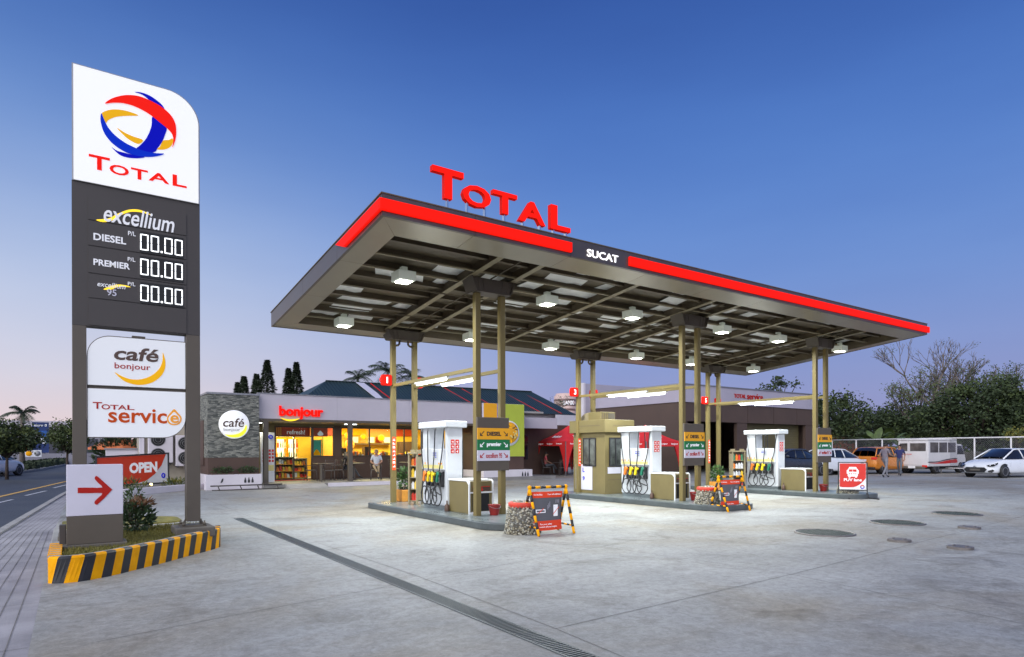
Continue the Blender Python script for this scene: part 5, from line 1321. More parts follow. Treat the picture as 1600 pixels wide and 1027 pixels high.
# ================================================================== CAFE TABLES AND CHAIRS
def make_chair(loc, rz, label):
    p = thing('cafe_chair', label, 'chair', loc, rz, 'chairs outside the cafe')
    Bc = lambda mb, n: mb.build(n, M['chair'], p, False)
    mb = MB(); mb.box(-.21, .21, -.21, .21, .42, .46); Bc(mb, 'seat')
    mb = MB()
    for k in range(5): mb.bar((-.2, .2 + k * .015, .55 + k * .075), (.2, .2 + k * .015, .55 + k * .075), .045, .012)
    mb.tube([(-.21, .19, .45), (-.21, .28, .9)], .014, 6); mb.tube([(.21, .19, .45), (.21, .28, .9)], .014, 6); Bc(mb, 'backrest')
    for sx in (-.2, .2):
        for sy in (-.19, .19): mb = MB(); mb.tube([(sx, sy, .42), (sx * 1.1, sy * 1.15, 0)], .013, 6); Bc(mb, 'leg')
        mb = MB(); mb.tube([(sx * 1.1, -.2, .42), (sx * 1.15, -.2, .63), (sx * 1.12, .22, .66)], .013, 6); Bc(mb, 'armrest')
    return p
def make_table(loc, label):
    p = thing('cafe_table', label, 'table', loc, 0, 'tables outside the cafe')
    mb = MB(); mb.box(-.36, .36, -.36, .36, .70, .735); mb.build('tabletop', M['chair'], p, False, bevel=.01)
    mb = MB(); mb.box(-.03, .03, -.03, .03, .02, .70); mb.box(-.3, .3, -.03, .03, 0, .03); mb.box(-.03, .03, -.3, .3, .0, .032); mb.build('pedestal', M['chair'], p, False)
    return p
t0 = make_table((9.0, 27.5, .151), 'grey table nearest the cafe door')
dup(t0, (10.25, 27.1, .151), 0, 'grey table between the two people sitting outside the cafe')
dup(t0, (13.0, 27.3, .151), 0, 'grey table farther right along the cafe front')
c0 = make_chair((8.45, 27.5, .151), R(90), 'grey chair closest to the cafe door')
for x, y, a, lb in ((9.6, 27.45, -90, 'grey chair on the right of the table nearest the door'), (9.0, 26.85, 180, 'grey chair with its back to the forecourt at the table nearest the door'), (10.0, 27.62, 20, 'grey chair of the person in dark clothes outside the cafe'),
                    (10.95, 26.35, -20, 'grey chair of the person in a pale shirt outside the cafe'), (12.3, 27.3, 90, 'grey chair left of the right-hand cafe table'), (13.7, 27.3, -90, 'grey chair right of the right-hand cafe table')):
    dup(c0, (x, y, .151), R(a), lb)

# ================================================================== RED TENTS
M['tent'] = mat('red tent cloth', (.72, .025, .025), .6, var=.1, scale=1.2)
def make_tent(N, w, label, ze=1.9, za=2.85):
    x, y = N
    p = thing('gazebo_tent', label, 'tent', (x + w / 2, y + w / 2, 0), 0, 'red pop-up tents')
    c = (x + w / 2, y + w / 2, za); cs = [(x, y), (x + w, y), (x + w, y + w), (x, y + w)]
    mb = MB()
    for k in range(4):
        a, b = cs[k], cs[(k + 1) % 4]; n = 6; vs = []
        for i in range(n + 1):
            t = i / n; sag = .12 * sin(pi * t)
            for s in range(7): u = s / 6; vs.append((c[0] + (a[0] + (b[0] - a[0]) * u - c[0]) * t, c[1] + (a[1] + (b[1] - a[1]) * u - c[1]) * t, za + (ze - za) * t - sag))
        mb.add(vs, [(i * 7 + s, i * 7 + s + 1, (i + 1) * 7 + s + 1, (i + 1) * 7 + s) for i in range(n) for s in range(6)], 0, True)
    mb.build('roof', M['tent'], p)
    mb = MB()
    for k in range(4): a, b = cs[k], cs[(k + 1) % 4]; mb.bar((*a, ze - .12), (*b, ze - .12), .015, .26)
    mb.build('valance', M['tent'], p)
    for a in cs: MB().box(a[0] - .02, a[0] + .02, a[1] - .02, a[1] + .02, 0, ze).build('leg', M['grey'], p)
    dx = w * .2
    for k, (ax, ay) in enumerate(cs):
        mb = MB(); sx = 1 if ax == x else -1; sy = 1 if ay == y else -1
        for (ux, uy) in ((sx, 0), (0, sy)):
            pts = [(ax, ay, ze - .2), (ax + ux * dx, ay + uy * dx, ze - .2), (ax + ux * dx * .5, ay + uy * dx * .5, ze * .55), (ax + ux * .08, ay + uy * .08, .25), (ax, ay, .25)]
            n = Vector((uy, -ux, 0)) * .012; q = [Vector(s) for s in pts]
            mb.add([s + n for s in q] + [s - n for s in q], [(0, 1, 2, 3, 4), (9, 8, 7, 6, 5)])
        mb.build('leg_drape', M['tent'], p)
    for k in range(3): text('bonjour', (x - .012, y + w * (.2 + .3 * k), ze - .13), .5, .12, M['letter_white'], p, rz=-pi / 2, bold=.01)
    for k in range(3): text('bonjour', (x + w * (.2 + .3 * k), y - .012, ze - .13), .5, .12, M['letter_white'], p, bold=.01)
    # words on the sloping sides
    for side in (0, 1):
        v, f = tmesh('bonjour', .02, 0); vs = []
        for tx, ty, tz in v:
            t = .62 - ty * .2; u = .5 + tx * .5 * .9; h = .03 + .004 * tz
            zz = za + (ze - za) * t - .12 * sin(pi * t) + h
            if side == 0: vs.append((x + w / 2 - w / 2 * t, y + w / 2 - (u - .5) * w * t, zz))
            else: vs.append((x + w / 2 + (u - .5) * w * t, y + w / 2 - w / 2 * t, zz))
        MB().add(vs, f).build('lettering', M['letter_white'], p)
    return p
make_tent((22.3, 27.14), 2.8, 'red pop-up tent with white lettering right of the food poster')
n2 = (23.68, 22.482)
make_tent(n2, 2.6, 'red pop-up tent seen through the fuel pump by the pay booth', 1.85, 2.75)
t1 = make_table((22.9, 28.3, 0), 'grey table under the red tent by the food poster')
for x, y, a, lb in ((22.6, 27.75, 150, 'grey chair at the front of the red tent'), (23.6, 28.6, -80, 'grey chair at the right under the red tent'), (22.4, 29.0, 60, 'grey chair at the back left under the red tent')): dup(c0, (x, y, 0), R(a), lb)
bb = thing('planter_box', 'plain grey planter box with a small plant beside the pay booth', 'planter', (25.4, 27.6, 0))
MB().box(24.9, 26.0, 27.2, 28.2, 0, .95).build('box', M['concrete'], bb, bevel=.02); mb = MB(); leaves(mb, (25.3, 27.6, 1.3), .25, .25, .4, 220, .2, .08, 44, mats=2); mb.build('foliage', [M['leaf_dark'], M['leaf_mid']], bb)

# ================================================================== PEOPLE
def make_person(loc, rz, label, pose, shirt, pants, hair='hair', s=1.0, skin='skin', shoe='blackpaint', sleeve=True, shorts=False):
    """local frame: faces -Y; one skinned body, coloured by the limb each face belongs to"""
    J = {}
    if pose == 'walk':
        J.update(pel=(0, 0, .93), sp=(0, .0, 1.12), ch=(0, -.02, 1.32), nk=(0, -.02, 1.47), hd=(0, -.05, 1.57), ht=(0, -.04, 1.66),
                 shl=(.17, -.01, 1.40), ell=(.23, .10, 1.16), wrl=(.22, .0, .95), hal=(.21, -.04, .87), shr=(-.17, -.01, 1.40), elr=(-.22, -.08, 1.15), wrr=(-.2, -.26, 1.08), har=(-.19, -.33, 1.07),
                 hil=(.09, 0, .9), knl=(.10, -.2, .53), anl=(.10, -.22, .1), tol=(.11, -.37, .04), hir=(-.09, 0, .9), knr=(-.10, .04, .5), anr=(-.10, .26, .14), tor=(-.1, .17, .03))
    elif pose == 'sit':
        J.update(pel=(0, .08, .56), sp=(0, .13, .74), ch=(0, .14, .95), nk=(0, .1, 1.09), hd=(0, .06, 1.18), ht=(0, .06, 1.27),
                 shl=(.17, .13, 1.02), ell=(.24, .06, .78), wrl=(.12, -.14, .70), hal=(.05, -.2, .68), shr=(-.17, .13, 1.02), elr=(-.24, .06, .78), wrr=(-.12, -.14, .71), har=(-.05, -.2, .69),
                 hil=(.09, .06, .54), knl=(.11, -.36, .56), anl=(.1, -.38, .12), tol=(.12, -.52, .04), hir=(-.09, .06, .54), knr=(-.10, -.34, .62), anr=(.06, -.52, .34), tor=(.12, -.64, .3))
    else:   # leaning forward on a table
        J.update(pel=(0, .1, .56), sp=(0, .08, .74), ch=(0, -.0, .94), nk=(0, -.07, 1.06), hd=(0, -.13, 1.13), ht=(0, -.16, 1.21),
                 shl=(.17, -.01, 1.0), ell=(.24, -.16, .8), wrl=(.08, -.3, .80), hal=(.03, -.36, .84), shr=(-.17, -.01, 1.0), elr=(-.24, -.16, .8), wrr=(-.1, -.32, .78), har=(-.06, -.4, .78),
                 hil=(.09, .06, .54), knl=(.11, -.34, .54), anl=(.1, -.6, .12), tol=(.12, -.75, .05), hir=(-.09, .06, .54), knr=(-.11, -.36, .54), anr=(-.1, -.3, .1), tor=(-.12, -.44, .04))
    for q, sx in (('l', 1), ('r', -1)):     # fingers and thumb from the palm
        h = Vector(J['ha' + q]); w = Vector(J['wr' + q]); d = (h - w).normalized(); e = d.cross(Vector((0, 0, 1)) if abs(d.z) < .8 else Vector((0, 1, 0))).normalized()
        for k in range(4): 
            a = h + e * (.027 - .018 * k) + d * .02; J['f%d%s' % (k, q)] = tuple(a); J['g%d%s' % (k, q)] = tuple(a + d * (.05, .058, .054, .042)[k] + Vector((0, 0, -.014)))
        J['th' + q] = tuple(w + d * .035 + e * .04); J['tk' + q] = tuple(w + d * .075 + e * .06)
    E = [('pel', 'sp'), ('sp', 'ch'), ('ch', 'nk'), ('nk', 'hd'), ('hd', 'ht')]
    for q in 'lr':
        E += [('ch', 'sh' + q), ('sh' + q, 'el' + q), ('el' + q, 'wr' + q), ('wr' + q, 'ha' + q), ('pel', 'hi' + q), ('hi' + q, 'kn' + q), ('kn' + q, 'an' + q), ('an' + q, 'to' + q), ('wr' + q, 'th' + q), ('th' + q, 'tk' + q)]
        for k in range(4): E += [('ha' + q, 'f%d%s' % (k, q)), ('f%d%s' % (k, q), 'g%d%s' % (k, q))]
    rad = dict(pel=(.15, .11), sp=(.14, .1), ch=(.155, .105), nk=(.055, .055), hd=(.078, .095), ht=(.06, .07), sh=(.062, .062), el=(.043, .043), wr=(.03, .026), ha=(.036, .018), hi=(.085, .09), kn=(.058, .06), an=(.04, .045), to=(.04, .028), th=(.011, .011), tk=(.009, .009))
    names = list(J); ix = {n: i for i, n in enumerate(names)}
    me = bpy.data.meshes.new('body'); me.from_pydata([tuple(c * s for c in J[n]) for n in names], [(ix[a], ix[b]) for a, b in E], [])
    o = bpy.data.objects.new('tmp', me); COL.objects.link(o)
    o.modifiers.new('skin', 'SKIN'); sb_ = o.modifiers.new('sub', 'SUBSURF'); sb_.levels = sb_.render_levels = 1
    for n in names:
        k = n[:2] if n[:2] in rad else n
        r_ = rad.get(n) or rad.get(k) or (.0095, .0095)
        me.skin_vertices[0].data[ix[n]].radius = (r_[0] * s, r_[1] * s)
        me.skin_vertices[0].data[ix[n]].use_root = n == 'pel'
    dg = bpy.context.evaluated_depsgraph_get()
    nm = bpy.data.meshes.new_from_object(o.evaluated_get(dg)); bpy.data.objects.remove(o)
    mats = [M[skin], shirt, pants, M[shoe]]
    for m_ in mats: nm.materials.append(m_)
    def seg(p, a, b):
        a, b = Vector(J[a]) * s, Vector(J[b]) * s; d = b - a; t = max(0, min(1, (p - a).dot(d) / d.dot(d))); return (p - a - d * t).length, t
    for pl in nm.polygons:
        pl.use_smooth = True; p = pl.center
        best = min(E, key=lambda e: seg(p, *e)[0]); t = seg(p, *best)[1]; a = best[0][:2]; c = 0
        if best in (('pel', 'sp'), ('sp', 'ch')) or best[1][:2] == 'sh': c = 1
        elif best[1][:2] == 'hi': c = 2
        elif best == ('ch', 'nk'): c = 1 if t < .55 else 0
        elif a == 'sh': c = 1 if (sleeve or t < .7) else 0
        elif a == 'hi': c = 2
        elif a == 'kn': c = 0 if shorts else 2
        elif a == 'an': c = 3
        pl.material_index = c
    p_ = thing('person', label, 'person', loc, rz)
    b = bpy.data.objects.new('body', nm); COL.objects.link(b); b.parent = p_
    hd, ht = Vector(J['hd']) * s, Vector(J['ht']) * s
    mb = MB(); mb.ball((ht.x, ht.y + .018, ht.z - .03), (.083 * s, .098 * s, .085 * s), 0, 14, 9)
    q_ = MB(); # hair covers crown and back only
    vs = mb.v; keep = [f for f in mb.f if all((vs[i][1] > ht.y - .07 * s or vs[i][2] > ht.z + .005) for i in f)]
    q_.v = vs; q_.f = keep; q_.m = [0] * len(keep); q_.s = [True] * len(keep)
    q_.build('hair', M[hair], p_, False)
    f_ = MB(); fy = hd.y - .088 * s; f_.ball((hd.x, fy - .006, hd.z + .0), (.012 * s, .016 * s, .02 * s), 0, 8, 5)
    f_.build('nose', M[skin], p_, False)
    f_ = MB(); f_.ball((hd.x - .03 * s, fy + .006, hd.z + .03 * s), .009 * s, 0, 6, 4); f_.ball((hd.x + .03 * s, fy + .006, hd.z + .03 * s), .009 * s, 0, 6, 4); f_.build('eyes', M['blackpaint'], p_, False)
    f_ = MB(); f_.ball((hd.x, fy + .004, hd.z - .04 * s), (.024 * s, .006, .006), 0, 8, 4); f_.build('mouth', M['red_print'], p_, False)
    f_ = MB(); f_.ball((hd.x - .083 * s, hd.y, hd.z + .01), (.012, .02, .03), 0, 8, 5); f_.ball((hd.x + .083 * s, hd.y, hd.z + .01), (.012, .02, .03), 0, 8, 5); f_.build('ears', M[skin], p_, False)
    return p_
cl = lambda n, c: mat(n, c, .8, var=.12, scale=8)
C_grey, C_slate, C_navy, C_black, C_pale, C_khaki, C_pink, C_mauve = cl('grey cloth', (.2, .2, .23)), cl('slate cloth', (.11, .12, .14)), cl('navy cloth', (.02, .025, .11)), cl('black cloth', (.02, .018, .02)), cl('pale blue cloth', (.42, .45, .5)), cl('khaki cloth', (.3, .22, .13)), cl('pink red cloth', (.5, .08, .1)), cl('mauve cloth', (.2, .17, .2))
make_person((10.95, 26.3, .16), R(-25), 'person in a pale shirt and tan trousers sitting cross legged outside the cafe', 'sit', C_pale, C_khaki, 'hair_grey', sleeve=False)
make_person((10.02, 27.55, .16), R(70), 'person in dark top and grey trousers leaning forward on a chair outside the cafe', 'lean', C_black, C_slate, 'hair')
make_person((*(33.466, 15.672), 0), R(72), 'person in a grey shirt and trousers walking past the orange car', 'walk', C_mauve, C_grey, 'hair', 1.0, sleeve=False)
make_person((*(36.431, 16.309), 0), R(-80), 'person in a navy shirt walking between the orange car and the white van', 'walk', C_navy, C_slate, 'hair', .97, sleeve=False)
make_person((22.45, 28.95, .0), R(60), 'person in a pink red top sitting under the red tent', 'sit', C_pink, C_slate, 'hair', sleeve=False)
make_person((23.6, 28.6, .0), R(-80), 'person in dark clothes sitting under the red tent', 'lean', C_slate, C_black, 'hair')

# ================================================================== VEHICLES
def paint(n, c, metal=.0): return mat(n, c, .28, metal=metal, var=.02, coat=.6)
def wheel(par, x, y, r, side, w=.2):
    wh = MB(); prof = [(r * .6, -w / 2), (r * .93, -w / 2), (r, -w / 3), (r, w / 3), (r * .93, w / 2), (r * .6, w / 2)]
    wh.lathe(prof, (x, y, r), 28, 0, axis='y'); wo = wh.build('wheel', M['black'], par, False)
    ri = MB(); ri.lathe([(r * .64, side * w * .48), (r * .66, side * (w / 2 + .006)), (r * .58, side * (w / 2 + .004)), (r * .5, side * w * .35), (.02, side * w * .33)], (x, y, r), 24, 0, axis='y')
    for k in range(7):
        a = 2 * pi * k / 7; ri.cbox((x + r * .33 * cos(a), y + side * w * .44, r + r * .33 * sin(a)), (r * .58, .02, r * .13), ry=-a)
    ri.lathe([(r * .14, side * w * .46), (.01, side * w * .5)], (x, y, r), 12, 0, axis='y'); ri.build('rim', M['grey'], wo, False)
def body_ring(x, w, zb, zm, zt, crown=.03):
    h = [(0, zb), (w * .86, zb), (w * .97, zb + .07), (w, zb + (zm - zb) * .5), (w * .985, zm), (w * .93, zt - .02), (w * .8, zt + .005), (w * .4, zt + crown * .8), (0, zt + crown)]
    pts = [(x, y, z) for y, z in h] + [(x, -y, z) for y, z in h[-2:0:-1]]
    return pts
def make_car(loc, rz, label, pm, st, cabin, wheels, kind, wr=.315, group=None):
    """local frame: +X is the nose. st: stations (x, half width, z bottom, z mid, z top); cabin: (x, half width, z) for base and roof"""
    p = thing('parked_car', label, 'car', loc, rz, group)
    Bc = lambda mb, n, m, par=p, **k: mb.build(n, m, par, False, **k)
    mb = MB(); mb.loft([body_ring(*q) for q in st]); bo = Bc(mb, 'body', pm, recalc=True)
    sb_ = bo.modifiers.new('sub', 'SUBSURF'); sb_.levels = sb_.render_levels = 2
    # glasshouse: base line and roof line
    base, roof = cabin
    n = len(base); rings = []
    for (xb, wb, zb), (xr, wr_, zr) in zip(base, roof):
        rings.append([(xb, wb, zb), ((xb + xr) / 2, (wb + wr_) / 2 + .012, (zb + zr) / 2), (xr, wr_, zr - .02), (xr, wr_ * .75, zr + .02), (xr, 0, zr + .035), (xr, -wr_ * .75, zr + .02), (xr, -wr_, zr - .02), ((xb + xr) / 2, -(wb + wr_) / 2 - .012, (zb + zr) / 2), (xb, -wb, zb)])
    mb = MB(); vs = [v for r_ in rings for v in r_]; k = 9
    mb.v = vs
    for i in range(n - 1):
        for jx in range(8):
            roofpart = jx in (2, 3, 4, 5) and 1 <= i < n - 2
            mb.f.append((i * k + jx, i * k + jx + 1, (i + 1) * k + jx + 1, (i + 1) * k + jx)); mb.m.append(1 if roofpart else 0); mb.s.append(True)
    Bc(mb, 'cabin', [M['dglass'], pm], recalc=True)
    mb = MB()
    for sy in (-1, 1):
        sd = [Vector(r_[0 if sy > 0 else 8]) for r_ in rings]; su = [Vector(r_[2 if sy > 0 else 6]) for r_ in rings]
        mb.tube([sd[0], su[1]] + su[2:-2] + [su[-2], sd[-1]], .035, 6)
        for i in range(2, n - 2): mb.tube([sd[i], (sd[i] + su[i]) / 2 + Vector((0, sy * .012, 0)), su[i]], .03, 6)
    Bc(mb, 'pillars', pm)
    for (wx, wy) in wheels:
        for sy in (-1, 1):
            a = MB(); a.lathe([(wr * 1.16, sy * .0), (wr * 1.16, sy * .012), (.02, sy * .012)], (wx, sy * (wy + .085), wr + .02), 28, 0, axis='y'); Bc(a, 'arch_shade', M['dark'])  # flat dark disc painted for the shade in the wheel hollow
            wheel(p, wx, sy * (wy + .02), wr, sy)
    fx = st[-1][0] if st[-1][0] > st[0][0] else st[0][0]; rx = min(st[0][0], st[-1][0])
    w0 = max(q[1] for q in st)
    for sy in (-1, 1):
        mm = MB(); mm.ball((cabin[0][1][0] - .25, sy * (w0 + .1), cabin[0][1][2] + .06), (.07, .11, .065), 0, 10, 6); Bc(mm, 'mirror', pm)
    return p, Bc
# white hatchback, nose towards the forecourt
white_p = paint('white car paint', (.72, .74, .78))
st = [(-2.12, .62, .42, .7, .9, .0), (-2.05, .8, .26, .7, .96, .01), (-1.6, .89, .2, .68, .98, .01), (-.8, .89, .19, .66, .95, .01), (.3, .89, .19, .64, .92, .01), (.95, .885, .19, .62, .92, .03), (1.55, .86, .2, .58, .85, .05), (1.95, .78, .2, .5, .73, .05), (2.12, .6, .25, .46, .62, .03), (2.17, .45, .3, .45, .56, .01)]
ca = ([(-2.02, .7, .95), (-1.75, .78, .95), (-.9, .82, .95), (-.1, .82, .93), (.7, .8, .92), (1.2, .7, .93)], [(-1.75, .55, 1.2), (-1.35, .56, 1.36), (-.8, .58, 1.42), (-.1, .58, 1.43), (.25, .56, 1.40), (1.0, .6, 1.0)])
cw = (36.947, 12.018)
WCAR = (38.9, 12.45)
p, Bc = make_car((*WCAR, 0), R(180 + 18.7 - 33), 'white hatchback with dark grille parked nose out at the right edge', white_p, st, ca, ((1.33, .76), (-1.3, .76)), 'hatch', group='cars parked by the fence')
mb = MB(); mb.prism([(-.42, .52), (-.55, .42), (-.42, .27), (.42, .27), (.55, .42), (.42, .52)], 2.155, 2.185, 'x'); g_ = Bc(mb, 'grille', M['dark'])
mb = MB(); mb.box(2.186, 2.192, -.25, .25, .36, .45); Bc(mb, 'number_plate', M['foot_grey'], g_)
mb = MB(); mb.ball((2.185, 0, .55), (.015, .09, .045), 0, 12, 6); Bc(mb, 'badge', M['chrome'])
for sy in (-1, 1):
    mb = MB(); pts = [(2.10, sy * .5, .62), (2.0, sy * .74, .67), (1.78, sy * .83, .75), (1.8, sy * .82, .66), (1.98, sy * .78, .57), (2.12, sy * .6, .545)]
    mb.add(pts + [(x - .12, y * .9, z) for x, y, z in pts], [(0, 1, 2, 3, 4, 5)] + [(i, (i + 1) % 6, (i + 1) % 6 + 6, i + 6) for i in range(6)]); mb.v = [(x + .035, y * 1.03, z + .01) for x, y, z in mb.v]; Bc(mb, 'headlight', M['dglass'])
    mb = MB(); mb.ball((2.06, sy * .64, .62), (.05, .06, .045), 0, 10, 6); mb.ball((1.94, sy * .77, .67), (.05, .045, .04), 0, 10, 6); Bc(mb, 'lamp', M['chrome'])
    mb = MB(); pts = [(2.15, sy * .58, .36), (2.06, sy * .76, .42), (2.0, sy * .8, .36), (2.1, sy * .74, .27), (2.15, sy * .62, .28)]; mb.add(pts + [(x - .1, y * .92, z) for x, y, z in pts], [(0, 1, 2, 3, 4)] + [(i, (i + 1) % 5, (i + 1) % 5 + 5, i + 5) for i in range(5)]); Bc(mb, 'fog_light', M['dark'])
# white and dark saloons seen behind the pump, tails towards us
sed = [(-2.25, .6, .45, .75, 1.0, .0), (-2.18, .8, .3, .72, 1.03, .01), (-1.7, .88, .22, .68, 1.03, .01), (-.8, .88, .2, .66, .97, .01), (.4, .88, .2, .64, .95, .01), (1.1, .87, .2, .62, .93, .03), (1.7, .84, .22, .58, .84, .04), (2.1, .7, .24, .5, .7, .03), (2.22, .5, .3, .46, .6, .01)]
sca = ([(-1.95, .7, 1.02), (-1.5, .78, 1.02), (-.8, .8, .98), (0, .8, .95), (.8, .78, .94), (1.3, .68, .95)], [(-1.45, .55, 1.2), (-1.0, .55, 1.38), (-.6, .57, 1.43), (0, .57, 1.44), (.35, .55, 1.41), (1.1, .6, 1.02)])
def rear_bits(Bc, x, zl, w=.62, plate=True):
    for sy in (-1, 1):
        mb = MB(); mb.box(x + .04, x - .035, sy * w - .16, sy * w + .16, zl - .07, zl + .07); Bc(mb, 'tail_light', M['tail'], bevel=.02)
    mb = MB(); mb.box(x - .04, x - .02, -.25, .25, zl - .17, zl - .06); Bc(mb, 'number_plate', M['lilac'])
    mb = MB(); mb.box(x - .04, x + .1, -.7, .7, .3, .4); Bc(mb, 'bumper_insert', M['blackpaint'], bevel=.02)
M['tail'] = mat('tail lamp', (.4, .015, .01), .25, var=0, emit=.25, ecol=(1, .05, .02))
p, Bc = make_car((*(35.368, 19.424), 0), R(-8), 'white saloon parked behind the farthest fuel board', white_p, sed, sca, ((1.35, .74), (-1.35, .74)), 'saloon', group='cars parked by the fence'); rear_bits(Bc, -2.22, .85)
p, Bc = make_car((*(32.065, 19.797), 0), R(-4), 'dark grey saloon parked behind the farthest fuel pump', paint('dark grey car paint', (.03, .032, .036)), sed, sca, ((1.35, .74), (-1.35, .74)), 'saloon', group='cars parked by the fence'); rear_bits(Bc, -2.22, .85)
# orange hatch, tail towards us
suv = [(-1.95, .6, .45, .75, .98, .0), (-1.9, .8, .28, .75, 1.02, .01), (-1.5, .88, .22, .72, 1.03, .01), (-.6, .88, .21, .7, 1.0, .01), (.4, .88, .21, .66, .98, .01), (1.1, .87, .21, .64, .96, .03), (1.6, .82, .23, .6, .86, .04), (1.9, .68, .25, .52, .72, .03), (1.98, .5, .3, .48, .62, .01)]
suc = ([(-1.88, .74, 1.0), (-1.7, .8, 1.0), (-.9, .82, 1.0), (-.1, .82, .98), (.7, .8, .96), (1.2, .7, .98)], [(-1.72, .6, 1.3), (-1.5, .6, 1.48), (-.8, .62, 1.53), (-.1, .62, 1.54), (.25, .6, 1.51), (1.0, .62, 1.05)])
p, Bc = make_car((*(39.411, 18.671), 0), R(-4), 'orange hatchback parked tail out between the white saloon and the van', paint('orange car paint', (.62, .2, .015), .2), suv, suc, ((1.2, .74), (-1.2, .74)), 'suv', .33, 'cars parked by the fence'); rear_bits(Bc, -1.93, .9, .68)

# white jeepney style van
vx, vy = (38.671, 15.613)
p = thing('passenger_van', 'white boxy passenger van with red stripe and rear doors, parked by the fence', 'van', (*(42.23, 17.049), 0), R(-5))
Bv = lambda mb, n, m, par=p, **k: mb.build(n, m, par, False, **k)
vw = mat('white van paint', (.66, .64, .64), .4, var=.06, scale=1.5)
hw = .84
mb = MB(); mb.box(-2.15, .95, -hw, hw, .42, 1.92); Bv(mb, 'cabin', vw, bevel=.03)
mb = MB(); mb.box(-2.2, .9, -hw - .03, hw + .03, 1.921, 1.99); mb.box(-.4, .9, -.6, .6, 1.991, 2.06); Bv(mb, 'roof', vw, bevel=.02)
mb = MB(); mb.prism([(.955, .42), (2.0, .42), (2.05, .8), (1.95, 1.05), (1.55, 1.7), (.955, 1.72)], -hw + .04, hw - .04); Bv(mb, 'cab', vw, bevel=.03)
mb = MB(); mb.prism([(1.05, 1.1), (1.85, 1.1), (1.52, 1.6), (1.05, 1.62)], -hw + .03, -hw + .039); mb.prism([(1.05, 1.1), (1.85, 1.1), (1.52, 1.6), (1.05, 1.62)], hw - .039, hw - .03); Bv(mb, 'cab_window', M['dglass'])
M['van_glass'] = mat('van window glass', (.10, .09, .085), .12, var=.35, scale=3, spec=.7)
for sy in (-1, 1):
    for k in range(3):
        x = -1.95 + k * .95; mb = MB(); mb.box(x, x + .85, sy * hw - .006, sy * hw + .006, 1.22, 1.8)
        Bv(mb, 'side_window', M['van_glass'])
    mb = MB(); mb.prism(smooth_poly([(-2.1, .62), (-1.2, .64), (-.3, .74), (.5, .8), (.93, .8), (.93, .62), (.3, .6), (-.8, .57)], 4), sy * hw - .008, sy * hw + .008); Bv(mb, 'red_stripe', M['red'])
    mb = MB(); mb.prism(smooth_poly([(-2.1, .70), (-1.2, .71), (-.3, .82), (.5, .88), (.93, .88), (.93, .83), (.4, .82), (-.4, .75), (-1.3, .66), (-2.1, .65)], 4), sy * hw - .007, sy * hw + .007); Bv(mb, 'dark_stripe', M['blue_dark'] if 'blue_dark' in M else M['slate'] if 'slate' in M else M['blackpaint'])
for a, b in ((-.78, .2), (.23, .78)):
    d = MB(); d.box(-2.175, -2.152, a, b, .5, 1.88); d = Bv(d, 'rear_door', vw, bevel=.006)
    w_ = MB(); w_.box(-2.182, -2.172, a + .06, b - .06, 1.3, 1.76); Bv(w_, 'door_window', M['van_glass'], d)
text('NOT FOR HIRE', (-2.178, .3, 1.12), .5, .06, M['red'], p, rz=-pi / 2, bold=.01, world=False)
mb = MB(); mb.box(-2.28, -2.16, -.7, .7, .3, .42); Bv(mb, 'bumper', M['foot_grey'], bevel=.02)
mb = MB(); mb.box(-2.29, -2.281, -.2, .2, .32, .46); Bv(mb, 'number_plate', M['white'])
for sy in (-1, 1): mb = MB(); mb.box(-2.21, -2.17, sy * .66 - .13, sy * .66 + .13, .38, .5); Bv(mb, 'tail_light', M['tail'])
for x in (-1.2, 1.45):
    for sy in (-1, 1): wheel(p, x, sy * (hw - .14), .33, sy, .22)
mb = MB(); mb.box(-2.0, 1.9, -.6, .6, .28, .42); Bv(mb, 'chassis', M['dark'])
# white car on the far carriageway
p, Bc = make_car((-4.0, 47.5, 0), R(60), 'white car on the street behind the median tree', white_p, sed, sca, ((1.35, .74), (-1.35, .74)), 'saloon'); rear_bits(Bc, -2.22, .85)

# ================================================================== SERVICE BUILDING
M['svc_fascia'] = mat('pale lilac metal fascia', (.40, .37, .44), .5, var=.05, scale=.6)
M['svc_brown'] = mat('brown service cladding', (.085, .055, .042), .6, var=.08, scale=1)
M['svc_olive'] = mat('olive roller door', (.13, .11, .05), .6, var=.1, scale=1)
s_ = thing('service_building', 'brown workshop building with tall pale fascia behind the pumps at right', 'building', (34, 28, 0))
B = lambda mb, n, m, **k: mb.build(n, m, s_, **k)
mb = MB(); mb.box(28.1, 41.5, 24.0, 24.2, 4.12, 5.1); mb.box(28.1, 28.3, 24.2, 31.4, 4.12, 5.1); mb.box(41.3, 41.5, 24.2, 31.4, 4.12, 5.1); B(mb, 'fascia', M['svc_fascia'])
mb = MB(); mb.box(28.05, 41.55, 23.95, 31.4, 5.101, 5.16); B(mb, 'parapet_cap', M['grey'])
mb = MB()
for x0, x1 in ((28.14, 31.6), (31.64, 34.2), (34.24, 36.9), (36.94, 39.5), (39.54, 41.44)): mb.box(x0, x1, 24.06, 24.3, 3.05, 4.119)
B(mb, 'cladding', M['svc_brown'])
mb = MB(); mb.box(28.16, 28.4, 24.32, 31.4, 0, 4.119); mb.box(41.1, 41.42, 24.32, 31.4, 0, 4.119); mb.box(28.4, 41.1, 31.1, 31.4, 0, 4.119); mb.box(28.16, 28.7, 24.1, 24.31, 0, 3.05); mb.box(33.2, 34.2, 24.1, 24.31, 0, 3.05); mb.box(40.6, 41.42, 24.1, 24.31, 0, 3.05); B(mb, 'wall', M['svc_brown'])
mb = MB()
z = .05
while z < 3.0: mb.box(34.2, 40.6, 24.62, 24.66, z, z + .11); z += .118
B(mb, 'roller_door', M['svc_olive'])
mb = MB(); mb.box(28.7, 33.2, 30.6, 30.7, 0, 3.05); B(mb, 'bay_wall', M['foot_grey'])
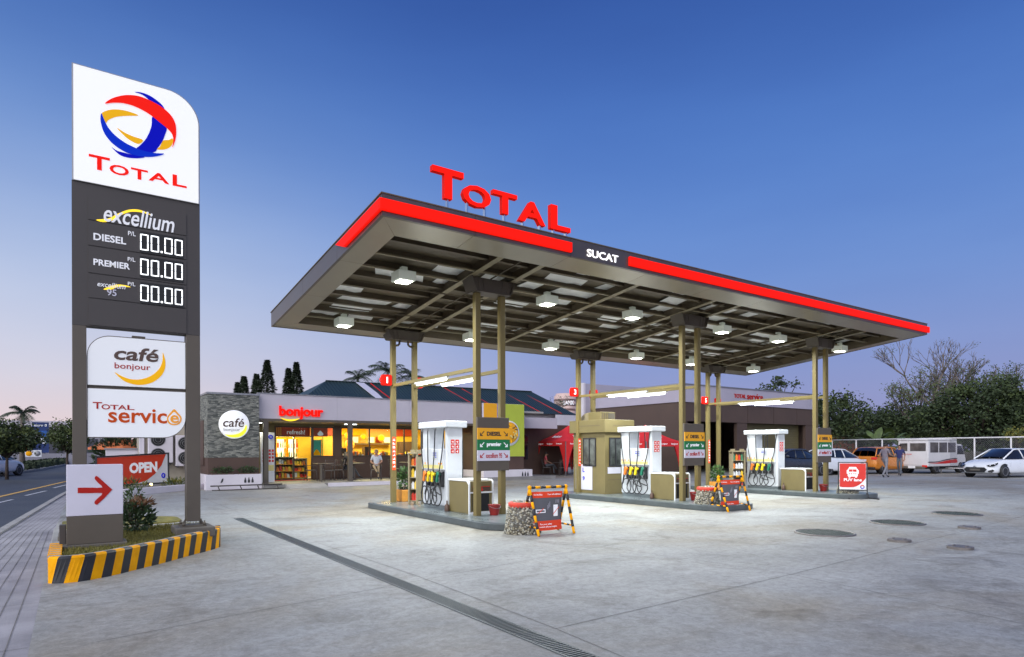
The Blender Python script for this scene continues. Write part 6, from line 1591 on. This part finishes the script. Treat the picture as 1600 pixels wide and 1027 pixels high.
mb = MB(); mb.box(29.2, 30.2, 28.5, 29.3, 0, 1.5); mb.box(30.8, 32.4, 29.4, 30.2, 0, .9); B(mb, 'workbench', M['red'])
sx = MB()
text('TOTAL', (33.35, 23.98, 4.66), 1.15, .24, M['red_print'], s_, t=.04, bold=.01, name='lettering'); text('service', (34.85, 23.98, 4.68), 1.6, .36, M['red_print'], s_, t=.04, bold=.01, name='lettering')
mb = MB(); mb.box(27.5, 36.6, 31.5, 31.8, 3.4, 5.75); B(mb, 'rear_fascia', M['svc_fascia']); mb = MB(); mb.box(27.3, 27.48, 31.4, 31.9, 0, 5.78); B(mb, 'pilaster', M['whitewall']); mb = MB(); mb.box(29.5, 40, 31.85, 34, 0, 5.4); B(mb, 'rear_block', M['svc_brown'])

# ================================================================== GREEN ROOFED HALL
def ribbed(name, c, sc):
    m = mat(name, c, .45, metal=.2, var=.12, scale=.5); nt = m.node_tree; b = nt.nodes['Principled BSDF']
    tc = nt.nodes.new('ShaderNodeTexCoord'); w = nt.nodes.new('ShaderNodeTexWave'); w.inputs['Scale'].default_value = sc; w.bands_direction = 'X'
    nt.links.new(tc.outputs['Object'], w.inputs['Vector']); bp = nt.nodes.new('ShaderNodeBump'); bp.inputs['Strength'].default_value = .8; bp.inputs['Distance'].default_value = .05
    nt.links.new(w.outputs[0], bp.inputs['Height']); nt.links.new(bp.outputs[0], b.inputs['Normal']); return m
M['teal_roof'] = ribbed('dark teal ribbed roof', (.024, .045, .046), 1.2)
h_ = thing('green_roof_hall', 'wide hall with dark teal hipped metal roof behind the cafe', 'building', (24, 47, 0))
MB().box(13.5, 36, 43.8, 50.5, 0, 4.5).build('wall', M['whitewall'], h_)
mb = MB(); a, b, c, d, e, f = (12.2, 43, 4.5), (36.6, 43, 4.5), (36.6, 51, 4.5), (12.2, 51, 4.5), (15.6, 47, 6.62), (34.6, 47, 6.75)
mb.add([a, b, c, d, e, f], [(0, 1, 5, 4), (1, 2, 5), (2, 3, 4, 5), (3, 0, 4), (3, 2, 1, 0)]); mb.build('roof', M['teal_roof'], h_)
def on_roof(x, t): return (x, 43 + 4 * t, 4.5 + 2.18 * t + .03)
for x, m_, w in ((18.2, 'lilac', .75), (19.05, 'red', .1), (25.5, 'red', .1), (27.2, 'red', .1), (31.2, 'red', .12), (33.4, 'red', .12)):
    mb = MB(); p0, p1 = on_roof(x + 1.6 if x > 25 else x + .9, .02), on_roof(x, .96); mb.bar((p0[0], p0[1], p0[2]), p1, w, .03); mb.build('roof_light' if m_ == 'lilac' else 'ridge_flashing', M[m_], h_)
mb = MB(); mb.bar((15.6, 47, 6.65), (34.6, 47, 6.78), .2, .06); mb.build('ridge', M['teal_roof'], h_)
mb = MB(); mb.prism([(34.2, 3.0), (36.8, 3.0), (36.8, 4.45), (34.2, 4.45)], 42.9, 42.99); mb.build('eave_board', M['whitewall'], h_)

# ================================================================== ROUND TOWER
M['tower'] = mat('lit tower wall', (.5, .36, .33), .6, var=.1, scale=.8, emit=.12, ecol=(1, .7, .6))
M['tower_band'] = mat('tower window band', (.2, .11, .1), .4, var=.2, scale=2)
tw = thing('round_tower', 'distant round tower with rosy lit floors behind the tents', 'tower', (70.0, 85.4, 0))
mb = MB(); mb.lathe([(1.85, 0), (1.85, 10.6), (1.6, 10.8), (1.55, 11.05), (.02, 11.2)], (70, 85.4, 0), 28); mb.build('wall', M['tower'], tw)
for k in range(12): mb = MB(); mb.lathe([(1.86, .7 + k * .82), (1.875, .72 + k * .82), (1.875, 1.05 + k * .82), (1.86, 1.07 + k * .82)], (70, 85.4, 0), 28); mb.build('window_band', M['tower_band'], tw)
text('BANK', (69.4, 83.62, 9.4), 1.9, .75, M['letter_white'], tw, rz=R(-30), t=.15, bold=.02)

# ================================================================== TREES
M['fol1'] = mat('foliage dark', (.032, .052, .018), .75, var=.35, scale=3)
M['fol2'] = mat('foliage mid', (.058, .085, .022), .75, var=.35, scale=3)
M['fol3'] = mat('foliage light', (.085, .11, .025), .75, var=.35, scale=3)
M['fol_y'] = mat('foliage yellow green', (.16, .15, .02), .75, var=.3, scale=3)
M['fol_c'] = mat('conifer foliage', (.06, .085, .045), .8, var=.3, scale=2)
M['fol_p'] = mat('palm frond', (.04, .06, .03), .65, var=.3, scale=2)
def tree(loc, label, H, rx, rz, cz_, nclump, nleaf, mats, seed, name='tree', leaf=.2, group='trees behind the fence', trunk='trunk', cl=.5, nb=9, spread=.8):
    p = thing(name, label, 'tree', loc, 0, group)
    q = random.Random(seed); tr = MB()
    tr.tube([(0, 0, -.1), (q.uniform(-.1, .1), q.uniform(-.1, .1), cz_ * .35), (q.uniform(-.2, .2), q.uniform(-.2, .2), cz_ * .75)], [H * .03, H * .022, H * .016], 8)
    cs = []
    for k in range(nclump):
        while True:
            u = Vector((q.uniform(-1, 1), q.uniform(-1, 1), q.uniform(-1, 1)))
            if .35 < u.length < 1: break
        cs.append((Vector((u.x * rx, u.y * rx, cz_ + u.z * rz)), q.uniform(.55, 1.25) * cl))
    for c, r_ in cs[:max(nb, nclump // 2)]:
        m_ = Vector((c.x * .35, c.y * .35, cz_ * .55 + (c.z - cz_ * .55) * .4)); tr.tube([(0, 0, cz_ * .5), m_, c], [H * .014, H * .009, H * .003], 5)
    tr.build('trunk', M[trunk], p, False)
    lf = MB(); per = max(3, nleaf // nclump)
    for c, r_ in cs:
        mi = q.randrange(len(mats))
        for i in range(int(per * q.uniform(.7, 1.3))):
            u = Vector((q.gauss(0, .5), q.gauss(0, .5), q.gauss(0, .38))) * r_
            d = Vector((q.uniform(-1, 1), q.uniform(-1, 1), q.uniform(-.8, .6))).normalized() * leaf * q.uniform(.5, 1.2); e = d.orthogonal().normalized(); e = Matrix.Rotation(q.uniform(0, 6.28), 3, d.normalized()) @ e * leaf * .3
            b = c + u; m2 = mi if q.random() < .75 else q.randrange(len(mats))
            lf.add([b - d * .5, b + e, b + d * .5, b - e], [(0, 1, 2, 3)], m2)
    lf.build('crown', [M[m_] for m_ in mats], p, False)
    return p
def bare_tree(loc, label, H, seed, depth=6, leafy=0, mats=('fol2',), spread=.55, group='trees behind the fence', name='bare_tree'):
    p = thing(name, label, 'tree', loc, 0, group); q = random.Random(seed); tr = MB(); tips = []
    def grow(a, d, l, r_, k):
        b = a + d * l; tr.tube([a, (a + b) / 2 + Vector((q.uniform(-.06, .06), q.uniform(-.06, .06), 0)) * l, b], [r_, r_ * .85, r_ * .68], 5 if k < 3 else 4)
        if k >= 3: tips.append(b)
        if k >= depth: return
        for s in range(3 if k < 2 else q.choice((2, 2, 3))):
            nd = (d + Vector((q.uniform(-1, 1), q.uniform(-1, 1), q.uniform(-.25, .55))) * spread).normalized(); grow(b, nd, l * q.uniform(.62, .88), r_ * .66, k + 1)
    grow(Vector((0, 0, -.1)), Vector((q.uniform(-.08, .08), 0, 1)), H * .24, H * .022, 0)
    tr.build('trunk', M['trunk_pale'], p, False)
    if leafy:
        lf = MB()
        for b in tips:
            if q.random() > leafy: continue
            for i in range(q.randrange(5, 12)):
                u = Vector((q.gauss(0, .22), q.gauss(0, .22), q.gauss(0, .16))); d = Vector((q.uniform(-1, 1), q.uniform(-1, 1), q.uniform(-.8, .5))).normalized() * .17; e = d.orthogonal().normalized() * .055
                c = b + u; lf.add([c - d * .5, c + e, c + d * .5, c - e], [(0, 1, 2, 3)], q.randrange(len(mats)))
        lf.build('crown', [M[m_] for m_ in mats], p, False)
    return p
def palm(loc, label, H, seed, L_=2.2, n=16, group='palms behind the roofs'):
    p = thing('palm_tree', label, 'palm', loc, 0, group); q = random.Random(seed)
    mb = MB(); mb.tube([(0, 0, -.1), (q.uniform(-.2, .2), 0, H * .5), (0, 0, H)], [.2, .14, .12], 8); mb.build('trunk', M['trunk_pale'], p, False)
    mb = MB()
    for k in range(n):
        a = 6.283 * k / n + q.uniform(-.2, .2); el = q.uniform(-.1, 1.1); pts = []; l = L_ * q.uniform(.8, 1.1)
        for i in range(9):
            t = i / 8; r_ = l * t * cos(el) ; z = l * t * sin(el) - .55 * l * t * t; pts.append(Vector((r_ * cos(a), r_ * sin(a), H + z)))
        mb.tube(pts, [.025 * (1 - i / 9) + .004 for i in range(9)], 4)
        s = Vector((-sin(a), cos(a), 0))
        for i in range(1, 9):
            for f in (0, .33, .66):
                c = pts[i - 1].lerp(pts[i], f); w = l * .24 * sin(pi * min(1, (i + f) / 9.2)) + .05; dn = (pts[i] - pts[i - 1]).normalized()
                for sg in (-1, 1): mb.add([c, c + dn * .06, c + dn * w * .7 + s * sg * w - Vector((0, 0, w * q.uniform(.3, .8)))], [(0, 1, 2)])
    mb.build('crown', M['fol_p'], p, False)
def conifer(loc, label, H, r_, seed):
    p = thing('conifer_tree', label, 'tree', loc, 0, 'conifers behind the cafe'); q = random.Random(seed)
    mb = MB(); mb.tube([(0, 0, -.1), (0, 0, H * .97)], [.16, .03], 6); mb.build('trunk', M['trunk'], p, False)
    mb = MB(); n = int(H * 800)
    for i in range(n):
        t = q.random() ** .8; lump = .82 + .38 * (1 - (t * 13 + .13 * seed) % 1)
        rr = r_ * (1 - t) ** .95 * lump * math.sqrt(q.uniform(.25, 1)); a = q.uniform(0, 6.283); b = Vector((rr * cos(a), rr * sin(a), H * (.08 + .92 * t)))
        d = Vector((cos(a), sin(a), q.uniform(-.5, .35))).normalized() * q.uniform(.18, .36); e = Vector((-sin(a), cos(a), q.uniform(-.4, .4))) * .07
        mb.add([b, b + d * .5 + e, b + d, b + d * .5 - e], [(0, 1, 2, 3)])
    mb.build('crown', M['fol_c'], p, False)
for px_, top, w, lb in (((13.20, 65.6), 8.0, 1.5, 'short conifer farthest left above the cafe parapet'), ((13.6, 64.9), 8.55, 1.5, 'short conifer second from left above the cafe parapet'), ((14.55, 64.0), 8.75, 1.55, 'conifer just left of the tallest conifer'), ((15.35, 63.3), 10.05, 2.1, 'tallest and broadest conifer above the cafe'),
                        ((16.9, 61.7), 9.2, 1.5, 'left conifer of the close pair above the cafe lettering'), ((17.5, 61.2), 9.75, 1.6, 'right conifer of the close pair above the cafe lettering')):
    conifer((*px_, 0), lb, top, w, int(top * 10))
palm((22.5, 58.5, 0), 'left palm crown rising behind the teal roof', 8.3, 1, 2.4); palm((24.9, 57.0, 0), 'tall middle palm crown behind the teal roof', 9.0, 2, 2.6); palm((27.2, 56.5, 0), 'right palm crown behind the teal roof', 8.6, 3, 2.4)
bare_tree((36.5, 58, 0), 'thin tree with sparse leaves behind the right end of the teal roof', 9.2, 12, 5, .35, ('fol1',), name='thin_tree')
bare_tree((40.5, 54, 0), 'thin twiggy tree beside the round tower', 8.4, 14, 5, .4, ('fol1',), name='thin_tree')
tree((54.8, 35.2, 0), 'tree top with spreading leaves showing above the workshop roof', 8.4, 1.9, 1.0, 7.2, 16, 700, ('fol1', 'fol2'), 41, leaf=.3, cl=.5)

# right hand grove
TR = [((50.985, 27.999, -0.275), 6.2, 2.6, 2.2, 3.6, 60, 'dense dark tree just right of the workshop'), ((56.196, 28.049, -0.383), 5.0, 2.8, 1.8, 3.0, 60, 'low dark tree behind the banana plants'),
      ((62.373, 27.432, -0.493), 6.0, 2.6, 1.9, 3.8, 60, 'mid green bushy tree left of the mango tree'), ((57.638, 23.41, -0.298), 5.8, 2.3, 2.0, 3.4, 60, 'dark bushy tree behind the van roof'),
      ((58.722, 20.231, -0.243), 7.6, 3.3, 2.9, 4.2, 120, 'big dense mango tree behind the white hatchback'), ((58.869, 17.7, -0.184), 6.6, 2.4, 2.6, 3.9, 80, 'dense dark tree cut by the right edge of the picture'), ((58.77, 15.339, -0.124), 7.5, 3.2, 3.0, 4.0, 60, 'dense tree beyond the right edge')]
for k, (l, H, rx, rz_, c_, n, lb) in enumerate(TR):
    tree((l[0], l[1], 0), lb, H, rx, rz_, c_, n, n * 125, ('fol1', 'fol1', 'fol2', 'fol2', 'fol3') if k in (2,) else ('fol1', 'fol1', 'fol2'), 60 + k, leaf=.27, cl=.85)
l = (67.644, 26.225, -0.571); bare_tree((l[0], l[1], 0), 'tall leafless tree with pale forked branches above the grove', 12.6, 5, 7, .06, ('fol2',), .58)
l = (61.768, 26.634, -0.462); bare_tree((l[0], l[1], 0), 'leaning tree with thin feathery leaves left of the leafless tree', 9.6, 27, 6, .5, ('fol2', 'fol3'), .62, name='feathery_tree')
l = (69.724, 24.79, -0.579); bare_tree((l[0], l[1], 0), 'half bare tree right of the leafless tree', 10.4, 33, 6, .25, ('fol2', 'fol1'), .6, name='feathery_tree')
l = (63.947, 19.057, -0.32); bare_tree((l[0], l[1], 0), 'tall thin leaved tree at the right edge', 10.2, 35, 6, .5, ('fol1', 'fol2'), .5, name='feathery_tree')
def banana(loc, label, H, seed):
    p = thing('banana_plant', label, 'plant', loc, 0, 'banana plants by the fence'); q = random.Random(seed)
    mb = MB(); mb.tube([(0, 0, 0), (0, 0, H * .5)], [.14, .08], 8); mb.build('stem', M['fol3'], p, False)
    mb = MB()
    for k in range(9):
        a = 6.283 * k / 9 + q.uniform(-.3, .3); el = q.uniform(.3, 1.3); l = H * q.uniform(.5, .75); P_ = []
        for i in range(8): t = i / 7; P_.append(Vector((l * t * cos(el) * cos(a), l * t * cos(el) * sin(a), H * .48 + l * t * sin(el) - .45 * l * t * t)))
        s = Vector((-sin(a), cos(a), .1)); w = [H * .085 * (sin(pi * (.1 + .88 * i / 7))) for i in range(8)]
        mb.add([P_[i] + s * w[i] - Vector((0, 0, w[i] * .3)) for i in range(8)] + [P_[i] for i in range(8)] + [P_[i] - s * w[i] - Vector((0, 0, w[i] * .3)) for i in range(8)], [(i, i + 1, i + 9, i + 8) for i in range(7)] + [(i + 8, i + 9, i + 17, i + 16) for i in range(7)], 0, True)
    mb.build('leaves', M['banana'], p, False)
M['banana'] = mat('banana leaf', (.09, .13, .035), .5, var=.3, scale=3)
for (l, H, lb) in (((49.757, 23.987, -0.152), 3.6, 'banana plant with one long pale arching leaf'), ((51.764, 23.817, -0.189), 3.9, 'taller banana plant left of the van'), ((50.272, 22.416, -0.124), 3.2, 'banana plant just behind the orange car')): banana((l[0], l[1], 0), lb, H, int(H * 10))
l = (45.195, 13.77, 0.191); tree((l[0], l[1], 0), 'small yellow green bush leaning over the fence at the right edge', 2.6, 1.0, .5, 2.2, 16, 700, ('fol_y', 'fol_y', 'fol3'), 77, name='bush', leaf=.16, cl=.35)
sh = thing('shed', 'small orange brown shed behind the fence', 'shed', (50.5, 27, 0))
MB().box(49, 53, 27, 30, 0, 2.3).build('wall', mat('orange brown wall', (.30, .1, .035), .7, var=.2), sh); MB().box(48.8, 53.2, 26.8, 30.2, 2.3, 2.4).build('roof', M['steel_dark'], sh)
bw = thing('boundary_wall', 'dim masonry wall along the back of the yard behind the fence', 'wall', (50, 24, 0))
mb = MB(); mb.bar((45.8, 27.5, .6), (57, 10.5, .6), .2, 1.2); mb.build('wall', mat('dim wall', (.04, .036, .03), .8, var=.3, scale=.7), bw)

# ================================================================== FENCE
M['mesh_wire'] = glass_mat('wire mesh', (.72, .72, .72), .02)
fe = thing('mesh_fence', 'white pipe framed wire mesh fence at the back of the yard', 'fence', (43, 19, 0))
F0, F1 = Vector((43.9, 25.9, 0)), Vector((42.0, 8.6, 0)); F0 = Vector((43.778, 25.682, 0)); F1 = Vector((41.3, 9.5, 0))
wp = mat('white fence pipe', (.62, .6, .6), .5, var=.08)
n = 9; hF = 2.05
for k in range(n + 1):
    a = F0.lerp(F1, k / n); MB().tube([a, a + Vector((0, 0, hF))], .045, 8).build('post', wp, fe)
mb = MB(); mb.tube([F0 + Vector((0, 0, hF)), F1 + Vector((0, 0, hF))], .04, 8); mb.tube([F0 + Vector((0, 0, .3)), F1 + Vector((0, 0, .3))], .03, 8); mb.build('rail', wp, fe)
mb = MB(); d = (F1 - F0); L_ = d.length; u = d.normalized(); k = 0.0; hm = hF - .34
while k < L_ - .01:
    for sg in (1, -1):
        a = F0 + u * k + Vector((0, 0, .32 if sg > 0 else hF - .02)); e = min(L_, k + hm); b = F0 + u * e + Vector((0, 0, .32 + (e - k) if sg > 0 else hF - .02 - (e - k))); mb.tube([a, b], .004, 3)
    k += .11
mb.build('wire_mesh', M['grey'], fe)

# ================================================================== LEFT SIDE: WALL, UNITS, BANNER, PARASOL
aw = thing('annex_wall', 'pale rendered side annex wall behind the price sign', 'wall', (3.2, 31, 0))
MB().box(2.47, 4.3, 30.5, 34, .15, 3.4).build('wall', M['olive_pale'] if 'olive_pale' in M else mat('beige render', (.36, .32, .25), .7, var=.08), aw); MB().box(2.3, 2.47, 30.35, 30.6, 0, 3.4).build('pier', M['whitewall'], aw)
MB().box(1.3, 5.94, 27.6, 34, -.02, .149).build('terrace_slab', M['tile'], aw); MB().box(4.3, 5.95, 29.35, 34, .15, 3.5).build('return_wall', M['whitewall'], aw); MB().box(4.09, 4.13, 26.5, 27.6, .9, 2.6).build('recess', M['brownwall'], aw)
def ac(loc, label):
    a = thing('condenser_unit', label, 'air conditioner', loc, 0, 'condenser units on the annex wall')
    mb = MB(); mb.box(-.45, .45, -.2, .2, 0, 1.3); mb.build('case', M['whitewall'], a, False, bevel=.02)
    for z in (.34, .96):
        f = MB(); f.lathe([(.27, -.205), (.25, -.215), (.02, -.21)], (-.1, 0, z), 24, 0, axis='y'); f = f.build('fan', M['dark'], a, False)
        mb = MB()
        for r_ in (.1, .18, .255): mb.tube([(-.1 + r_ * cos(k * pi / 10), -.222, z + r_ * sin(k * pi / 10)) for k in range(20)], .006, 4, closed=True)
        mb.build('guard', M['grey'], f, False)
    mb = MB(); mb.box(-.4, -.35, -.25, .3, -.05, -.001); mb.box(.35, .4, -.25, .3, -.05, -.001); mb.build('bracket', M['blackpaint'], a, False)
    return a
c_ = ac((3.05, 30.28, .95), 'left two fan condenser unit on the annex wall'); dup(c_, (4.05, 30.28, .8), 0, 'right two fan condenser unit, half hidden by the sign post')
for x, y, a, lb in ((4.0, 28.4, 60, 'grey chair on the terrace left of the stone wall'), (5.2, 24.9, 0, '')): 
    if lb: dup(c0, (x, y, .151), R(a), lb)
lw = thing('garden_wall', 'low white wall behind the open banner', 'wall', (1.5, 30, 0))
MB().box(1.15, 2.3, 31.0, 31.2, 0, 1.5).build('wall', M['whitewall'], lw); MB().box(1.1, 2.3, 30.95, 31.25, 1.5, 1.56).build('coping', M['grey'], lw)
kb = MB(); a, b = (1.31, 23.872), (4.225, 26.718); kb.bar((*a, .1), (*b, .1), .2, .24); c_ = kb.build('white_kerb', M['whitewall'], bevel=.02); struct(c_)
# open banner
C = [(0.704, 26.85, 0.191), (3.114, 28.224, 0.206), (3.096, 28.237, 1.359), (0.706, 26.848, 1.229)]
C = [Vector(c) for c in C]; ctr = (C[0] + C[1]) / 2
ob = thing('open_banner', 'red banner with white OPEN letters in a black frame beside the low wall', 'banner', (ctr.x, ctr.y, 0))
def oq(s, t, off=0):
    a = C[0].lerp(C[1], s); b = C[3].lerp(C[2], s); n_ = (C[1] - C[0]).cross(C[3] - C[0]).normalized(); return a.lerp(b, t) + n_ * off
def opoly(pts, m, name, off, par):
    return MB().add([oq(s, t, off) for s, t in pts], [tuple(range(len(pts)))]).build(name, m, par)
bn = MB(); vs = [oq(s, t, o_) for o_ in (0, -.02) for s, t in ((0, 0), (1, 0), (1, 1), (0, 1))]; bn.add(vs, [(0, 1, 2, 3), (7, 6, 5, 4), (0, 4, 5, 1), (1, 5, 6, 2), (2, 6, 7, 3), (3, 7, 4, 0)]); bn = bn.build('cloth', M['white'], ob)
opoly([(.01, .03), (.35, .03), (.55, .035), (.68, .12), (.8, .32), (.9, .6), (.97, .97), (.01, .97)], M['banner_lit'] if 'banner_lit' in M else mat('bright red banner', (.68, .05, .015), .55, var=.04), 'red_field', .006, bn)
v, f = tmesh('OPEN', .05, 0); MB().add([oq(.635 + x * .4, .56 + y * .36, .012 + .004 * z) for x, y, z in v], f).build('lettering', M['letter_white'], bn)
MB().tube([oq(.925 + .022 * cos(k * pi / 8), .25 + .07 * sin(k * pi / 8), .008) for k in range(16)], .022, 6, closed=True).build('emblem', M['blue_logo'], bn)
mb = MB(); mb.bar(oq(0, 1.0), oq(1.01, 1.0), .05); mb.bar(oq(0, 0), oq(1.01, 0), .05); mb.build('frame_rail', M['blackpaint'], ob)
for s in (0, 1.01): a = oq(s, 1.02); MB().bar((a.x, a.y, 0), a, .06).build('post', M['blackpaint'], ob)
# small garden light and weeds below
gl = thing('garden_lamp', 'small glowing garden lamp under the open banner', 'lamp', (*(2.345, 26.251), 0)); lx, ly = gl.location[:2]
MB().lathe([(.02, 0), (.02, .18), (.05, .19), (.05, .28), (.02, .3)], (lx, ly, 0), 12).build('stem', M['blackpaint'], gl); MB().ball((lx, ly - .03, .24), .05, 0, 10, 6).build('bulb', mat('lamp glow', (1, .7, .3), .4, var=0, emit=5, ecol=(1, .7, .3)), gl)
for (u_, v_, h, lb, sd) in ((205, 772, .5, 'loose green plant at the foot of the open banner', 51), (275, 764, .35, 'small yellowish bush at the right post of the open banner', 52)):
    l = (1.655, 25.098) if sd == 51 else (3.251, 26.962)
    p = thing('bed_plants', lb, 'plant', (*l, 0)); mb = MB(); leaves(mb, (0, 0, h * .5), .5, .3, h * .5, 260, .16, .05, sd, mats=2); mb.build('foliage', [M['leaf_mid'], M['fol_y']], p, False)
# parasol
l = (2.123, 38.627, 0.295); pr = thing('parasol', 'faded orange parasol on the terrace behind the open banner', 'parasol', (l[0], l[1], 0))
mb = MB(); mb.tube([(l[0], l[1], 0), (l[0], l[1], 2.15)], .025, 8); mb.build('pole', M['grey'], pr)
mb = MB(); k_ = 8; ap = (l[0], l[1], 2.25)
for k in range(k_):
    a0, a1 = 2 * pi * k / k_, 2 * pi * (k + 1) / k_; R_ = 1.45; q0, q1 = (l[0] + R_ * cos(a0), l[1] + R_ * sin(a0), 1.62), (l[0] + R_ * cos(a1), l[1] + R_ * sin(a1), 1.62)
    mb.add([ap, q0, q1, (q0[0], q0[1], 1.52), (q1[0], q1[1], 1.52)], [(0, 1, 2), (1, 3, 4, 2)])
mb.build('canopy', mat('orange parasol cloth', (.6, .17, .06), .7, var=.1), pr)
vv = thing('hedge_plant', 'dark hedge behind the parasol', 'hedge', (2.4, 38, 0)); mb = MB(); leaves(mb, (2.4, 38, 1.2), 1.5, .6, 1.2, 1500, .35, .14, 71, mats=2); mb.build('foliage', [M['leaf_dark'], M['fol1']], vv)

# ================================================================== STREET SIDE
tree((-2.75, 41.9, 0), 'small rounded street tree with forked dark trunk at the left edge', 3.0, 1.45, .72, 2.15, 60, 7000, ('fol1', 'fol1', 'fol2', 'fol3'), 81, name='street_tree', leaf=.17, cl=.45, group='street trees on the median')
tree((-.2, 54.6, 0), 'rounded yellow green street tree just left of the price sign', 3.5, 1.2, .95, 2.5, 54, 6000, ('fol1', 'fol2', 'fol3'), 82, name='street_tree', leaf=.17, cl=.45, group='street trees on the median')
palm((-2.9, 58, 0), 'palm crown above the street tree at the left edge', 4.2, 7, 1.6, 14)
M['mall'] = mat('mall wall', (.35, .33, .36), .7, var=.15, scale=.2); M['mall_dark'] = mat('mall shop fronts', (.07, .07, .09), .5, var=.3, scale=.4)
ml = thing('shop_row', 'long low row of shops across the street', 'building', (-10, 95, 0))
B = lambda mb, n, m: mb.build(n, m, ml)
mb = MB(); mb.box(-30, 6, 92, 110, 0, 4.7); B(mb, 'wall', M['mall']); mb = MB(); mb.box(-30, 6.1, 91.7, 92, 4.3, 4.95); B(mb, 'parapet', M['whitewall'])
for k in range(9): mb = MB(); x = -9 + k * 1.7; mb.box(x, x + 1.4, 91.9, 91.99, .3, 2.9); B(mb, 'shop_front', M['mall_dark'])
mb = MB()
for x in (-.6, 3.2): mb.box(x, x + .5, 91.5, 91.99, 0, 4.3)
B(mb, 'pier', M['whitewall'])
mb = MB(); mb.prism([(.6, 4.2), (2.6, 4.2), (1.6, 5.3)], 91.2, 91.6); B(mb, 'gable', M['brownwall'])
c = [(-3.478, 85.013, 1.279), (-2.011, 84.001, 4.547)]
bb = thing('billboard', 'tall dark blue phone billboard across the street', 'billboard', ((c[0][0] + c[1][0]) / 2, c[0][1], 0))
x0, x1, y, z0, z1 = c[0][0], c[1][0], c[0][1], c[0][2], c[1][2]
pn = MB().box(x0, x1, y, y + .12, z0, z1).build('panel', mat('dark blue poster', (.01, .035, .16), .5, var=.35, scale=.9), bb)
MB().box(x0 + .05, x1 - .05, y - .01, y - .001, z0 + (z1 - z0) * .3, z0 + (z1 - z0) * .72).build('blue_field', mat('blue poster field', (.02, .12, .42), .5, var=.3, scale=1.2), pn)
w = x1 - x0; h = z1 - z0
for a, b, d, e in ((.12, .38, .42, .72), (.42, .6, .34, .58), (.62, .8, .3, .48)): MB().prism([(x0 + w * a, z0 + h * d), (x0 + w * b, z0 + h * (d + .01)), (x0 + w * (b - .02), z0 + h * e), (x0 + w * (a + .04), z0 + h * e)], y - .03, y - .012).build('phone_picture', M['letter_white'], pn)
text('eltor 8', (x0 + w * .5, y - .02, z0 + h * .9), w * .75, h * .08, M['letter_white'], pn, bold=.02)
for x in (x0 + .15, x1 - .15): MB().box(x - .06, x + .06, y + .125, y + .25, 0, z1).build('post', M['grey'], bb)
for dx, m_ in ((.3, 'lime'), (1.6, 'whitewall')):
    pass
rs = thing('red_banner', 'narrow red standing banner beside the billboard', 'banner', (x0 - .35, y, 0)); MB().box(x0 - .55, x0 - .12, y, y + .05, 1.3, 2.9).build('cloth', M['strip_red'], rs); MB().box(x0 - .36, x0 - .31, y + .051, y + .1, 0, 3.0).build('pole', M['grey'], rs)
rw = thing('street_wall', 'pale low wall along the far side of the street', 'wall', (-6, 80, 0)); mb = MB(); mb.bar((-40, 76, .6), (4, 84, .6), .2, 1.2); mb.build('wall', M['mall'], rw)
for k, (u_, lb) in enumerate((((-3.07, 77.442, 0.672), 'round yellow and white street signs below the billboard'),)):
    sg = thing('street_sign', lb, 'sign', (u_[0], u_[1], 0)); MB().box(u_[0] - .04, u_[0] + .04, u_[1] - .04, u_[1] + .04, 0, 1.6).build('pole', M['grey'], sg)
    MB().box(u_[0] - .65, u_[0] + .65, u_[1] - .07, u_[1] - .041, .9, 1.55).build('board', M['white'], sg)
    for dx, m_ in ((-.33, 'yellow'), (.33, 'grey')): MB().lathe([(.26, -.071), (.25, -.085), (.01, -.086)], (u_[0] + dx, u_[1], 1.22), 20, 0, axis='y').build('disc', M[m_], sg)
